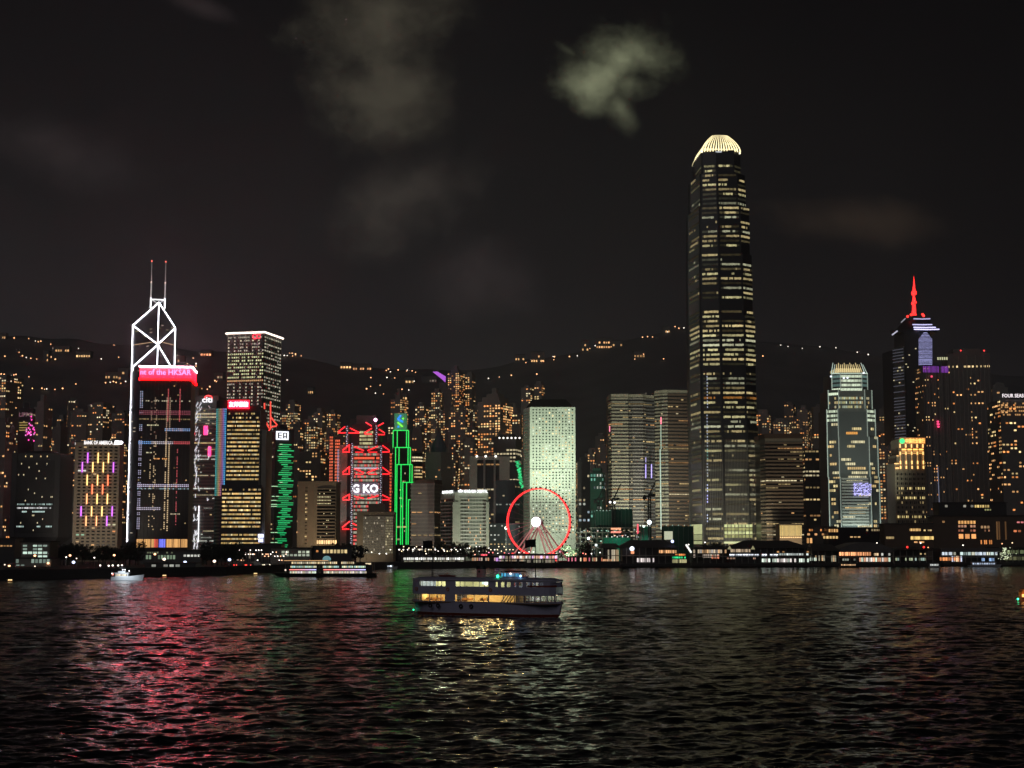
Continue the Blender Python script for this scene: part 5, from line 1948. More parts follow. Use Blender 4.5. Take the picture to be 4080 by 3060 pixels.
# spread wings under the roof
mb.prism([(q(3556, 1335).x, Y + 10), (q(3690, 1335).x, Y - 12), (q(3742, 1335).x, Y + 10), (q(3742, 1335).x, Y + 40), (q(3640, 1335).x, Y + 60)], zt, zt + 3, M['black'])
tp = [(q(3612, 1300).x, Y + 10), (q(3688, 1300).x, Y - 2), (q(3712, 1300).x, Y + 8), (q(3700, 1300).x, Y + 36), (q(3640, 1300).x, Y + 44)]
mb.prism([(q(3575, 1335).x, Y + 10), (q(3690, 1335).x, Y - 10), (q(3738, 1335).x, Y + 10), (q(3735, 1335).x, Y + 40), (q(3640, 1335).x, Y + 58)], zt + 3, q(3640, 1272).z, M['black'], top=tp)
mb.build('wall', root)
VI = (1.0, .95, 1.6)
mb = MB()
for (v, ua, ub, s_) in ((1270, 3640, 3706, .55), (1293, 3636, 3714, .8), (1304, 3640, 3728, 1.1), (1312, 3642, 3742, 1.3)):
    a, b = q(ua, v, -14), q(ub, v, -8)
    mb.tube(a, (a + b) / 2 + Vector((0, -2, -.6)), .7, LAMP, tuple(x * s_ for x in VI), 4)
    mb.tube((a + b) / 2 + Vector((0, -2, -.6)), b, .7, LAMP, tuple(x * s_ for x in VI), 4)
mb.build('roof_band', root)
mb = MB()
mb.tube(q(3554, 1335, -6), q(3576, 1318, -6), .8, LAMP, (.6, .6, .75), 4); mb.tube(q(3590, 1285, -6), q(3608, 1268, -6), .6, LAMP, (.35, .35, .4), 4)
mb.build('wing_light', root)
for i in range(27):
    v = 1326 + i * 4.85
    hw = 27 if v > 1350 else 8 + (v - 1326) * .75
    a, m_, b = q(3687 - hw, v + .8, -9), q(3687, v - .6, -12), q(3687 + hw, v + .6, -2)
    mb = MB()
    s_ = random.Random(i).uniform(.35, 1.0)
    mb.tube(a, m_, .30, LAMP, tuple(x * s_ for x in (.6, .6, 1.15)), 4); mb.tube(m_, b, .30, LAMP, tuple(x * s_ for x in (.6, .6, 1.15)), 4)
    mb.build('light_band', root)
mb = MB(); mb.prism([(q(3559, 1380, 14).x, Y + 14), (q(3600, 1380).x, Y - 3), (q(3604, 1380).x, Y + 8)], LZ, q(3580, 1382).z, M['grey']); mb.build('side_wall', root)
rows(root, [((q(3559, 1500, 13.5).x, Y + 13.5), (q(3600, 1500).x, Y - 3.4), 8), (poly[1], poly[2], 9)], LZ, q(3600, 1385).z, 68, .9, .35,
     lambda i, k, j: ((.06, .06, .075) if k == 0 and i % 1 == 0 and random.Random(i).random() < .8 else None) if random.Random(i * 9 + j * 2 + k).random() > .035 else (.7, .6, .35), proud=.2)
RS = (3.2, .06, .05)
mb = MB()
sp = [(1256, 5.2), (1240, 4.6), (1212, 3.6), (1210, 6.5), (1206, 6.5), (1200, 4.2), (1178, 2.0), (1174, 5.5), (1164, 6.2), (1156, 3.2), (1142, 2.4), (1100, .15)]
for (v0, r0), (v1, r1_) in zip(sp[:-1], sp[1:]): mb.tube(q(3642, v0, 15), q(3641, v1, 15), max(r0 * .55, .2), LAMP, RS, 8, max(r1_ * .55, .1))
for du in (-9, 9): mb.tube(q(3642 + du, 1257, 15), q(3642, 1240, 15), .6, LAMP, RS)
mb.build('spire', root)
mb = MB()
for (u, v) in ((3616, 1261), (3676, 1253), (3680, 1258), (3630, 1254)): mb.ball(q(u, v, 2), 1.7, LAMP, (2.6, .08, .05))
mb.build('red_lamp', root)

# ---- amber bank tower
Y = 1330
root = thing('office_tower', 'stepped tower with an amber lit top, gold Chinese lettering and a green disc', 'office tower', tuple(W(3630, 2070, Y + 15))[:2] + (LZ,))


def q(u, v, y=0): return W(u, v, Y + y)


mb = MB()
zt = q(3630, 1748).z
mb.box(q(3584, 1800).x, q(3684, 1800).x, Y, Y + 30, LZ, zt, M['beige'])
mb.box(q(3566, 1860).x, q(3590, 1860).x, Y + 1, Y + 30, LZ, q(3570, 1845).z, M['beige'])
mb.box(q(3575, 1860).x, q(3590, 1860).x, Y + .5, Y + 30, LZ, q(3570, 1812).z, M['beige'])
mb.build('wall', root)
nf = 27


def lit_abc(i, k, j):
    rg = random.Random(i * 5 + j)
    if i in (1, 3, 8, 12, 14): return sc((1, .78, .32), rg.uniform(.5, 1.2)) if rg.random() < .8 else None
    return (.3, .22, .1) if rg.random() < .08 else None


rows(root, [((q(3568, 1800).x, Y), (q(3684, 1800).x, Y), 14)], LZ + 2, q(3600, 1880).z, 18, .62, .5, lit_abc, dark=True, proud=.12)
mb = MB()
for k in range(7): x = q(3584, 1900).x + (q(3684, 1900).x - q(3584, 1900).x) * k / 6; mb.box(x - .35, x + .35, Y - .7, Y, LZ, zt, M['beige'])
mb.build('pilasters', root)
AM = (1.6, .75, .16)
mb = MB()
for (v, s_) in ((1790, 1.2), (1792, 1.2), (1798, .5), (1806, .6)):
    for k in range(4):
        x = q(3590, v).x + (q(3680, v).x - q(3590, v).x) * (k + .1) / 4
        mb.box(x, x + 4, Y - 1.1, Y - .8, q(3600, v + 2).z, q(3600, v - 2).z, LAMP, tuple(x_ * s_ for x_ in AM))
for k in range(5):
    x = q(3584, 1900).x + 1 + (q(3684, 1900).x - q(3584, 1900).x - 2) * k / 4
    for (v0, v1) in ((1770, 1784), (1800, 1812), (1836, 1850), (1856, 1868)):
        mb.box(x - .55, x + .55, Y - 1.2, Y - .75, q(3600, v1).z, q(3600, v0).z, LAMP, (2.2, 1.15, .35))
    mb.box(x - .3, x + .3, Y - 1.2, Y - .75, q(3600, 1840).z, q(3600, 1810).z, LAMP, (.7, .35, .1))
mb.box(q(3564, 1845).x, q(3588, 1845).x, Y - .2, Y + .6, q(3600, 1849).z, q(3600, 1845).z, LAMP, (1.8, .9, .25))
mb.box(q(3572, 1815).x, q(3586, 1815).x, Y - .4, Y + .4, q(3600, 1818).z, q(3600, 1814).z, LAMP, (1.2, .6, .15))
mb.box(q(3568, 1860).x, q(3588, 1860).x, Y - .2, Y + .6, q(3600, 1868).z, q(3600, 1862).z, LAMP, (1.8, .9, .25))
mb.build('amber_light', root)
mb = MB(); mb.box(q(3584, 1765).x, q(3686, 1765).x, Y - 1.2, Y - .3, q(3600, 1769).z, q(3600, 1744).z, LAMP, (.42, .13, .015)); scr = mb.build('sign_panel', root)
mb = MB(); a, b = q(3607, 1766), q(3683, 1766); letters(mb, '中国农业银行', (a.x, Y - 1.3, a.z), (b.x, Y - 1.3, a.z), 4.2, LAMP, (2.6, 1.35, .3), .2, 1, .005); mb.build('sign_letters', scr)
mb = MB(); a = q(3595, 1757, -2)
mb.tube(a, a + Vector((0, .8, 0)), 2.3, LAMP, (.03, 1.5, .38), 14); mb.build('sign_emblem', root)

# ---- right hand residential giants
RW = (WARM, YEL, WARM, AMBER)
r_, poly, zb, zt = block('apartment_tower', 'ribbed dark apartment tower with a purple band along its roof', 'apartment tower', 3668, 3782, 1462, 1600, -.08, 'res2', 3.1, 3.4, .5, .45, lit_res(211, .13, RW, .5, 1.7), None, roof=0)
B, C_ = Vector(poly[0]), Vector(poly[1])
mb = MB()
for k in range(26):
    s_ = random.Random(k).uniform(.2, 1)
    if 15 < k < 18: continue
    p, r2 = B + (C_ - B) * (k / 26), B + (C_ - B) * ((k + .8) / 26)
    mb.face([(p.x, p.y - .5, zt - 6), (r2.x, r2.y - .5, zt - 6), (r2.x, r2.y - .5, zt + 1), (p.x, p.y - .5, zt + 1)], LAMP, (.24 * s_, .03 * s_, .45 * s_))
mb.build('light_band', r_)
mb = MB()
for k in range(6):
    a = W(3738 + (k % 3) * 2 - 2, 1680 + (k // 2) * 10, 1598); mb.ball(a, 1.1, LAMP, (1.8, .1, .35))
mb.ball(W(3712, 1500, 1596), 1.3, LAMP, (1.2, .1, .2)); mb.tube(W(3736, 1860, 1596), W(3744, 2040, 1596), .5, LAMP, (.16, .17, .24))
for k in range(5): mb.box(C_.x - 12 + k * 2.4, C_.x - 10.5 + k * 2.4, poly[1][1] - 1, poly[1][1] - .5, zt + 8, zt + 11, LAMP, (.6, .6, .35))
mb.build('facade_lamp', r_)
mb = MB()
for k in range(12):
    p = B + (C_ - B) * (k + .5) / 12; mb.box(p.x - .4, p.x + .4, p.y - 1, p.y, zb, zt - 6, M['grey'] if k % 3 == 0 else M['res'])
mb.build('ribs', r_)
r_, poly, zb, zt = block('apartment_tower', 'massive ribbed apartment tower with red roof lamps, tallest block on the right', 'apartment tower', 3780, 3962, 1408, 1620, .1, 'res2', 3.1, 3.8, .55, .5,
                         lit_res(212, .17, RW, .6, 2.0), None, roof=1, top_skip=5)
rows(r_, edges_of(poly, 4.2), zt - 16, zt - 12.5, 1, .6, .6, lambda i, k, j: tuple(x * random.Random(j).uniform(.5, 1.6) for x in (1, .72, .35)) if random.Random(j + 3).random() < .75 else None)
mb = MB()
for k in range(10):
    p = Vector(poly[0]) + (Vector(poly[1]) - Vector(poly[0])) * (k + .5) / 10; mb.box(p.x - .5, p.x + .5, p.y - 1.3, p.y, zb, zt - (10 if k % 2 else 2), M['res'])
mb.build('ribs', r_)
mb = MB()
for u in (3828, 3921): mb.ball(W(u, 1397, 1618), .9, LAMP, (2.4, .1, .1))
mb.build('red_lamp', r_)
block('apartment_tower', 'mid height apartment tower between the massive ribbed one and the hotel sign', 'apartment tower', 3958, 4030, 1545, 1500, .2, 'res2', 3.1, 3.6, .6, .5, lit_res(213, .22, RW, .6, 1.9), RES)
r_, poly, zb, zt = block('hotel', 'dark hotel with white FOUR SEASONS lettering cut by the right edge', 'hotel', 3985, 4190, 1592, 1380, 0, 'res2', 3.3, 3.8, .6, .45, lit_res(214, .22, RW, .6, 1.9), None, roof=0)
mb = MB(); a, b = W(3993, 1584, 1379), W(4172, 1584, 1379)
letters(mb, 'Four Seasons Hotel'.upper(), (a.x, 1378.5, a.z), (b.x, 1378.5, a.z), 3.4, LAMP, (1.5, 1.35, 1.4), .3, 1, .005); mb.build('sign_letters', r_)
rows(r_, [((poly[0][0], 1379.8), (poly[1][0], 1379.8), 26)], W(4000, 1660, 1380).z, W(4000, 1600, 1380).z, 4, .8, .4, lambda i, k, j: tuple(x * .6 for x in WARM) if random.Random(i * 40 + j).random() < .5 else None, proud=.3)

# ================================================================== big wheel
Y = 1110
hub = W(2146, 2080, Y)
base = Vector((hub.x, Y, LZ))
root = thing('ferris_wheel', 'big observation wheel with a red lit rim and a glowing white round hub', 'ferris wheel', base)
RR = 132 / FPX * Y
yaw = R(-21)
ex = Vector((math.cos(yaw), math.sin(yaw), 0)); ey = Vector((-math.sin(yaw), math.cos(yaw), 0)); ez = Vector((0, 0, 1))


def wp(t, r, o=0.0): return hub + ex * (r * math.cos(t)) + ez * (r * math.sin(t)) + ey * o


for o in (-1.3, 1.3):
    mb = MB()
    for k in range(72): mb.tube(wp(2 * math.pi * k / 72, RR, o), wp(2 * math.pi * (k + 1) / 72, RR, o), .40, LAMP, (3.0, .07, .07) if o < 0 else (1.6, .04, .05), 5)
    mb.build('rim', root)
for k in range(42):
    t = 2 * math.pi * k / 42
    mb = MB()
    mb.tube(wp(t, RR - .1, -1.3), wp(t, RR - .1, 1.3), .2, M['metal'])
    c_ = wp(t, RR + 1.0, 0)
    mb.ball((c_.x, c_.y, c_.z - .2), .72, M['black2'], n=6, k=4, sz=1.1)
    mb.build('gondola', root)
for k in range(28):
    t = 2 * math.pi * (k + .3) / 28
    s_ = .20 if math.pi < t % (2 * math.pi) < 1.25 * math.pi else .035
    mb = MB()
    mb.tube(wp(t, 1.5, -1.2), wp(t, RR, -1.3), .10, LAMP, (2.2 * s_, .5 * s_, .6 * s_), 3)
    mb.build('spoke', root)
mb = MB()
mb.tube(hub - ey * 5.5, hub + ey * 5.5, 1.9, M['metal'], n=10)
mb.tube(hub - ey * 5.6, hub - ey * 6.4, 3.4, LAMP, (5, 5.2, 5.4), 20)
mb.tube(hub - ey * 4.4, hub - ey * 5.4, 3.9, LAMP, (.30, .12, .16), 20)
mb.build('hub', root)
for (o, xs) in ((-9, (-21, -15, 11, 17)), (9, (-20, -13, 13, 21))):
    for x in xs:
        mb = MB()
        foot_ = Vector((hub.x, Y, LZ)) + ex * x + ey * o
        mb.tube(hub + ey * (o * .5), foot_, .55, LAMP, (.42, .14, .13) if o < 0 else (.2, .06, .06), 6)
        mb.build('leg', root)
mb = MB()
for x in (-17, 15):
    for dx in (-3, 3):
        b_ = base + ex * (x + dx) - ey * 9
        mb.tube(b_, b_ + Vector((-dx * 1.2, 0, 7)), .5, LAMP, (3, .08, .08))
mb.box(base.x - 27, base.x + 27, Y - 11, Y + 11, LZ, LZ + 1.2, M['concrete'])
mb.build('base', root)

# ================================================================== construction site
Y = 1200


def q(u, v, y=0): return W(u, v, Y + y)


root = thing('building_site', 'unfinished concrete storeys behind scaffolding right of the big wheel', 'building site', tuple(q(2390, 2180))[:2] + (LZ,))
mb = MB()
for v in (2185, 2165, 2143, 2122, 2103):
    a, b = q(2290 if v > 2110 else 2350, v), q(2560, v)
    mb.box(a.x, b.x, Y, Y + 25, a.z - .4, a.z + .4, M['concrete'])
for u in range(2290, 2570, 22): a = q(u, 2104); mb.box(a.x - .4, a.x + .4, Y + .5, Y + 1.5, LZ, a.z, M['concrete'])
mb.build('slab_frame', root)
mb = MB()
rg = random.Random(15)
for k in range(70):
    u, v = rg.uniform(2300, 2560), rg.choice((2180, 2160, 2138, 2117)) + rg.uniform(-6, 2)
    a = q(u, v, 2); s_ = rg.uniform(.3, 1.6)
    cc = rg.choice(((.9, .95, 1), (1, .85, .5), (.5, 1, .75), (1, .4, .25)))
    mb.box(a.x - rg.uniform(.3, 1.6), a.x + .4, Y + 1.8, Y + 2.2, a.z - .3, a.z + .3, LAMP, tuple(x * s_ for x in cc))
mb.build('work_lights', root)
mb = MB()
for (v, cc) in ((2107, (1.3, .5, .25)), (2120, (1.2, .35, .25))):
    a, b = q(2434, v), q(2474, v); mb.box(a.x, b.x, Y - .5, Y, a.z - .7, a.z + .7, LAMP, cc)
mb.build('light_panel', root)
for (nm, u0, u1, v0, v1, y, m_, lab) in (
        ('netted_block', 2372, 2436, 2037, 2100, 6, 'net', 'green netted block below the left crane'),
        ('netted_block', 2434, 2520, 2028, 2104, 9, 'net', 'taller green netted block below the middle crane'),
        ('netted_block', 2644, 2762, 2096, 2170, 4, 'net', 'wide dark green netted hoarding at the foot of the right striped tower'),
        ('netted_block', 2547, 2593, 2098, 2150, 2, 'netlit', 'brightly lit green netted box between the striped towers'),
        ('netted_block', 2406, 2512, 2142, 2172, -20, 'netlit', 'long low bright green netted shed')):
    a, b = q(u0, v1, y), q(u1, v0, y)
    rt = thing(nm, lab, 'building site', ((a.x + b.x) / 2, Y + y, LZ))
    mb = MB(); mb.box(a.x, b.x, Y + y, Y + y + 14, LZ, b.z, M[m_])
    for k in range(7): x = a.x + (b.x - a.x) * k / 6; mb.tube((x, Y + y - .3, LZ), (x, Y + y - .3, b.z + 1), .12, M['metal'], n=4)
    mb.build('netting', rt)
    mb = MB()
    for k in range(5): x = a.x + (b.x - a.x) * (k + .5) / 5; mb.ball((x, Y + y - 1, b.z + .6), .4, LAMP, (1.6, 1.7, 1.5) if m_ == 'netlit' else (.3, .5, .4))
    mb.build('work_lights', rt)
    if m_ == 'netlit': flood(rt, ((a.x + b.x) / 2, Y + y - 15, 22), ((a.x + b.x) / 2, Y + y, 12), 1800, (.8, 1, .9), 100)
rt = thing('hoarding_sign', 'small cream lit box beside the green hoarding', 'sign', tuple(q(2663, 2150, -8))[:2] + (LZ,))
mb = MB(); a, b = q(2649, 2150, -8), q(2680, 2117, -8); mb.box(a.x, b.x, Y - 8, Y - 4, a.z, b.z, LAMP, (.55, .58, .4)); mb.box(a.x + .8, a.x + 4, Y - 8, Y - 4, LZ, a.z, M['concrete']); mb.build('panel', rt)
for i, (u, vt, vb, uj, vj, uc, lab) in enumerate(((2384, 1990, 2060, 2407, 1938, 2370, 'dark luffing tower crane left of the others'), (2446, 1990, 2050, 2473, 1930, 2430, 'dark tower crane with two white lamps in the middle'),
                                                  (2588, 1975, 2120, 2614, 1915, 2566, 'largest dark tower crane, between the striped towers'))):
    rt = thing('tower_crane', lab, 'crane', tuple(q(u, vb, 15 - i * 12))[:2] + (LZ,))
    y = 15 - i * 12
    t_ = q(u, vt, y); x = t_.x
    mb = MB()
    for dx in (-1, 1):
        mb.tube((x + dx, Y + y, LZ), (x + dx, Y + y, t_.z), .35, M['black2'])
        mb.tube((x + dx, Y + y + 2, LZ), (x + dx, Y + y + 2, t_.z), .35, M['black2'])
    z = LZ
    while z < t_.z - 2: mb.tube((x - 1, Y + y, z), (x + 1, Y + y, z + 2), .22, M['black2'], n=4); mb.tube((x + 1, Y + y, z), (x - 1, Y + y, z + 2), .22, M['black2'], n=4); z += 2
    mb.build('mast', rt)
    j_ = q(uj, vj, y); c_ = q(uc, vt + 2, y)
    mb = MB(); 
    for dz in (0, 1.4): mb.tube((x, Y + y, t_.z + dz), (j_.x, Y + y, j_.z + dz * .3), .3, M['black2'])
    for k in range(8): f = k / 8; mb.tube((x + (j_.x - x) * f, Y + y, t_.z + (j_.z - t_.z) * f), (x + (j_.x - x) * (f + .1), Y + y, t_.z + (j_.z - t_.z) * (f + .1) + 1.1), .18, M['black2'], n=4)
    mb.build('jib', rt)
    mb = MB(); mb.tube((x, Y + y, t_.z), (c_.x, Y + y, c_.z), .6, M['black2']); mb.box(c_.x - 1, c_.x + 2, Y + y - 1, Y + y + 1, c_.z - 2.5, c_.z, M['black2'])
    mb.box(x - 1, x + 4.5, Y + y - 1.2, Y + y + 1.5, t_.z - .6, t_.z + 1.4, M['black2']); mb.build('counterweight', rt)
    if i == 1:
        mb = MB(); mb.ball(q(2431, 2001, y - 3), .9, LAMP, (3, 3, 2.8)); mb.ball(q(2449, 2002, y - 3), .9, LAMP, (3, 3, 2.8)); mb.build('work_lamp', rt)
for k, (u, v, r_b, cc, lab) in enumerate(((2587, 2081, 1.7, (3.5, 4, 4.3), 'blazing white floodlight over the building site'), (2565, 2098, .8, (2, 2.6, 2.3), 'smaller floodlight on the bright green box'),
                                     (2345, 2145, 1.1, (2.4, 2.7, 2.8), 'white floodlight low on the unfinished storeys'), (2016, 2104, 1.2, (3, 3.2, 2.6), 'starry white floodlight left of the big wheel'),
                                     (2375, 2172, .9, (2.2, 2.6, 2.5), 'floodlight at the near corner of the building site'))):
    p = W(u, v, 1150 if k != 3 else 1180)
    rt = thing('floodlight', lab, 'floodlight', (p.x, p.y, LZ))
    mb = MB(); mb.tube((p.x, p.y, LZ), (p.x, p.y, p.z), .3, M['metal']); mb.build('pole', rt)
    mb = MB(); mb.ball((p.x, p.y, p.z), r_b, LAMP, cc); mb.build('lamp_head', rt)
rt = thing('light_mast', 'thin red lit vertical sign at the building site', 'sign', tuple(W(2541, 2130, 1150))[:2] + (LZ,))
mb = MB(); a = W(2541, 2126, 1150); b = W(2541, 2088, 1150); mb.tube(a, b, .6, LAMP, (1.6, .15, .22)); mb.tube((a.x, a.y, LZ), a, .3, M['metal']); mb.build('panel', rt)

# ================================================================== low waterfront buildings
def low(label, cat, u0, u1, vt, Y, wall, rows_spec, roofm='roof', dep=18, name='low_building', over=1.0, vb=None, cols=9, bwf=.7):
    a, b = W(u0, vt, Y), W(u1, vt, Y)
    rt = thing(name, label, cat, ((a.x + b.x) / 2, Y, LZ))
    mb = MB(); mb.box(a.x, b.x, Y, Y + dep, LZ, a.z, M[wall]); mb.build('wall', rt)
    mb = MB(); mb.box(a.x - over, b.x + over, Y - over, Y + dep + over, a.z, a.z + .7, M[roofm]); mb.build('roof', rt)
    rg = random.Random(int(u0) + int(vt))
    for (v0, v1, ua, ub, nb, p, col, s_) in rows_spec:
        z0_, z1_ = W(u0, v1, Y).z, W(u0, v0, Y).z
        xa, xb = W(ua, v0, Y).x, W(ub, v0, Y).x
        for j in range(nb):
            if rg.random() > p: continue
            mb = MB()
            x0_ = xa + (xb - xa) * (j + .5 - bwf / 2) / nb; x1_ = xa + (xb - xa) * (j + .5 + bwf / 2) / nb
            g = s_ * rg.uniform(.45, 1.3)
            cc = col if isinstance(col[0], (int, float)) else rg.choice(col)
            mb.face([(x0_, Y - .15, z0_), (x1_, Y - .15, z0_), (x1_, Y - .15, z1_), (x0_, Y - .15, z1_)], GLASS, tuple(x * g for x in cc))
            mb.build('window', rt)
    return rt, a, b


MIN = (.72, .95, .80)
rt, a, b = low('five storey pale block with minty white windows near the left edge', 'office block', 86, 198, 2160, 930, 'concrete',
    [(2171, 2178, 90, 190, 5, .7, MIN, .7), (2184, 2192, 90, 190, 5, .9, MIN, .55), (2198, 2207, 90, 190, 5, 1, MIN, 1.0), (2213, 2220, 90, 190, 5, .4, MIN, .9)], bwf=.8)
low('low glass fronted pavilion in front of the five storey block', 'pavilion', 62, 205, 2226, 900, 'concrete', [(2228, 2243, 62, 200, 9, .9, MIN, .28), (2250, 2254, 62, 100, 2, 1, MIN, .4)], over=.6)
low('dim wide podium block at the far left waterfront', 'podium', -60, 60, 2148, 1080, 'dark', [(2246, 2256, -20, 50, 6, .8, WARM, .8), (2172, 2178, 0, 50, 4, .3, WARM, .5)])
low('grey podium with greenish lit arcades below the ticker tower', 'podium', 560, 800, 2196, 1010, 'grey', [(2199, 2205, 575, 690, 12, .6, (.6, .65, .4), .3), (2210, 2218, 730, 800, 5, .9, (.9, .9, .8), .9), (2212, 2228, 580, 700, 10, .6, (.55, .75, .5), .4)], over=.5)
low('long low white lit car deck beside the shore road', 'pavilion', 575, 780, 2246, 880, 'dark', [(2249, 2258, 577, 720, 6, .9, (.9, .92, .8), .4)], over=.5)
low('dark low hall with lit glass between the yellow floored and green striped towers', 'hall', 960, 1120, 2170, 1080, 'dark', [(2178, 2186, 985, 1030, 4, .7, WARM, .8), (2198, 2225, 940, 1000, 8, .35, (1, .8, .6), .5)])
low('low public hall with two storeys of white windows behind the long cruise boat', 'hall', 1080, 1240, 2185, 1040, 'concrete', [(2195, 2204, 1120, 1235, 7, .8, (.9, 1, .75), .8), (2208, 2216, 1120, 1235, 7, .8, (.8, .9, .7), .55)])
low('low hall with warm yellow glass below the beige balcony tower', 'hall', 1245, 1400, 2178, 1045, 'dark', [(2190, 2204, 1285, 1385, 7, .85, (1, .75, .35), .95), (2192, 2200, 1258, 1270, 1, 1, AMBER, 1.2)])
low('low terrace block between the grid block and the hotel', 'terrace', 1560, 1700, 2178, 1180, 'black', [(2186, 2192, 1640, 1700, 8, .5, (1, .9, .7), .9)], over=.4)
low('small teal lit dome building beside the hall', 'dome', 1270, 1290, 2230, 1035, 'dark', [])
rt = thing('globe', 'pale blue round globe dome above the cruise boat', 'dome', tuple(W(1302, 2240, 1020))[:2] + (LZ,))
mb = MB(); p = W(1302, 2228, 1020); mb.ball(p, 2.9, LAMP, (.12, .28, .30), 14, 8, .8); mb.build('dome', rt)
mb = MB(); mb.box(p.x - 2, p.x + 2, 1018, 1022, LZ, p.z - 1.5, M['grey']); mb.build('base', rt)
# gold lit cube and malls on the right
rt, a, b = low('glowing gold glass cube with vertical slats', 'pavilion', 3106, 3194, 2090, 1180, 'beige', [], over=.3)
mb = MB()
for k in range(20):
    x = a.x + (b.x - a.x) * (k + .2) / 20; g = random.Random(k).uniform(.6, 1.1)
    mb.box(x, x + (b.x - a.x) / 20 * .6, 1179.4, 1179.9, W(3150, 2135, 1180).z, a.z - .6, LAMP, (.62 * g, .42 * g, .08 * g))
for k in range(12): x = a.x + (b.x - a.x) * (k + .3) / 12; mb.ball((x, 1179, W(3150, 2141, 1180).z), .5, LAMP, (1.6, 1.0, .4))
mb.build('slats', rt)
low('low mall terraces with orange lit shops between gold cube and crowned tower', 'mall', 3030, 3330, 2100, 1260, 'dark',
    [(2108, 2116, 3195, 3320, 14, .6, AMBER, .9), (2125, 2133, 3200, 3330, 9, .6, (1, .5, .2), 1.0), (2144, 2164, 3200, 3300, 8, .6, (1, .5, .18), .9), (2112, 2118, 3030, 3100, 6, .5, WARM, .8)])
low('dark mall wing with arched roof and thin yellow light slots', 'mall', 3300, 3530, 2104, 1240, 'black',
    [(2108, 2120, 3300, 3340, 4, .9, (1, .55, .2), .8), (2136, 2146, 3278, 3340, 5, .9, (1, .65, .25), .9), (2137, 2142, 3385, 3430, 3, 1, (1, .6, .25), .9), (2108, 2116, 3450, 3520, 7, .5, (1, .75, .4), .6), (2138, 2145, 3530, 3528, 1, 0, YEL, .5)])
low('brown mall block with a glowing yellow slot window', 'mall', 3524, 3716, 2088, 1220, 'brown',
    [(2106, 2116, 3624, 3668, 9, .9, (1, .6, .22), 1.1), (2110, 2116, 3680, 3712, 4, .6, YEL, .8), (2137, 2150, 3628, 3720, 10, 1, (1, .68, .22), 1.1), (2157, 2163, 3642, 3682, 6, .8, (1, .5, .2), 1.0), (2138, 2147, 3530, 3562, 3, 1, YEL, .5)], bwf=.95)
rt, a, b = low('long brown mall block with big orange lit windows on the right', 'mall', 3716, 4230, 2056, 1250, 'brown',
    [(2075, 2087, 3816, 3888, 6, .85, (1, .5, .16), 1.0), (2092, 2101, 3816, 3888, 6, .7, (1, .5, .3), .55), (2110, 2118, 3816, 3888, 6, .6, (1, .35, .2), .5), (2128, 2146, 3816, 3892, 3, 1, (1, .42, .14), 1.2),
     (2095, 2105, 3906, 3944, 3, .9, (1, .6, .3), .4), (2110, 2118, 3906, 3944, 5, .8, (1, .45, .25), .4), (2152, 2168, 3906, 3960, 8, .5, AMBER, .8), (2078, 2150, 3950, 4010, 7, .5, (1, .5, .2), .12),
     (2112, 2120, 4036, 4070, 2, 1, (1, .3, .12), .8), (2078, 2084, 4034, 4080, 3, .8, (1, .3, .3), .9), (2075, 2083, 3712, 3806, 7, .4, WARM, .6), (2000, 2001, 0, 1, 1, 0, YEL, 0)])
low('set back terrace floor with yellow windows above the long brown mall', 'mall', 3740, 4010, 2004, 1300, 'dark',
    [(2012, 2021, 3748, 3880, 9, .6, (.8, .75, .6), .4), (2012, 2022, 3882, 3952, 7, .9, (1, .72, .25), 1.0), (2028, 2034, 3922, 3950, 3, 1, (.7, .7, .3), .5)])

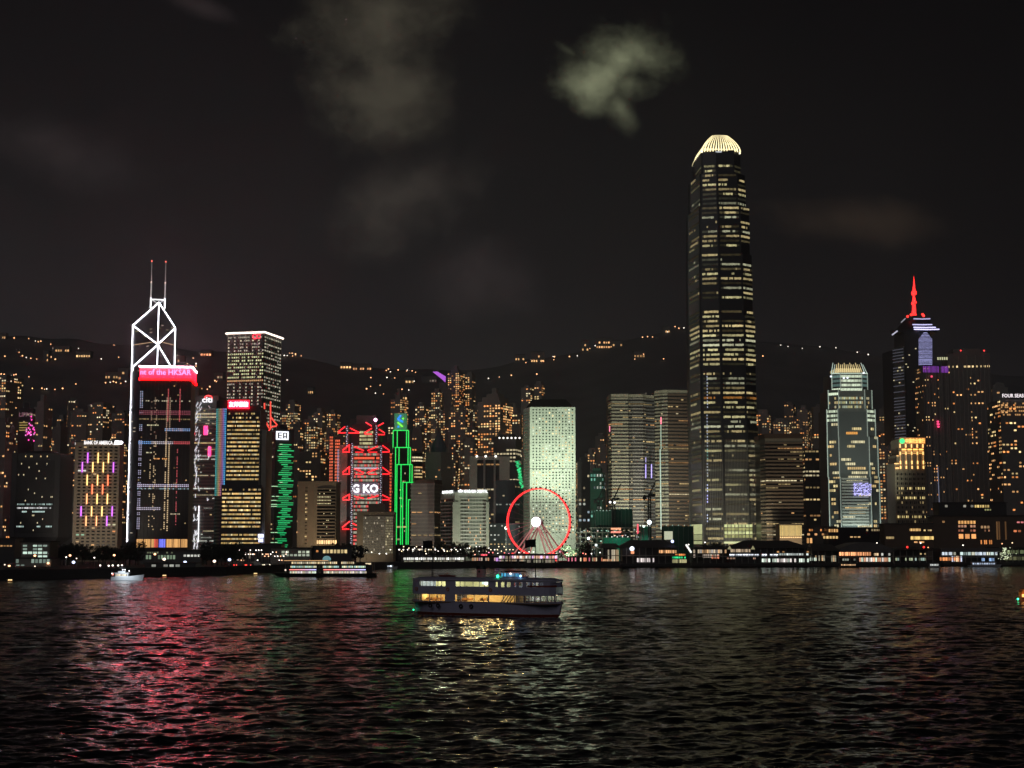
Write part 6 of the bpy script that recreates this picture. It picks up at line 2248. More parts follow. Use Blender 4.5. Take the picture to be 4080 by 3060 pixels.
# ================================================================== piers
def pier(label, u0, u1, v_roof, v_eave, Y, style, specs, roofm='roof', wall='dark', dep=34, group=None, vfloor=None, rf=.16):
    a, b = W(u0, v_eave, Y), W(u1, v_eave, Y)
    rt = thing('ferry_pier', label, 'pier', ((a.x + b.x) / 2, Y, 0), group)
    zt, ze = W(u0, v_roof, Y).z, a.z
    mb = MB(); mb.box(a.x, b.x, Y - 2, Y + dep, .9, 3.0, M['stone'])
    for k in range(max(4, int((b.x - a.x) / 6))): x = a.x + 1 + (b.x - a.x - 2) * k / max(3, int((b.x - a.x) / 6) - 1); mb.tube((x, Y - 1, -3), (x, Y - 1, .9), .5, M['stone'])
    mb.build('platform', rt)
    w_ = b.x - a.x
    mb = MB()
    e = [(a.x - 1, Y - 2.5), (b.x + 1, Y - 2.5), (b.x + 1, Y + dep), (a.x - 1, Y + dep)]
    if style == 'hip':
        mb.prism(e, ze, zt, M[roofm], top=[(a.x + w_ * rf, Y + dep * .35), (b.x - w_ * rf, Y + dep * .35), (b.x - w_ * rf, Y + dep * .6), (a.x + w_ * rf, Y + dep * .6)])
    elif style == 'arch':
        n_ = 12
        for k in range(n_):
            f0, f1 = k / n_, (k + 1) / n_
            h0, h1 = math.sin(math.pi * f0) ** .7, math.sin(math.pi * f1) ** .7
            x0_, x1_ = a.x - 1 + (w_ + 2) * f0, a.x - 1 + (w_ + 2) * f1
            mb.mesh([(x0_, Y - 2, ze - .6), (x1_, Y - 2, ze - .6), (x1_, Y - 2, ze + (zt - ze) * h1), (x0_, Y - 2, ze + (zt - ze) * h0), (x0_, Y + dep, ze - .6), (x1_, Y + dep, ze - .6), (x1_, Y + dep, ze + (zt - ze) * h1), (x0_, Y + dep, ze + (zt - ze) * h0)],
                    [(0, 1, 2, 3), (4, 7, 6, 5), (3, 2, 6, 7), (0, 4, 5, 1)], M[roofm])
    else:
        mb.prism(e, ze, zt, M[roofm])
    mb.build('roof', rt)
    mb = MB(); mb.box(a.x + 2, b.x - 2, Y + 6, Y + dep - 2, 3.0, ze, M[wall]); mb.build('wall', rt)
    mb = MB()
    nn_ = max(4, int(w_ / 4.5))
    for k in range(nn_ + 1): x = a.x + w_ * k / nn_; mb.box(x - .22, x + .22, Y - .4, Y, 3.0, ze, M['concrete'])
    zm = (3.0 + ze) / 2
    mb.box(a.x, b.x, Y - .5, Y + 6, zm - .25, zm + .25, M['concrete'])
    mb.build('columns', rt)
    rg = random.Random(int(u0))
    for (v0, v1, ua, ub, nb, p, col, s_) in specs:
        z0_, z1_ = W(u0, v1, Y).z, W(u0, v0, Y).z
        xa, xb = W(ua, v0, Y).x, W(ub, v0, Y).x
        for j in range(nb):
            if rg.random() > p: continue
            mb = MB()
            x0_ = xa + (xb - xa) * (j + .1) / nb; x1_ = xa + (xb - xa) * (j + .88) / nb
            g = s_ * rg.uniform(.35, 1.4)
            cc = col if isinstance(col[0], (int, float)) else rg.choice(col)
            mb.box(x0_, x1_, Y + 5.6, Y + 5.9, z0_, z1_, GLASS, tuple(x * g for x in cc))
            mb.build('window', rt)
    return rt, a, b, ze, zt


PG = 'ferry piers along the right hand shore'
WP = (1, .88, .85)
rt, a, b, ze, zt = pier('dark ferry pier with a broad hipped roof and a round lit clock', 2470, 2702, 2152, 2182, 1085, 'hip',
    [(2224, 2240, 2540, 2610, 9, .7, WP, .9), (2192, 2204, 2626, 2700, 8, .85, (1, .5, .22), .9), (2207, 2214, 2680, 2742, 9, .9, (1, .32, .08), 1.4), (2218, 2225, 2682, 2736, 9, .9, (.05, 1.0, .35), 1.1), (2229, 2243, 2682, 2740, 8, 1, (.75, .7, .35), .6)], rf=.2)
mb = MB(); p = W(2518, 2186, 1081); mb.tube(p, p + Vector((0, -.8, 0)), 1.6, LAMP, (2.2, 2.4, 2.8), 14)
p2 = W(2520, 2201, 1081); mb.box(p2.x - 1.2, p2.x + 1.2, 1080, 1080.6, p2.z - 1, p2.z + 1, LAMP, (1.2, .45, .2)); mb.build('clock', rt)
mb = MB(); p = W(2679, 2157, 1084); mb.ball(p, 1.1, LAMP, (1.6, 1.8, 3)); 
for k in range(9): mb.ball(W(2735 + k * 2.2, 2172 + k * 3.4, 1084), .75, LAMP, (1.3, 1.3, 1.2))
mb.build('roof_lamp', rt)
pier('low open sided pier left of the dark hipped one', 2395, 2470, 2165, 2183, 1095, 'hip', [(2190, 2240, 2400, 2468, 9, .5, ((1, .7, .4), (1, .85, .6), (.9, .9, .9)), .5), (2228, 2240, 2396, 2468, 10, .6, (1, .5, .25), .9)], group=PG)
pier('pier with bright white ground floor and people, right of the dark hipped one', 2752, 2905, 2180, 2190, 1100, 'flat', [(2190, 2204, 2756, 2900, 16, .8, ((1, .8, .55), (1, .9, .8), (1, .6, .3)), .7), (2208, 2222, 2756, 2870, 12, .85, ((1, .8, .65), (.9, .8, .6)), .45), (2212, 2226, 2838, 2870, 4, .9, (1, .3, .15), .7)])
rt, a, b, ze, zt = pier('longest grey roofed pier with two rows of brilliant white windows', 2905, 3232, 2153, 2184, 1100, 'hip',
    [(2188, 2200, 2915, 2995, 14, .85, (1, .75, .5), .55), (2208, 2216, 2910, 3105, 18, .8, (.85, .9, 1), 1.9), (2205, 2215, 3108, 3228, 12, .95, (.8, .9, .85), 1.0), (2226, 2240, 3040, 3230, 22, .9, ((.8, .95, .8), (1, .9, .85)), 1.25), (2222, 2228, 2900, 3040, 12, .35, (1, .6, .4), .5),
     (2196, 2202, 3100, 3230, 12, .3, WARM, .6)], roofm='roof', rf=.24)
mb = MB()
for u in (2907, 3000):
    p = W(u, 2178, 1097); mb.prism([(p.x - 1.6, p.y), (p.x + 1.6, p.y), (p.x + 1.6, p.y + .4), (p.x - 1.6, p.y + .4)], p.z - 2, p.z + .6, LAMP, (.30, .28, .14), top=[(p.x - .1, p.y), (p.x + .1, p.y), (p.x + .1, p.y + .3), (p.x - .1, p.y + .3)])
mb.build('lantern', rt)
rt, a, b, ze, zt = pier('pier with an arched roof and an orange lit upper gallery', 3340, 3558, 2160, 2196, 1120, 'arch',
    [(2200, 2214, 3350, 3478, 14, 1, (1, .42, .18), 1.5), (2204, 2214, 3480, 3556, 8, .7, ((1, .7, .4), (.9, .9, .8)), .9), (2222, 2238, 3430, 3556, 14, .95, ((1, .9, .8), (.8, 1, .8), (1, .5, .3)), 1.1), (2226, 2234, 3345, 3425, 9, .6, (.7, .75, .6), .5)], roofm='rooflight')
pier('low pier approach with a pitched dark roof left of the arched one', 3232, 3342, 2168, 2195, 1115, 'hip', [(2214, 2238, 3234, 3338, 16, .55, ((1, .65, .35), (.9, .85, .6)), .55), (2222, 2236, 3232, 3260, 5, .9, (.75, .9, .75), .8)])
rt, a, b, ze, zt = pier('dark pier block with two small red lamps on its roof', 3560, 3715, 2178, 2190, 1125, 'hip', [(2223, 2234, 3575, 3700, 16, .6, ((.6, .8, .7), (.7, .8, .5)), .6), (2204, 2210, 3570, 3700, 14, .15, YEL, .6)], wall='black', rf=.25)
mb = MB()
for u in (3615, 3681): mb.ball(W(u, 2180, 1122), .8, LAMP, (2.6, .08, .06))
mb.build('red_lamp', rt)
rt, a, b, ze, zt = pier('long flat roofed pier at the right with white upper windows and orange shops', 3752, 3985, 2184, 2198, 1150, 'flat',
    [(2200, 2212, 3758, 3985, 15, .75, ((.75, .95, .9), (.8, .9, 1), (.9, .9, .7)), .9), (2220, 2234, 3752, 3830, 7, 1, (1, .36, .12), 1.2), (2216, 2238, 3800, 3860, 10, .6, ((1, .8, .5), (1, .5, .3), (.7, .8, 1)), 1.0), (2224, 2236, 3920, 3975, 4, .8, (.35, .55, .9), .9)], roofm='rooflight')
rt, a, b, ze, zt = pier('greenish pier with sparkling fairy lights at the right edge of the picture', 3985, 4230, 2180, 2186, 1155, 'flat', [(2192, 2206, 4000, 4200, 11, .9, (.5, .6, .3), .35), (2218, 2232, 4010, 4200, 11, .8, (.5, .5, .25), .35)])
mb = MB(); rg = random.Random(4)
for k in range(60): mb.ball(W(rg.gauss(4000, 14), rg.uniform(2182, 2228), 1148), .28, LAMP, (1.5, 1.7, 1.1), 5, 3)
mb.build('fairy_lights', rt)
# arcades beside and under the wheel
pier('long colonnaded arcade with a bright row of white lamps left of the wheel', 1602, 1850, 2214, 2219, 1085, 'flat', [(2222, 2250, 1604, 1850, 52, .8, ((.8, .85, .6), (.9, .8, .6), (.6, .55, .4)), .38), (2222, 2232, 1604, 1850, 16, .9, (1, 1, .95), 1.8)], roofm='rooflight', wall='grey', dep=14)
pier('round ended arcade pier below the big wheel', 1985, 2225, 2206, 2212, 1082, 'flat', [(2216, 2242, 1988, 2222, 46, .75, ((.9, .85, .6), (1, .7, .45), (.6, .5, .4)), .4), (2215, 2225, 1988, 2222, 20, .9, ((1, .95, .9), (.9, .5, .9), (1, .5, .35)), 1.5)], roofm='rooflight', wall='grey', dep=14)
low('pink and red lit kiosks between the two arcades', 'kiosk', 1880, 1985, 2218, 1095, 'dark', [(2208, 2216, 1915, 1942, 4, 1, (1.4, .15, .2), 1.6), (2222, 2234, 1880, 1985, 12, .7, ((.9, .5, .6), (.8, .6, .45), (1, .5, .25)), .7), (2222, 2236, 1975, 2006, 3, 1, (1.0, .5, 1.4), 1.4)], over=.2)
low('food stalls with red and orange lights right of the big wheel', 'kiosk', 2262, 2400, 2220, 1098, 'dark', [(2222, 2240, 2262, 2400, 20, .6, ((1, .3, .15), (1, .5, .2), (1, .8, .5), (1, .25, .35)), .9)], over=.3)

# ================================================================== trees
def leaf_crown(rg, r, h, n, z0):
    mb = MB()
    cl = [(rg.gauss(0, r * .42), rg.gauss(0, r * .42), z0 + rg.uniform(.1, .95) * h, rg.uniform(.25, .5) * r) for _ in range(11)]
    for k in range(n):
        cx_, cy_, cz_, cr = cl[k % len(cl)]
        d = Vector((rg.gauss(0, 1), rg.gauss(0, 1), rg.gauss(0, .8))).normalized() * cr * rg.uniform(.6, 1.1)
        p = Vector((cx_, cy_, cz_)) + d
        a = Vector((rg.gauss(0, 1), rg.gauss(0, 1), rg.gauss(0, 1))).normalized() * rg.uniform(.25, .55)
        b = a.cross(Vector((rg.gauss(0, 1), rg.gauss(0, 1), rg.gauss(0, 1)))).normalized() * rg.uniform(.2, .45)
        mb.face([p - a, p + b, p + a, p - b], M['leaf'])
    return mb


TREES = []
for s_ in range(3):
    rg = random.Random(50 + s_)
    t = bpy.data.objects.new('broadleaf_tree', None); COL.objects.link(t)
    mb = MB(); mb.tube((0, 0, -.5), (0, 0, 4), .35, M['bark'], r2=.22)
    for k in range(4):
        an = k * 1.6 + s_; mb.tube((0, 0, 3), (1.8 * math.cos(an), 1.8 * math.sin(an), 6.5), .18, M['bark'], r2=.06, n=4)
    mb.build('trunk', t, local=True)
    leaf_crown(rg, 4.2, 6.5, 620, 3.2).build('crown', t, local=True)
    TREES.append(t)
tree_spots = []
rg = random.Random(17)
GT = (('trees left of the neon bar tower', 205, 300, 7, 960, 'dark rounded tree below the left side of the neon bar tower'),
      ('trees right of the neon bar tower', 400, 560, 10, 940, 'dark leafy tree between the neon bar tower and the ticker tower podium'),
      ('trees under the neon bar tower', 300, 400, 6, 1000, 'dark tree in front of the base of the neon bar tower'),
      ('trees by the yellow floored tower', 800, 960, 9, 960, 'dark tree between the rainbow column and the shore road'),
      ('trees by the beige grid block', 1330, 1440, 7, 1060, 'dark tree beside the low warm glass hall and grid block'),
      ('trees by the hotel', 1700, 1950, 12, 1130, 'dark tree behind the white lamped arcade'),
      ('trees right of the wheel', 2230, 2360, 6, 1125, 'dark round tree right of the big wheel'),
      ('trees by the piers', 2755, 2900, 6, 1140, 'dark pointed tree in front of the lit base of the tallest tower'),
      ('trees on the right', 3340, 3500, 7, 1180, 'dark tree before the mall terraces'))
ti = 0
for (g, ua, ub, n_, Y, lab) in GT:
    for k in range(n_):
        u = ua + (ub - ua) * (k + rg.uniform(.2, .8)) / n_
        yy = max(Y, shoreY(u) + 12) + rg.uniform(-5, 20)
        p = W(u, 2200, yy)
        src = TREES[ti % 3]
        t = src if ti < 3 else copy_tree(src)
        t.location = (p.x, yy, LZ)
        s_ = rg.uniform(.9, 1.5)
        t.scale = (s_, s_, s_ * rg.uniform(.8, 1.05))
        t.rotation_euler = (0, 0, rg.uniform(0, 6))
        tag(t, lab, 'tree', g)
        ti += 1

# ================================================================== lamps
LAMPS = {}


def lamp(u, v, Y, col, lab, grp, r=.55, base=None):
    key = (tuple(round(x, 2) for x in col), r, round((v - 2171) / 12))
    p = W(u, v, Y)
    zb = LZ if base is None else base
    if key not in LAMPS:
        t = thing('street_lamp', lab, 'street lamp', (p.x, Y, p.z), grp)
        mb = MB(); mb.tube((0, 0, zb - p.z), (0, 0, -.2), .1, M['metal'], n=4); mb.tube((0, 0, -.2), (0, -.5, 0), .08, M['metal'], n=4); mb.build('pole', t, local=True)
        mb = MB(); mb.ball((0, -.5, 0), r, LAMP, col, 7, 5, .8); mb.build('lantern', t, local=True)
        LAMPS[key] = t
    else:
        t = copy_tree(LAMPS[key]); t.location = (p.x, Y, p.z)
        dz = zb - p.z
    tag(t, lab, 'street lamp', grp)
    return t


WL_, OL, CL = (4.2, 3.9, 3.4), (4, 2.0, 1.0), (2.4, 2.8, 4.0)
for (u, v) in ((400, 2253), (434, 2254), (450, 2253), (472, 2253), (391, 2268), (403, 2269), (425, 2269), (440, 2269), (462, 2268), (487, 2252), (507, 2268)):
    lamp(u, v, 860, WL_, 'small bright white lamp in the double row above the little white boat', 'double row of white lamps on the seawall', .5)
for (u, v) in ((140, 2256), (204, 2268), (224, 2269), (252, 2270), (277, 2270), (20, 2250), (306, 2225), (377, 2222), (265, 2220)):
    lamp(u, v, 870, WL_ if u % 2 else (2.4, 2.0, 1.5), 'faint white lamp on the dark seawall at the far left', 'lamps on the left seawall', .42)
for (u, v, lab) in ((140, 2214, 'tall pinkish orange lamp in front of the five storey block'), (193, 2244, 'orange red lamp beside the low glass pavilion'), (280, 2213, 'orange street lamp left of the trees under the neon bar tower'),
                    (456, 2212, 'orange street lamp at the right foot of the neon bar tower'), (552, 2264, 'single orange lamp right of the double row'), (618, 2208, 'orange lamp before the ticker tower podium'), (38, 2255, 'orange lamp pair near the left edge')):
    lamp(u, v, 900, OL, lab, None, .75)
for (u, v, lab) in ((294, 2240, 'blue white glare lamp left of the trees'), (655, 2228, 'white glare lamp below the ticker podium'), (738, 2240, 'bluish glare lamp at the shore below the white lettered tower'), (915, 2230, 'bluish lamp near the rainbow column foot'), (855, 2236, 'peach glare lamp before the rainbow column')):
    lamp(u, v, 890, CL if 'blu' in lab else (3.5, 2.6, 2.0), lab, None, .95)
rg = random.Random(33)
for k in range(34):
    u = 930 + k * 6.5 + rg.uniform(-3, 3)
    v = rg.choice((2192, 2200, 2208, 2216, 2232))
    c = rg.choice((WL_, (3, 2.2, 1.6), (3.5, 3, 2.6), (3, 1.5, .8)))
    lamp(u, v, 1000, c, 'lamp in the bright cluster on the shore road below the yellow floored tower', 'road lamps below the yellow floored tower', .42)
for k in range(26):
    u = 1430 + k * 26 + rg.uniform(-8, 8)
    if 1850 < u < 2320: continue
    lamp(u, rg.choice((2190, 2200, 2206)), 1110, rg.choice((WL_, (3.4, 3.0, 2.2))), 'white promenade lamp by the low blocks and the hotel', 'promenade lamps in the middle', .5)
for k in range(44):
    u = 1590 + k * 10.5 + rg.uniform(-4, 4)
    lamp(u, rg.choice((2178, 2184, 2190, 2196)), 1130, rg.choice((WL_, (3.4, 2.6, 1.6), (3.2, 2.4, 1.4), (2.4, 2.4, 2.2))), 'small lamp among the many in front of the hotel', 'lamps in front of the hotel', .45)
for k in range(24):
    u = 1900 + k * 21 + rg.uniform(-8, 8)
    lamp(u, rg.uniform(2196, 2214), 1105, rg.choice(((4, .6, .5), (3.4, 1.2, .8), WL_, (3, 1, 1.6), (3.2, 2.2, 1))), 'coloured lamp around the foot of the big wheel', 'lamps around the wheel', .45)
for k in range(20):
    u = 2760 + k * 68 + rg.uniform(-25, 25)
    lamp(u, rg.uniform(2158, 2200), 1150, rg.choice((WL_, (3, 1.5, .7), (3, 2.2, 1.2), (2.5, 1.2, .5))), 'scattered lamp behind the right hand piers', 'lamps behind the right hand piers', .5)

# vehicles on the shore road: red tail lights and pale vans
def vehicle(name, lab, cat, u, v, Y, L, H, body, lights):
    p = W(u, v, Y)
    rt = thing(name, lab, cat, (p.x, Y, LZ))
    mb = MB()
    mb.box(-L / 2, L / 2, -1, 1, .5, H * .55, body); mb.prism([(-L / 2 + .3, -.9), (L / 2 - (.3 if H > 2 else 1.2), -.9), (L / 2 - (.3 if H > 2 else 1.2), .9), (-L / 2 + .3, .9)], H * .55, H, body)
    mb.build('body', rt, local=True)
    for x in (-L * .32, L * .32):
        mb = MB(); mb.tube((x, -1.05, .4), (x, -.8, .4), .4, M['tyre'], n=10); mb.build('wheel', rt, local=True)
    for x, c in lights:
        mb = MB(); mb.ball((x * L / 2, -1.0, .9), .32, LAMP, c, 6, 4); mb.build('headlight' if c[1] > 1 else 'tail_light', rt, local=True)
    return rt


vehicle('parked_van', 'van with glowing red tail lights near the yellow floored tower', 'van', 950, 2250, 905, 5, 2.4, M['grey'], ((-1, (4, .15, .12)), (-.4, (3, .2, .15))))
vehicle('parked_van', 'second van with red lights, right of the first by the shore', 'van', 995, 2248, 905, 5, 2.4, M['grey'], ((-1, (4, .2, .12)), (-.7, (4, .2, .12)), (.3, (2, .2, .15))))
vehicle('parked_car', 'pale car with white headlights on the shore road', 'car', 1040, 2250, 912, 4.4, 1.5, M['white'], ((1, (3, 2.6, 1.8)), (.6, (2, 1.8, 1.2))))
vehicle('parked_car', 'second pale car with headlights right beside the first', 'car', 1062, 2250, 915, 4.4, 1.5, M['white'], ((1, (3, 2.8, 2)),))
vehicle('minibus', 'pale minibus stopped left of the cruise boat bow', 'minibus', 1018, 2248, 920, 6.5, 2.6, M['white'], ((1, (2.5, 2.2, 1.4)),))

# ================================================================== lights on the hills
hl1 = [(10, 815), (35, 825), (132, 850), (270, 845), (333, 865), (360, 882), (385, 878), (478, 900), (500, 935), (545, 945), (590, 945), (655, 940), (740, 940), (1075, 905), (180, 970), (210, 1022), (247, 1025), (290, 1035), (345, 1037), (45, 1020), (420, 1010),
       (470, 990), (520, 1052), (480, 1030), (955, 1045), (1120, 1022), (10, 1190), (38, 1190), (105, 1195), (130, 1195), (150, 1190), (272, 1205), (50, 1245), (75, 1300), (15, 1240), (995, 1270), (1040, 1262), (1070, 1262), (1095, 1270), (1140, 1268),
       (1185, 1255), (305, 1325), (395, 1325), (420, 1325), (440, 1328), (518, 1330), (590, 1332), (715, 1278)]
pts = [(x * .422, 1000 + y * .422) for x, y in hl1]
pts += [(650 + x * .3315, 1250 + y * .3315) for x, y in [(170, 530), (245, 540), (360, 560), (290, 625), (395, 640), (395, 665), (1385, 510), (1415, 510), (1455, 540), (1520, 490), (1550, 450), (1660, 437), (1490, 530), (1555, 535), (1590, 520), (1590, 495), (1490, 825), (1335, 875),
                                                             (1365, 895), (1395, 905), (1340, 935), (1385, 985), (620, 845), (640, 845), (380, 830), (530, 935), (560, 915)]]
pts += [(1200 + x * .5424, 1400 + y * .5424) for x, y in [(625, 155), (655, 165), (640, 150), (712, 157), (775, 155), (780, 150), (815, 160), (840, 165), (512, 210), (630, 212), (687, 208), (770, 220), (785, 225), (830, 235), (510, 270), (580, 262), (605, 325), (545, 325), (480, 300), (712, 300), (740, 300), (790, 300),
                                                              (905, 205), (940, 210), (960, 200), (715, 292)]]
pts += [(1900 + x * .5424, 1400 + y * .5424) for x, y in [(300, 60), (325, 55), (410, 60), (440, 75), (465, 75), (485, 90), (360, 95), (560, 50), (565, 75), (570, 60), (680, 58), (738, 47), (1160, 70), (1372, 70), (1190, 30), (1205, 32), (1225, 35), (253, 195), (440, 190), (85, 215), (165, 200)]]
pts += [(2330, 1395), (2350, 1390), (2372, 1388), (2400, 1376), (2415, 1380), (2430, 1372), (2450, 1378), (2560, 1352), (2580, 1350), (2600, 1350), (2652, 1320), (2662, 1319), (2690, 1316), (2705, 1318), (2725, 1315), (3111, 1381), (3140, 1387), (3197, 1393), (3267, 1392), (3331, 1394), (3416, 1412), (3460, 1424), (2660, 1330), (3040, 1430)]
hl = None
for i, (u, v) in enumerate(pts):
    p = hill_at(u, v + 4)
    rg = random.Random(i)
    kind = 'w' if (1090 < v * 1.0 < 1 or i % 4 == 0 or u > 3100) else 'o'
    col = (3.0, 2.7, 2.2) if kind == 'w' else (3.6, 1.7, .75)
    key = ('hill', kind)
    r_l = 1.35
    if key not in LAMPS:
        t = thing('street_lamp', '', 'street lamp', p)
        mb = MB(); mb.tube((0, 0, -6), (0, 0, 7), .2, M['metal'], n=4); mb.build('pole', t, local=True)
        mb = MB(); mb.ball((0, 0, 7.6), r_l, LAMP, col, 6, 4); mb.build('lantern', t, local=True)
        LAMPS[key] = t
    else:
        t = copy_tree(LAMPS[key]); t.location = p
    s_ = rg.uniform(.7, 1.25); t.scale = (s_, s_, s_)
    reg = 'left hillside' if u < 520 else ('hillside behind the square rimmed tower' if u < 1260 else ('middle hillside' if u < 2000 else ('ridge left of the tallest tower' if u < 2750 else 'ridge right of the tallest tower')))
    tag(t, ('white' if kind == 'w' else 'warm orange') + ' road lamp, a tiny dot on the ' + reg, 'street lamp', ('white' if kind == 'w' else 'orange') + ' lamps on the ' + reg)


def house(u0, u1, v, nrow, col, p, lab, s=1.0, fh=11):
    a = hill_at((u0 + u1) / 2, v)
    x0, x1 = W(u0, v, a.y).x, W(u1, v, a.y).x
    rt = thing('hillside_building', lab, 'hillside building', a)
    H = nrow * fh + 4
    z0 = W((u0 + u1) / 2, v, a.y).z - 3
    y_ = a.y - 14
    x0, x1 = x0 * y_ / a.y, x1 * y_ / a.y
    mb = MB(); mb.box(x0, x1, y_, y_ + 22, z0 - 25, z0 + H, M['res2']); mb.build('wall', rt)
    mb = MB(); mb.box(x0 - 1, x1 + 1, y_ - 1, y_ + 23, z0 + H, z0 + H + 1.2, M['roof']); mb.build('roof', rt)
    nb = max(3, int((x1 - x0) / 5.5))
    rg = random.Random(int(u0 * 3))
    for i in range(nrow):
        mb = MB()
        for j in range(nb):
            if rg.random() > p: continue
            xa = x0 + (x1 - x0) * (j + .2) / nb; g = s * rg.uniform(.5, 1.5)
            mb.face([(xa, y_ - .2, z0 + i * fh + 2), (xa + (x1 - x0) / nb * .6, y_ - .2, z0 + i * fh + 2), (xa + (x1 - x0) / nb * .6, y_ - .2, z0 + i * fh + 6.5), (xa, y_ - .2, z0 + i * fh + 6.5)], GLASS, tuple(c * g for c in col))
        if mb.f: mb.build('window_row', rt)


HW = (1, .55, .22)
for args in ((302, 360, 1424, 1, (1, .6, .25), 1, 'long hillside building with a full row of orange arches, upper left', 1.8),
             (210, 276, 1402, 1, HW, .7, 'low lit building high on the left ridge', 1.2), (172, 192, 1440, 2, HW, .6, 'small hillside building with two lit floors on the left', 1.0),
             (0, 22, 1350, 1, HW, .8, 'house on the ridge at the left edge', 1.0), (418, 470, 1508, 1, HW, .6, 'building with a red lamp on the slope just left of the white outlined skyscraper', 1.2),
             (470, 510, 1512, 2, HW, .4, 'dim hillside block tucked beside the white outlined skyscraper', .8), (798, 842, 1418, 1, (1, .35, .15), 1, 'row of five orange lights on a building left of the square rimmed tower', 2.4),
             (706, 735, 1442, 1, HW, .7, 'lit villa just above the ticker sign', 1.0), (851, 888, 1508, 1, (.9, .6, .35), .7, 'dim long villa left of the square rimmed tower', .6),
             (1355, 1400, 1468, 1, HW, .9, 'left half of the lit terrace on the middle ridge', 1.9), (1405, 1480, 1474, 1, (1, .45, .18), .9, 'right half of the lit terrace on the middle ridge', 1.6),
             (1226, 1248, 1568, 1, HW, .9, 'lone orange lit house on the dark slope', .9), (1614, 1650, 1526, 1, (1, .6, .25), .8, 'triangular lit villa in the middle slope', 1.2),
             (1575, 1623, 1592, 1, (1, .6, .25), 1, 'lit roof storey behind the emblem topped tower', 1.6), (1680, 1740, 1522, 1, (.6, .45, .35), .6, 'faint block beside the purple screen', .5),
             (2052, 2090, 1436, 1, HW, .7, 'cluster house left on the central ridge', 1.2), (2115, 2170, 1443, 2, HW, .5, 'terraced houses on the central ridge', 1.2),
             (2318, 2345, 1398, 2, HW, .6, 'lower house of the ridge group left of the tallest tower', 1.2), (2375, 2440, 1388, 2, (1, .5, .2), .6, 'biggest lit house group on the ridge left of the tallest tower', 1.5), (2440, 2480, 1380, 1, HW, .6, 'right end house of the ridge group', 1.0),
             (2525, 2570, 1424, 1, HW, .8, 'lit house below the ridge near the tallest tower', .9), (2640, 2670, 1326, 1, HW, .9, 'pair of warm lit houses on the peak path', 1.3)):
    house(*args)
# tilted purple screen on the slope
Y = 2120
rt = thing('rooftop_screen', 'tilted purple screen on a roof high on the slope', 'screen', W(1752, 1500, Y))
mb = MB(); a, b, c, d = W(1724, 1481, Y), W(1742, 1480, Y), W(1776, 1500, Y), W(1774, 1522, Y); e = W(1758, 1508, Y)
V3 = Vector((0, 4, 0)); mb.mesh([a, e, d, c, b, a + V3, e + V3, d + V3, c + V3, b + V3], [(0, 1, 2, 3, 4), (9, 8, 7, 6, 5), (0, 4, 9, 5), (0, 5, 6, 1), (4, 3, 8, 9), (1, 6, 7, 2), (3, 2, 7, 8)], LAMP, (.55, .12, .85)); mb.build('screen', rt)
mb = MB(); g_ = W(1766, 1524, Y); mb.box(g_.x - 6, g_.x + 5, Y + 1, Y + 12, terrain(g_.x, Y) - 3, g_.z, M['res2']); mb.build('base', rt)

# ================================================================== boats
def hull(root, L, B, prof, mats_, name='hull', n=24, bow=(1.0, 1.0), x0=0.0, zs=(-1.0,)):
    "prof: list of (z, width factor, inset at the ends) from keel up"
    vs, fs = [], []
    m = len(prof)
    for i in range(n + 1):
        f = i / n
        for (z, wf, ins) in prof:
            x = x0 + ins + (L - 2 * ins) * f
            t = abs(2 * f - 1)
            w_ = B / 2 * wf * (1 - (t ** 3.2) * .93)
            sheer = (t ** 3) * .55 * (1 if z > 1.5 else 0)
            vs.append((x, -w_, z + sheer)); vs.append((x, w_, z + sheer))
    k = 2 * m
    mb = MB()
    for i in range(n):
        for j in range(m - 1):
            for s_ in (0, 1):
                a = i * k + 2 * j + s_
                q_ = (a, a + k, a + k + 2, a + 2) if s_ == 0 else (a, a + 2, a + k + 2, a + k)
                mb.mesh([vs[t] for t in q_], [(0, 1, 2, 3)], mats_[j])
        t_ = i * k + 2 * (m - 1)
        mb.mesh([vs[t_], vs[t_ + 1], vs[t_ + k + 1], vs[t_ + k]], [(0, 3, 2, 1)], mats_[-1])
    return mb.build(name, root, local=True)


# ---- the two deck ferry in the foreground
pl_, pr_ = G(1655, 2447), G(2236, 2462)
ang = math.atan2(pr_.y - pl_.y, pr_.x - pl_.x)
LF = (pr_ - pl_).length
BF = 8.6
root = thing('harbour_ferry', 'double decked harbour ferry with yellow lit windows crossing in the foreground', 'ferry', (pl_.x, pl_.y, 0), None, ang)
hull(root, LF, BF, [(-1.2, .55, 2.5), (.0, .9, .9), (.75, 1.0, .35), (.85, 1.0, .3), (3.2, 1.04, -.3)], [M['hullred'], M['hullred'], M['hullwhite'], M['hullgreen'], M['teak']])
hw = BF / 2


def fb(name, lst, m, parent=None):
    mb = MB()
    for bx in lst: mb.box(*bx, m)
    return mb.build(name, parent or root, local=True)


def ends(f): # half width of superstructure near the ends
    return hw


XA, XB = 1.6, LF - 1.0
# rounded deck plan
def deckpoly(x0, x1, w_, r=4.0):
    pts = []
    for (cx_, s_) in ((x1 - r, 1), (x0 + r, -1)):
        for k in range(7):
            t = -math.pi / 2 + math.pi * k / 6
            if s_ == 1: pts.append((cx_ + r * math.cos(t), w_ * math.sin(t)))
            else: pts.append((cx_ - r * math.cos(t), -w_ * math.sin(t)))
    return pts


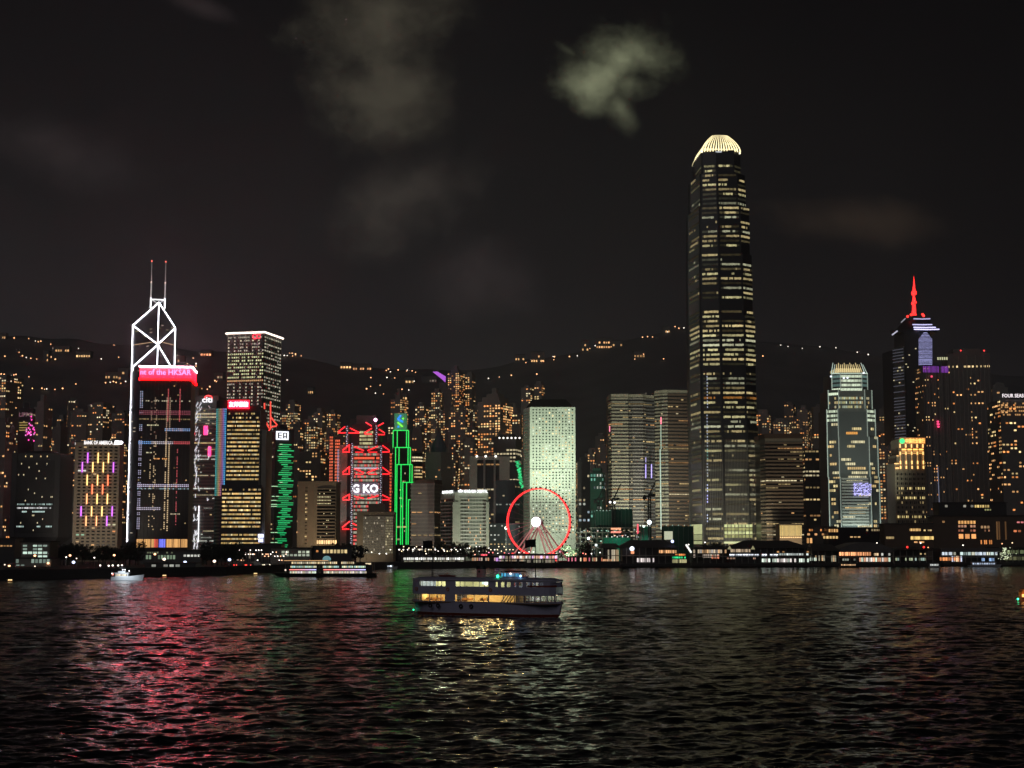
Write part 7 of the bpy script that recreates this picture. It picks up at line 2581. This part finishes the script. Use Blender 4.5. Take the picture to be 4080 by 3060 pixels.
mb = MB(); mb.prism(deckpoly(-.2, LF + .2, hw), 3.05, 3.2, M['teak']); mb.build('main_deck', root, local=True)
mb = MB(); mb.prism(deckpoly(.2, LF - .2, hw), 5.15, 5.4, M['hullgreen']); mb.build('upper_deck', root, local=True)
mb = MB(); mb.prism(deckpoly(.0, LF - .1, hw + .15), 8.3, 8.6, M['hullgreen'])
mb.prism(deckpoly(.4, LF - .6, hw - .2), 8.6, 8.95, M['hullgreen'], top=deckpoly(1.5, LF - 1.8, hw - 1.6)); mb.build('roof', root, local=True)


def sidewall(name, x0, x1, z0, z1, m, sides=(-1, 1), t=.12, yo=0):
    for s_ in sides:
        mb = MB()
        n_ = max(1, int((x1 - x0) / 1.0))
        for k in range(n_):
            xa, xb = x0 + (x1 - x0) * k / n_, x0 + (x1 - x0) * (k + 1) / n_

            def yv(x):
                e_ = min(x, LF - x)
                return s_ * (hw + .02 + yo) * (1 if e_ >= 4 else math.sin(math.acos(max(0, min(1, (4 - e_) / 4)))))
            mb.mesh([(xa, yv(xa), z0), (xb, yv(xb), z0), (xb, yv(xb), z1), (xa, yv(xa), z1), (xa, yv(xa) - s_ * t, z0), (xb, yv(xb) - s_ * t, z0), (xb, yv(xb) - s_ * t, z1), (xa, yv(xa) - s_ * t, z1)],
                    [(0, 1, 2, 3), (5, 4, 7, 6), (3, 2, 6, 7), (0, 4, 5, 1), (0, 3, 7, 4), (1, 5, 6, 2)], m)
        mb.build(name, root, local=True)


def fx(zx): return (zx - 190) / (2000 - 190) * LF   # along the hull


sidewall('bulwark', .4, LF - .4, 5.0, 6.9, M['hullgreen'])            # belt under the upper windows
sidewall('bulwark', .4, fx(370), 6.9, 8.3, M['hullgreen'])
sidewall('bulwark', fx(700), fx(825), 6.9, 8.3, M['hullgreen'])
sidewall('bulwark', fx(1228), fx(1320), 6.9, 8.3, M['hullgreen'])
sidewall('bulwark', fx(370), LF - .4, 8.0, 8.32, M['hullgreen'])
sidewall('red_band', fx(1700), LF - .3, 6.95, 7.35, M['hullred'], yo=.06)
for (a, b) in ((1345, 1385), (1425, 1455), (1500, 1540), (1570, 1598), (1645, 1690), (1730, 1760), (1830, 1850), (1885, 2000)):
    sidewall('window_post', fx(a), fx(b), 6.9, 8.0, M['hullgreen'])
for a in (400, 450, 500, 550, 600, 650, 700, 880, 940, 1040, 1120): sidewall('window_post', fx(a) - .06, fx(a) + .06, 6.9, 8.0, M['hullgreen'])
sidewall('bulwark', fx(690), fx(820), 3.2, 5.1, M['hullgreen'])
sidewall('bulwark', fx(190), LF - .4, 3.2, 3.45, M['hullgreen'])
sidewall('bulwark', fx(1225), fx(1240), 3.2, 5.1, M['hullgreen'])
for a in (280, 330, 365, 495, 640, 895, 1055, 1410, 1545, 1600, 1660, 1720, 1790, 1850, 1920, 1975): sidewall('window_post', fx(a) - .08, fx(a) + .08, 3.2, 5.1, M['hullgreen'])
sidewall('rubbing_strake', .5, LF - .5, 3.36, 3.46, M['hullwhite'], yo=.16)
sidewall('rubbing_strake', .5, LF - .5, 4.98, 5.08, M['hullwhite'], yo=.08)
sidewall('gutter', .5, LF - .5, 8.28, 8.36, M['hullwhite'], yo=.18)
for (xa_, xb_) in ((fx(1560), LF - .6), (.6, fx(350))):
    mb = MB()
    for zz_ in (3.75, 4.05, 4.35): mb.tube((xa_, -hw * .98, zz_), (xb_, -hw * .98 if xb_ < LF - 3 else -hw * .8, zz_), .035, M['hullwhite'], n=4)
    mb.build('railing', root, local=True)
mb = MB()
for s_ in (-1, 1):
    mb.tube((fx(300), s_ * 3.2, 9.7), (fx(1240), s_ * 3.2, 9.7), .03, M['metal'], n=4)
    for k in range(14): x = fx(300) + (fx(1240) - fx(300)) * k / 13; mb.tube((x, s_ * 3.2, 8.8), (x, s_ * 3.2, 9.7), .03, M['metal'], n=4)
mb.build('roof_railing', root, local=True)
for zx in (330, 730, 1260):
    mb = MB(); c_ = Vector((fx(zx), -hw - .2, 6.2))
    for k in range(10):
        t0, t1 = 2 * math.pi * k / 10, 2 * math.pi * (k + 1) / 10
        mb.tube(c_ + Vector((.34 * math.cos(t0), 0, .34 * math.sin(t0))), c_ + Vector((.34 * math.cos(t1), 0, .34 * math.sin(t1))), .1, M['orange'], n=5)
    mb.build('lifebuoy', root, local=True)
# round ornamental openings along the belt
mb = MB()
for zx in list(range(450, 690, 38)) + list(range(870, 1140, 38)):
    c_ = Vector((fx(zx), -hw - .12, 6.0))
    for k in range(10):
        t0, t1 = 2 * math.pi * k / 10, 2 * math.pi * (k + 1) / 10
        mb.tube(c_ + Vector((.24 * math.cos(t0), 0, .42 * math.sin(t0))), c_ + Vector((.24 * math.cos(t1), 0, .42 * math.sin(t1))), .055, M['hullwhite'], n=4)
mb.build('railing_ornament', root, local=True)
# cabin interiors
mb = MB()
mb.box(fx(360), fx(690), 1.2, 1.3, 3.2, 5.1, M['cream']); mb.box(fx(820), fx(1545), 1.2, 1.3, 3.2, 5.1, M['cream'])
mb.box(fx(360), fx(366), -3.2, 1.2, 3.2, 5.1, M['cream']); mb.box(fx(1540), fx(1546), -3.6, 1.2, 3.2, 5.1, M['cream'])
mb.build('cabin_wall', root, local=True)
mb = MB()
for k in range(4): mb.tube((fx(1290 + k * 36), -.5, 3.3), (fx(1350 + k * 36), -.5, 5.0), .13, M['black2'])
mb.build('stair', root, local=True)
for (a, b, z) in ((400, 660, 3.2), (850, 1040, 3.2), (1080, 1210, 3.2)):
    n_ = int((fx(b) - fx(a)) / 1.5)
    for k in range(n_):
        x = fx(a) + k * 1.5
        mb = MB(); mb.box(x, x + .5, -3.4, -.6, z + .42, z + .5, M['teak']); mb.box(x + .48, x + .55, -3.4, -.6, z + .45, z + .95, M['teak']); mb.box(x + .1, x + .16, -3.3, -3.2, z, z + .42, M['teak']); mb.box(x + .1, x + .16, -.8, -.7, z, z + .42, M['teak'])
        mb.build('bench', root, local=True)
for k in range(12):
    x = fx(390) + k * (fx(1230) - fx(390)) / 12
    mb = MB(); mb.box(x, x + .5, -3.4, 3.4, 5.85, 5.93, M['teak']); mb.box(x + .48, x + .55, -3.4, 3.4, 5.9, 6.4, M['teak']); mb.box(x + .1, x + .16, -3.3, -3.2, 5.4, 5.85, M['teak']); mb.build('bench', root, local=True)
mb = MB(); mb.box(fx(360), fx(1320), 3.4, 3.5, 5.4, 8.2, M['cream']); mb.build('upper_far_wall', root, local=True)


def cabin_light(x, y, z, wt, col, sz=(3.0, .25)):
    mb = MB(); mb.box(x - sz[0] / 2, x + sz[0] / 2, y - sz[1] / 2, y + sz[1] / 2, z, z + .06, LAMP, tuple(c * 3 for c in col)); mb.build('ceiling_lamp', root, local=True)
    d = bpy.data.lights.new('cabin_light', 'POINT'); d.energy = wt; d.color = col; d.shadow_soft_size = .2
    o = bpy.data.objects.new('cabin_light', d); COL.objects.link(o); o.parent = root; o.location = (x, y, z - .35)


LW = (1, .70, .26)
for zx in (420, 560, 665, 860, 960, 1100, 1180, 1300, 1440): cabin_light(fx(zx), -1.6, 5.05, 150, LW, (1.6, .25))
for zx in (1640, 1800, 1930): cabin_light(fx(zx), 0, 5.05, 16, (1, .8, .5), (1.0, .3))
cabin_light(fx(250), 0, 5.05, 10, (1, .8, .5), (.8, .3))
for zx in (385, 430, 500, 560, 660, 880, 1010, 1120, 1190): cabin_light(fx(zx), .5, 8.1, 150, (.85, 1, .62), (1.5, .3))
for zx in (1400, 1560): cabin_light(fx(zx), 0, 8.1, 14, (.95, 1, .9), (1, .3))
mb = MB()
mb.tube((fx(1190), -3.9, 7.6), (fx(1190), -3.7, 7.6), .38, LAMP, (2.4, 2.6, 2.0), 10)
mb.build('window_lamp', root, local=True)
mb = MB(); mb.box(fx(955), fx(1030), 3.2, 3.35, 7.2, 8.0, LAMP, (.28, .45, .5)); mb.build('screen', root, local=True)
# tyres, masts, funnel, wheelhouse
for zx in (515, 612, 900, 1028):
    mb = MB(); c_ = Vector((fx(zx), -hw - .35, 2.35))
    for k in range(12):
        t0, t1 = 2 * math.pi * k / 12, 2 * math.pi * (k + 1) / 12
        mb.tube(c_ + Vector((.38 * math.cos(t0), 0, .38 * math.sin(t0))), c_ + Vector((.38 * math.cos(t1), 0, .38 * math.sin(t1))), .17, M['tyre'], n=6)
    mb.build('fender', root, local=True)
mb = MB(); M['funnelp'] = mat('funnel_paint', (.75, .35, .36), .6)
def ell(cx_, rx, ry, n_=14): return [(cx_ + rx * math.cos(2 * math.pi * k / n_), ry * math.sin(2 * math.pi * k / n_)) for k in range(n_)]
cf = fx(1030)
mb.prism(ell(cf, 1.15, .8), 8.6, 10.9, M['funnelp']); mb.prism(ell(cf, 1.35, .95), 10.9, 11.6, M['black2'], top=ell(cf, 1.1, .8)); fun_ = mb.build('funnel', root, local=True)
mb = MB(); mb.tube((cf - .1, -.85, 10.3), (cf - .1, -.75, 10.3), .28, M['black2'], n=8); mb.build('funnel_badge', fun_, local=True)
wx0, wx1 = fx(1275), fx(1590)
mb = MB()
mb.prism(deckpoly(wx0, wx1, 2.4, 1.6), 8.6, 9.2, M['hullgreen']); mb.prism(deckpoly(wx0 + .1, wx1 - .1, 2.6, 1.6), 10.3, 10.55, M['black2'], top=deckpoly(wx0 + 1.2, wx1 - 1.2, 1.8, 1.2))
for k in range(9):
    x = wx0 + .6 + (wx1 - wx0 - 1.2) * k / 8
    for s_ in (-1, 1): mb.box(x - .06, x + .06, s_ * 2.2 - .05, s_ * 2.2 + .05, 9.2, 10.3, M['hullgreen'])
whl_ = mb.build('wheelhouse', root, local=True)
mb = MB(); mb.box(wx0 + 2.6, wx0 + 4.8, -.8, .8, 8.8, 9.9, M['hullred']); mb.build('console', whl_, local=True)
mb = MB()
for k in range(11):
    x = wx0 + 1.1 + k * .42; g = random.Random(k).uniform(.1, 1.0)
    mb.box(x, x + .34, -1.9, -1.85, 9.25, 10.0, LAMP, (.08 * g, .55 * g, .95 * g))
mb.build('wheelhouse_panel', whl_, local=True)
mb = MB(); mb.ball((wx0 + .5, -2.5, 9.3), .36, LAMP, (.1, 3.2, 1.4)); mb.build('green_lamp', root, local=True)
mb = MB(); mb.ball((wx1 - .3, -2.5, 9.4), .28, LAMP, (1.2, 2.6, 4)); mb.ball((fx(1450), -2.3, 9.9), .2, LAMP, (4, 3.6, 3.2)); mb.build('white_lamp', root, local=True)
d = bpy.data.lights.new('wheelhouse_light', 'POINT'); d.energy = 12; d.color = (.15, .8, 1); d.shadow_soft_size = .2
o = bpy.data.objects.new('wheelhouse_light', d); COL.objects.link(o); o.parent = root; o.location = ((wx0 + wx1) / 2 - 1, -1, 10)
# mast with flag, both ends
for (zx, zt, fl, flw) in ((1697, 17.9, 15.9, 2.9), (405, 17.8, 15.7, 2.8)):
    xm = fx(zx)
    mb = MB(); mb.tube((xm, 0, 8.6), (xm, 0, zt), .14, M['black2'], r2=.07, n=6)
    mb.tube((xm - .8, 0, 10.4), (xm + .8, 0, 10.4), .05, M['black2'], n=4); mast_ = mb.build('mast', root, local=True)
    mb = MB()
    n_ = 10
    sg = -1
    vs = []
    for k in range(n_ + 1):
        f = k / n_
        vs += [(xm + sg * f * flw, .35 * math.sin(f * 7), fl + .25 * math.sin(f * 5) * f + (0 if sg < 0 else f * .5)), (xm + sg * f * flw, .35 * math.sin(f * 7 + .5), fl + 1.85 + .2 * math.sin(f * 5 + 1) * f + (0 if sg < 0 else f * .4))]
    vs2 = [(x, y + .04, z) for x, y, z in vs]
    mb.mesh(vs, [(2 * k, 2 * k + 2, 2 * k + 3, 2 * k + 1) for k in range(n_)], M['flagcloth']); mb.mesh(vs2, [(2 * k, 2 * k + 1, 2 * k + 3, 2 * k + 2) for k in range(n_)], M['flagcloth'])
    mb.build('flag', mast_, local=True)
mb = MB()
mb.prism(ell(fx(600), 2.2, .6, 12), 9.0, 9.35, M['hullred'], top=ell(fx(600), 2.6, .8, 12)); mb.tube((fx(560), 0, 9.3), (fx(610), 0, 9.9), .12, M['hullred']); mb.build('life_raft', root, local=True)
mb = MB(); mb.ball((fx(200), -1.2, 1.1), .22, LAMP, (.05, 2.5, 1.0)); mb.build('green_lamp', root, local=True)

mb = MB(); rg = random.Random(12)
M['foam'] = mat('water_foam', (.35, .37, .4), .8)
for k in range(150):
    x = rg.uniform(-16, LF + 1.5); yy = -hw * (1.02 + rg.random() * .35) if x > 0 else rg.gauss(0, 1.5 + abs(x) * .06)
    if x > LF - 3: yy *= max(.15, (LF + 1.5 - x) / 5)
    l_ = rg.uniform(.25, 1.1)
    mb.mesh([(x - l_, yy, .06), (x, yy - .14, .16), (x + l_, yy, .06), (x, yy + .16, .2)], [(0, 1, 2, 3)], M['foam'])
mb.build('foam_wake', root, local=True)

# ---- passengers, built as continuous skinned bodies
def person_mesh(pose):
    me = bpy.data.meshes.new('person')
    if pose == 'sit':
        J = dict(pel=(0, 0, .48), sp=(.0, 0, .8), nk=(0, 0, 1.08), hd=(-.02, 0, 1.2), ht=(-.02, 0, 1.33), kl=(-.42, .12, .5), kr=(-.42, -.12, .5), fl=(-.42, .13, .06), fr=(-.42, -.13, .06), tl=(-.56, .13, .04), tr=(-.56, -.13, .04),
                 sl=(0, .2, 1.0), sr=(0, -.2, 1.0), el=(-.06, .25, .74), er=(-.06, -.25, .74), wl=(-.3, .15, .62), wr=(-.3, -.15, .62), hl=(.0, .1, .48), hr=(.0, -.1, .48))
    else:
        J = dict(pel=(0, 0, .92), sp=(0, 0, 1.18), nk=(0, 0, 1.46), hd=(0, 0, 1.58), ht=(0, 0, 1.7), kl=(-.03, .1, .5), kr=(.05, -.1, .5), fl=(0, .1, .07), fr=(.08, -.1, .07), tl=(-.16, .11, .04), tr=(-.08, -.11, .04),
                 sl=(0, .2, 1.38), sr=(0, -.2, 1.38), el=(.02, .26, 1.1), er=(-.05, -.25, 1.1), wl=(-.12, .24, .86), wr=(-.28, -.16, 1.1), hl=(0, .1, .88), hr=(0, -.1, .88))
    names = list(J)
    E_ = [('pel', 'sp'), ('sp', 'nk'), ('nk', 'hd'), ('hd', 'ht'), ('pel', 'hl'), ('hl', 'kl'), ('kl', 'fl'), ('fl', 'tl'), ('pel', 'hr'), ('hr', 'kr'), ('kr', 'fr'), ('fr', 'tr'), ('nk', 'sl'), ('sl', 'el'), ('el', 'wl'), ('nk', 'sr'), ('sr', 'er'), ('er', 'wr')]
    rad = dict(pel=.15, sp=.14, nk=.06, hd=.1, ht=.085, hl=.1, hr=.1, kl=.065, kr=.065, fl=.045, fr=.045, tl=.035, tr=.035, sl=.065, sr=.065, el=.045, er=.045, wl=.035, wr=.035)
    me.from_pydata([J[n_] for n_ in names], [(names.index(a), names.index(b)) for a, b in E_], [])
    o = bpy.data.objects.new('tmp', me); COL.objects.link(o)
    md = o.modifiers.new('s', 'SKIN')
    sv = me.skin_vertices[0].data
    for i, n_ in enumerate(names): sv[i].radius = (rad[n_], rad[n_])
    sv[0].use_root = True
    o.modifiers.new('u', 'SUBSURF').levels = 1
    dg = bpy.context.evaluated_depsgraph_get()
    res = bpy.data.meshes.new_from_object(o.evaluated_get(dg))
    res.name = 'person'
    bpy.data.objects.remove(o)
    res.materials.clear()
    res.materials.append(M['cloth'])
    return res


PM = {k: person_mesh(k) for k in ('sit', 'stand')}
for i, (zx, y, deck, pose) in enumerate([(560, -2.6, 1, 'sit'), (440, -2.4, 1, 'sit'), (600, -2.9, 1, 'stand'), (925, -2.8, 1, 'stand'), (985, -2.6, 1, 'sit'), (1070, -2.7, 1, 'sit'), (1130, -2.3, 1, 'stand'), (540, -2.4, 0, 'stand'), (1110, -2.6, 0, 'sit'), (1160, -2.2, 0, 'sit'), (1620, -2.2, 0, 'stand'), (1740, -2.4, 0, 'stand')]):
    o = bpy.data.objects.new('person', PM[pose]); COL.objects.link(o)
    lp = Vector((fx(zx), y, 5.4 if deck else 3.2))
    o.location = root.location + Matrix.Rotation(ang, 3, 'Z') @ lp
    o.rotation_euler = (0, 0, ang + (i * .9 if pose == 'stand' else math.pi))
    tag(o, 'passenger %s on the %s deck of the foreground ferry, %s' % ('sitting' if pose == 'sit' else 'standing', 'upper' if deck else 'lower',
        ('near the stern at the left', 'in the left window bay', 'left of the middle pillar', 'in the second window bay', 'right beside the blue screen', 'right of the blue screen', 'by the round white lamp', 'beside the engine room window', 'at the open yellow bay', 'second at the yellow bay', 'just behind the stairs', 'at the open bow deck')[i]), 'person', None)

# ---- long cruise boat
D = 778
pL, pR = W(1079, 2298, D), W(1500, 2298, D)
LC = pR.x - pL.x
root = thing('cruise_boat', 'long black cruise boat with three window rows and a red to blue light line', 'boat', (pL.x, D, 0))


def cx_(u): return (u - 1079) / (1500 - 1079) * LC


def cz(v): return (2298 - v) * D / FPX


mb = MB()
n_ = 20
vs = []
for i in range(n_ + 1):
    f = i / n_
    w_ = 5.2 * (min(1, (f * 5 + .04)) ** .6) * (1 - max(0, f - .9) * 1.5)
    for (z, k, rake) in ((-1, .6, .55), (.0, .85, .5), (cz(2284) + (1 - min(1, f * 5)) * .35, 1, 0)):
        x = LC * f + (1 - f) ** 6 * rake * 8
        vs += [(x, -w_ * k, z), (x, w_ * k, z)]
fs = []
for i in range(n_):
    for j in range(2):
        a = i * 6 + 2 * j; fs += [(a, a + 6, a + 8, a + 2), (a + 1, a + 3, a + 9, a + 7)]
    a = i * 6 + 4; fs.append((a, a + 6, a + 7, a + 1))
fs += [(0, 2, 3, 1), (2, 4, 5, 3)]
a = n_ * 6; fs += [(a, a + 1, a + 3, a + 2), (a + 2, a + 3, a + 5, a + 4)]
mb.mesh(vs, fs, M['black2']); mb.build('hull', root, local=True)
mb = MB()
for (u0, u1, v0, v1) in ((1150, 1270, 2284, 2266), (1282, 1465, 2284, 2266), (1150, 1270, 2266, 2249), (1282, 1462, 2266, 2249)):
    mb.box(cx_(u0), cx_(u1), -4.4, 4.4, cz(v0), cz(v1), M['dark'])
mb.box(cx_(1140), cx_(1475), -4.8, 4.8, cz(2267), cz(2265.5), M['black2']); mb.box(cx_(1135), cx_(1470), -4.8, 4.8, cz(2250), cz(2248), M['black2'])
for u in range(1140, 1420, 23): mb.box(cx_(u) - .12, cx_(u) + .12, -4.6, -4.4, cz(2249), cz(2235), M['black2'])
mb.box(cx_(1160), cx_(1310), -3.5, 3.5, cz(2249), cz(2236), M['dark']); mb.box(cx_(1360), cx_(1415), -3.5, 3.5, cz(2249), cz(2236), M['dark'])
mb.build('superstructure', root, local=True)
mb = MB(); mb.box(cx_(1136), cx_(1312), -4.8, 4.8, cz(2235), cz(2233), M['pale']); mb.box(cx_(1355), cx_(1412), -4.5, 4.5, cz(2237), cz(2235), M['dark']); mb.build('roof', root, local=True)
mb = MB(); mb.box(cx_(1136), cx_(1312), -4.95, -4.8, cz(2235), cz(2233.4), LAMP, (1.1, .6, .25)); mb.build('roof_light', root, local=True)
rg = random.Random(9)
for (v0, v1, spans, cols_, s_, pitch) in ((2286, 2276, ((1160, 1262), (1294, 1460)), ((1, .85, .6), (.85, 1, .8), (1, .9, .9)), .9, 5.5), (2262, 2255, ((1162, 1265), (1290, 1350), (1366, 1408), (1415, 1455)), ((.75, 1, .7), (.5, .8, .75), (1, .95, .6)), 1.0, 6.5),
                                   (2247, 2239, ((1165, 1295), (1302, 1345), (1362, 1410)), ((1, .75, .4), (1, .8, .5), (.8, .7, .5)), .9, 7.5)):
    mb = MB()
    for (ua, ub) in spans:
        u = ua
        while u < ub:
            g = s_ * rg.uniform(.4, 1.4)
            c_ = rg.choice(cols_)
            y_ = -4.42 if v0 > 2250 else -3.52
            mb.box(cx_(u), cx_(u + pitch * .78), y_ - .05, y_, cz(v0), cz(v1), GLASS, tuple(x * g for x in c_)); u += pitch
    mb.build('window_row', root, local=True)
mb = MB()
for (ua, ub) in ((1158, 1264), (1293, 1460)):
    for k in range(24):
        f = k / 24
        mb.box(cx_(ua + (ub - ua) * f), cx_(ua + (ub - ua) * (f + 1 / 24)), -4.75, -4.5, cz(2271.5), cz(2268.5), LAMP, (2.0 - .9 * f, .45 + .7 * f * f, .4 + 2 * f * f))
mb.build('light_line', root, local=True)
mb = MB(); mb.box(cx_(1455), cx_(1485), -3, 3, cz(2284), cz(2243), M['dark']); mb.box(cx_(1456), cx_(1486), -3.3, 3.3, cz(2243), cz(2241.5), M['pale']); mb.box(cx_(1458), cx_(1480), -3.1, -3, cz(2250), cz(2244), LAMP, (1, .8, .5)); mb.tube((cx_(1492), 0, cz(2284)), (cx_(1492), 0, cz(2240)), .15, M['metal']); mb.build('stern_cabin', root, local=True)
mb = MB(); mb.tube((cx_(1140), 0, cz(2282)), (cx_(1136), 0, cz(2245)), .15, M['metal']); mb.ball((cx_(1137), 0, cz(2272)), .5, LAMP, (1.2, 1.0, .8)); mb.build('bow_mast', root, local=True)

# ---- small boats
def small_boat(lab, u0, u1, vw, name='motor_boat', hullm='hullwhite', litc=None, bow_right=True, cab=((.25, .6),), hh=.16, group=None):
    Dd = (CAMZ) * FPX / (vw - HOR)
    a, b = W(u0, vw, Dd), W(u1, vw, Dd)
    L = b.x - a.x
    rt = thing(name, lab, 'boat', (a.x, Dd, 0), group)
    mb = MB()
    n_ = 12
    vs = []
    H = L * hh
    for i in range(n_ + 1):
        f = i / n_ if bow_right else 1 - i / n_
        t = i / n_
        w_ = L * .13 * (1 - t ** 3 * .95)
        for (z, k, x_) in ((-.3, .5, -.06 * t), (.1, .85, -.05 * t), (H * (.72 + .45 * t ** 2), 1, 0)):
            xx = (t + x_) * L
            if not bow_right: xx = L - xx
            vs += [(xx, -w_ * k, z), (xx, w_ * k, z)]
    fs = []
    for i in range(n_):
        for j in range(2):
            q0 = i * 6 + 2 * j; fs += [(q0, q0 + 6, q0 + 8, q0 + 2), (q0 + 1, q0 + 3, q0 + 9, q0 + 7)]
        q0 = i * 6 + 4; fs.append((q0, q0 + 6, q0 + 7, q0 + 1))
    fs += [(0, 2, 3, 1), (2, 4, 5, 3)]
    mb.mesh(vs, fs, M[hullm], (0, 0, 0)); mb.build('hull', rt, local=True)
    return rt, a, b, L, H, Dd


rt, a, b, L, H, Dd = small_boat('little white motor launch lit white, near the left shore', 446, 574, 2311)
mb = MB(); mb.box(L * .12, L * .52, -1.3, 1.3, H * .7, H * .7 + 1.7, M['hullwhite']); mb.box(L * .05, L * .56, -1.6, 1.6, H * .7 + 1.7, H * .7 + 1.95, M['hullwhite']); mb.box(L * .2, L * .42, -1, 1, H * .7 + 1.95, H * .7 + 2.7, M['hullwhite']); mb.build('cabin', rt, local=True)
mb = MB()
for k in range(7): mb.box(L * .13 + k * L * .055, L * .13 + k * L * .055 + L * .035, -1.42, -1.32, H * .7 + .5, H * .7 + 1.3, GLASS, tuple(x * (.5 + k % 3 * .4) for x in (1, .75, .4)))
mb.build('window_row', rt, local=True)
mb = MB(); mb.tube((L * .3, 0, H + 2.2), (L * .3, 0, H + 5), .08, M['metal'], n=4); mb.tube((L * .22, 0, H + 3.4), (L * .38, 0, H + 3.4), .08, M['metal'], n=4); mb.build('mast', rt, local=True)
mb = MB()
for (x, z) in ((.02, .9), (.35, 2.6), (.55, 2.1), (.42, 2.6)): mb.ball((L * x, -1.2, H + z), .25, LAMP, (4, 4, 4.2))
mb.ball((L * .04, -1, H * .7 + 1.2), .5, LAMP, (1.6, .35, .2))
mb.build('deck_lamp', rt, local=True)
flood(rt, (a.x + L * .5, Dd - 9, 6), (a.x + L * .5, Dd, 1), 5200, (.85, .95, 1), 110, 1, .5)

rt, a, b, L, H, Dd = small_boat('orange lit sampan cut by the right edge, trailing a green light on the water', 4060, 4170, 2392, 'sampan', 'hullred', bow_right=False)
mb = MB()
n_ = 8
pts = [(L * .03 + .2, 1.1), (L * .06, 2.6), (L * .12, 3.5), (L * .5, 3.8), (L * .8, 3.2), (L * .85, 1.1)]
for s_ in (-1.4, 1.4): mb.mesh([(x, s_, z) for x, z in pts] + [(x, s_ * .93, z) for x, z in pts], [tuple(range(6)) if s_ < 0 else tuple(range(6))[::-1], tuple(range(6, 12))[::-1] if s_ < 0 else tuple(range(6, 12))], M['orange'])
for (x0_, z0_), (x1_, z1_) in zip(pts[1:-2], pts[2:-1]): mb.mesh([(x0_, -1.5, z0_), (x1_, -1.5, z1_), (x1_, 1.5, z1_), (x0_, 1.5, z0_)], [(0, 1, 2, 3)], M['orange'])
mb.build('canopy', rt, local=True)
mb = MB(); mb.box(L * .05, L * .2, -1.62, -1.5, 1.3, 2.1, LAMP, (1.8, .8, .2)); mb.build('cabin_lamp', rt, local=True)
mb = MB(); mb.ball((-.5, -.6, .65), .3, LAMP, (.1, 5.0, 1.8)); mb.build('green_lamp', rt, local=True)
flood(rt, (a.x - 1, Dd - 6, 3), (a.x + 2, Dd, 2), 650, (1, .62, .3), 100, 1, .3)
o = rt
rt, a, b, L, H, Dd = small_boat('dim passenger launch moored by the left arcade', 1536, 1590, 2264, 'motor_boat', 'hullwhite')
rt.location.y -= 12
mb = MB(); mb.box(L * .2, L * .7, -1, 1, H * .7, H * .7 + 1.5, M['hullwhite']); mb.box(L * .25, L * .6, -1.12, -1.02, H * .7 + .5, H * .7 + 1.1, GLASS, (.7, .8, .9)); mb.build('cabin', rt, local=True)
mb = MB()
for x in (.1, .5): mb.ball((L * x, -1.2, H + .4), .5, LAMP, (2.2, 2.4, 2.4))
mb.build('deck_lamp', rt, local=True)
for i, (u0, u1, v, c_, lab) in enumerate(((3700, 3745, 2257, (.9, .95, .9), 'white docked fast ferry beside the long flat roofed pier'), (3342, 3425, 2260, (1, .6, .3), 'low dark launch docked below the arched pier with warm windows'), (3860, 3985, 2254, (.6, .7, .9), 'long low grey ferry moored at the flat roofed pier'))):
    rt, a, b, L, H, Dd = small_boat(lab, u0, u1, v, 'docked_ferry', 'hullwhite' if i != 1 else 'black2', hh=.12 if i == 0 else .07)
    dd = 1085 - Dd if i != 2 else 1120 - Dd
    rt.location.x *= (Dd + dd) / Dd; rt.location.y += dd
    mb = MB(); mb.box(L * .08, L * .82, -1.5, 1.5, H * .7, H * .7 + 2.6, M['hullwhite' if i != 1 else 'dark']); mb.box(L * .05, L * .86, -1.7, 1.7, H * .7 + 2.6, H * .7 + 2.8, M['grey']); mb.build('cabin', rt, local=True)
    mb = MB()
    n_ = 10
    for k in range(n_): x = L * .1 + L * .7 * k / n_; mb.box(x, x + L * .045, -1.62, -1.52, H * .7 + .8, H * .7 + 1.8, GLASS, tuple(q_ * random.Random(k).uniform(.4, 1.3) for q_ in c_))
    mb.build('window_row', rt, local=True)
# the two pale buoys and a work barge light near the left shore
for (u, v, lab) in ((655, 2294, 'pale lit float on the water below the ticker tower'), (1018, 2286, 'yellow lit float left of the cruise boat'), (40, 2313, 'yellow lamp float near the left edge')):
    Dd = CAMZ * FPX / (v + 3 - HOR)
    p = W(u, v, Dd)
    rt = thing('float_lamp', lab, 'buoy', (p.x, Dd, 0))
    mb = MB(); mb.tube((-1, 0, .2), (1, 0, .2), .35, M['orange'], n=8); mb.build('float', rt, local=True)
    mb = MB(); mb.box(-.9, .9, -.2, .2, .6, 1.05, LAMP, (1.6, 1.15, .5)); mb.build('lantern', rt, local=True)
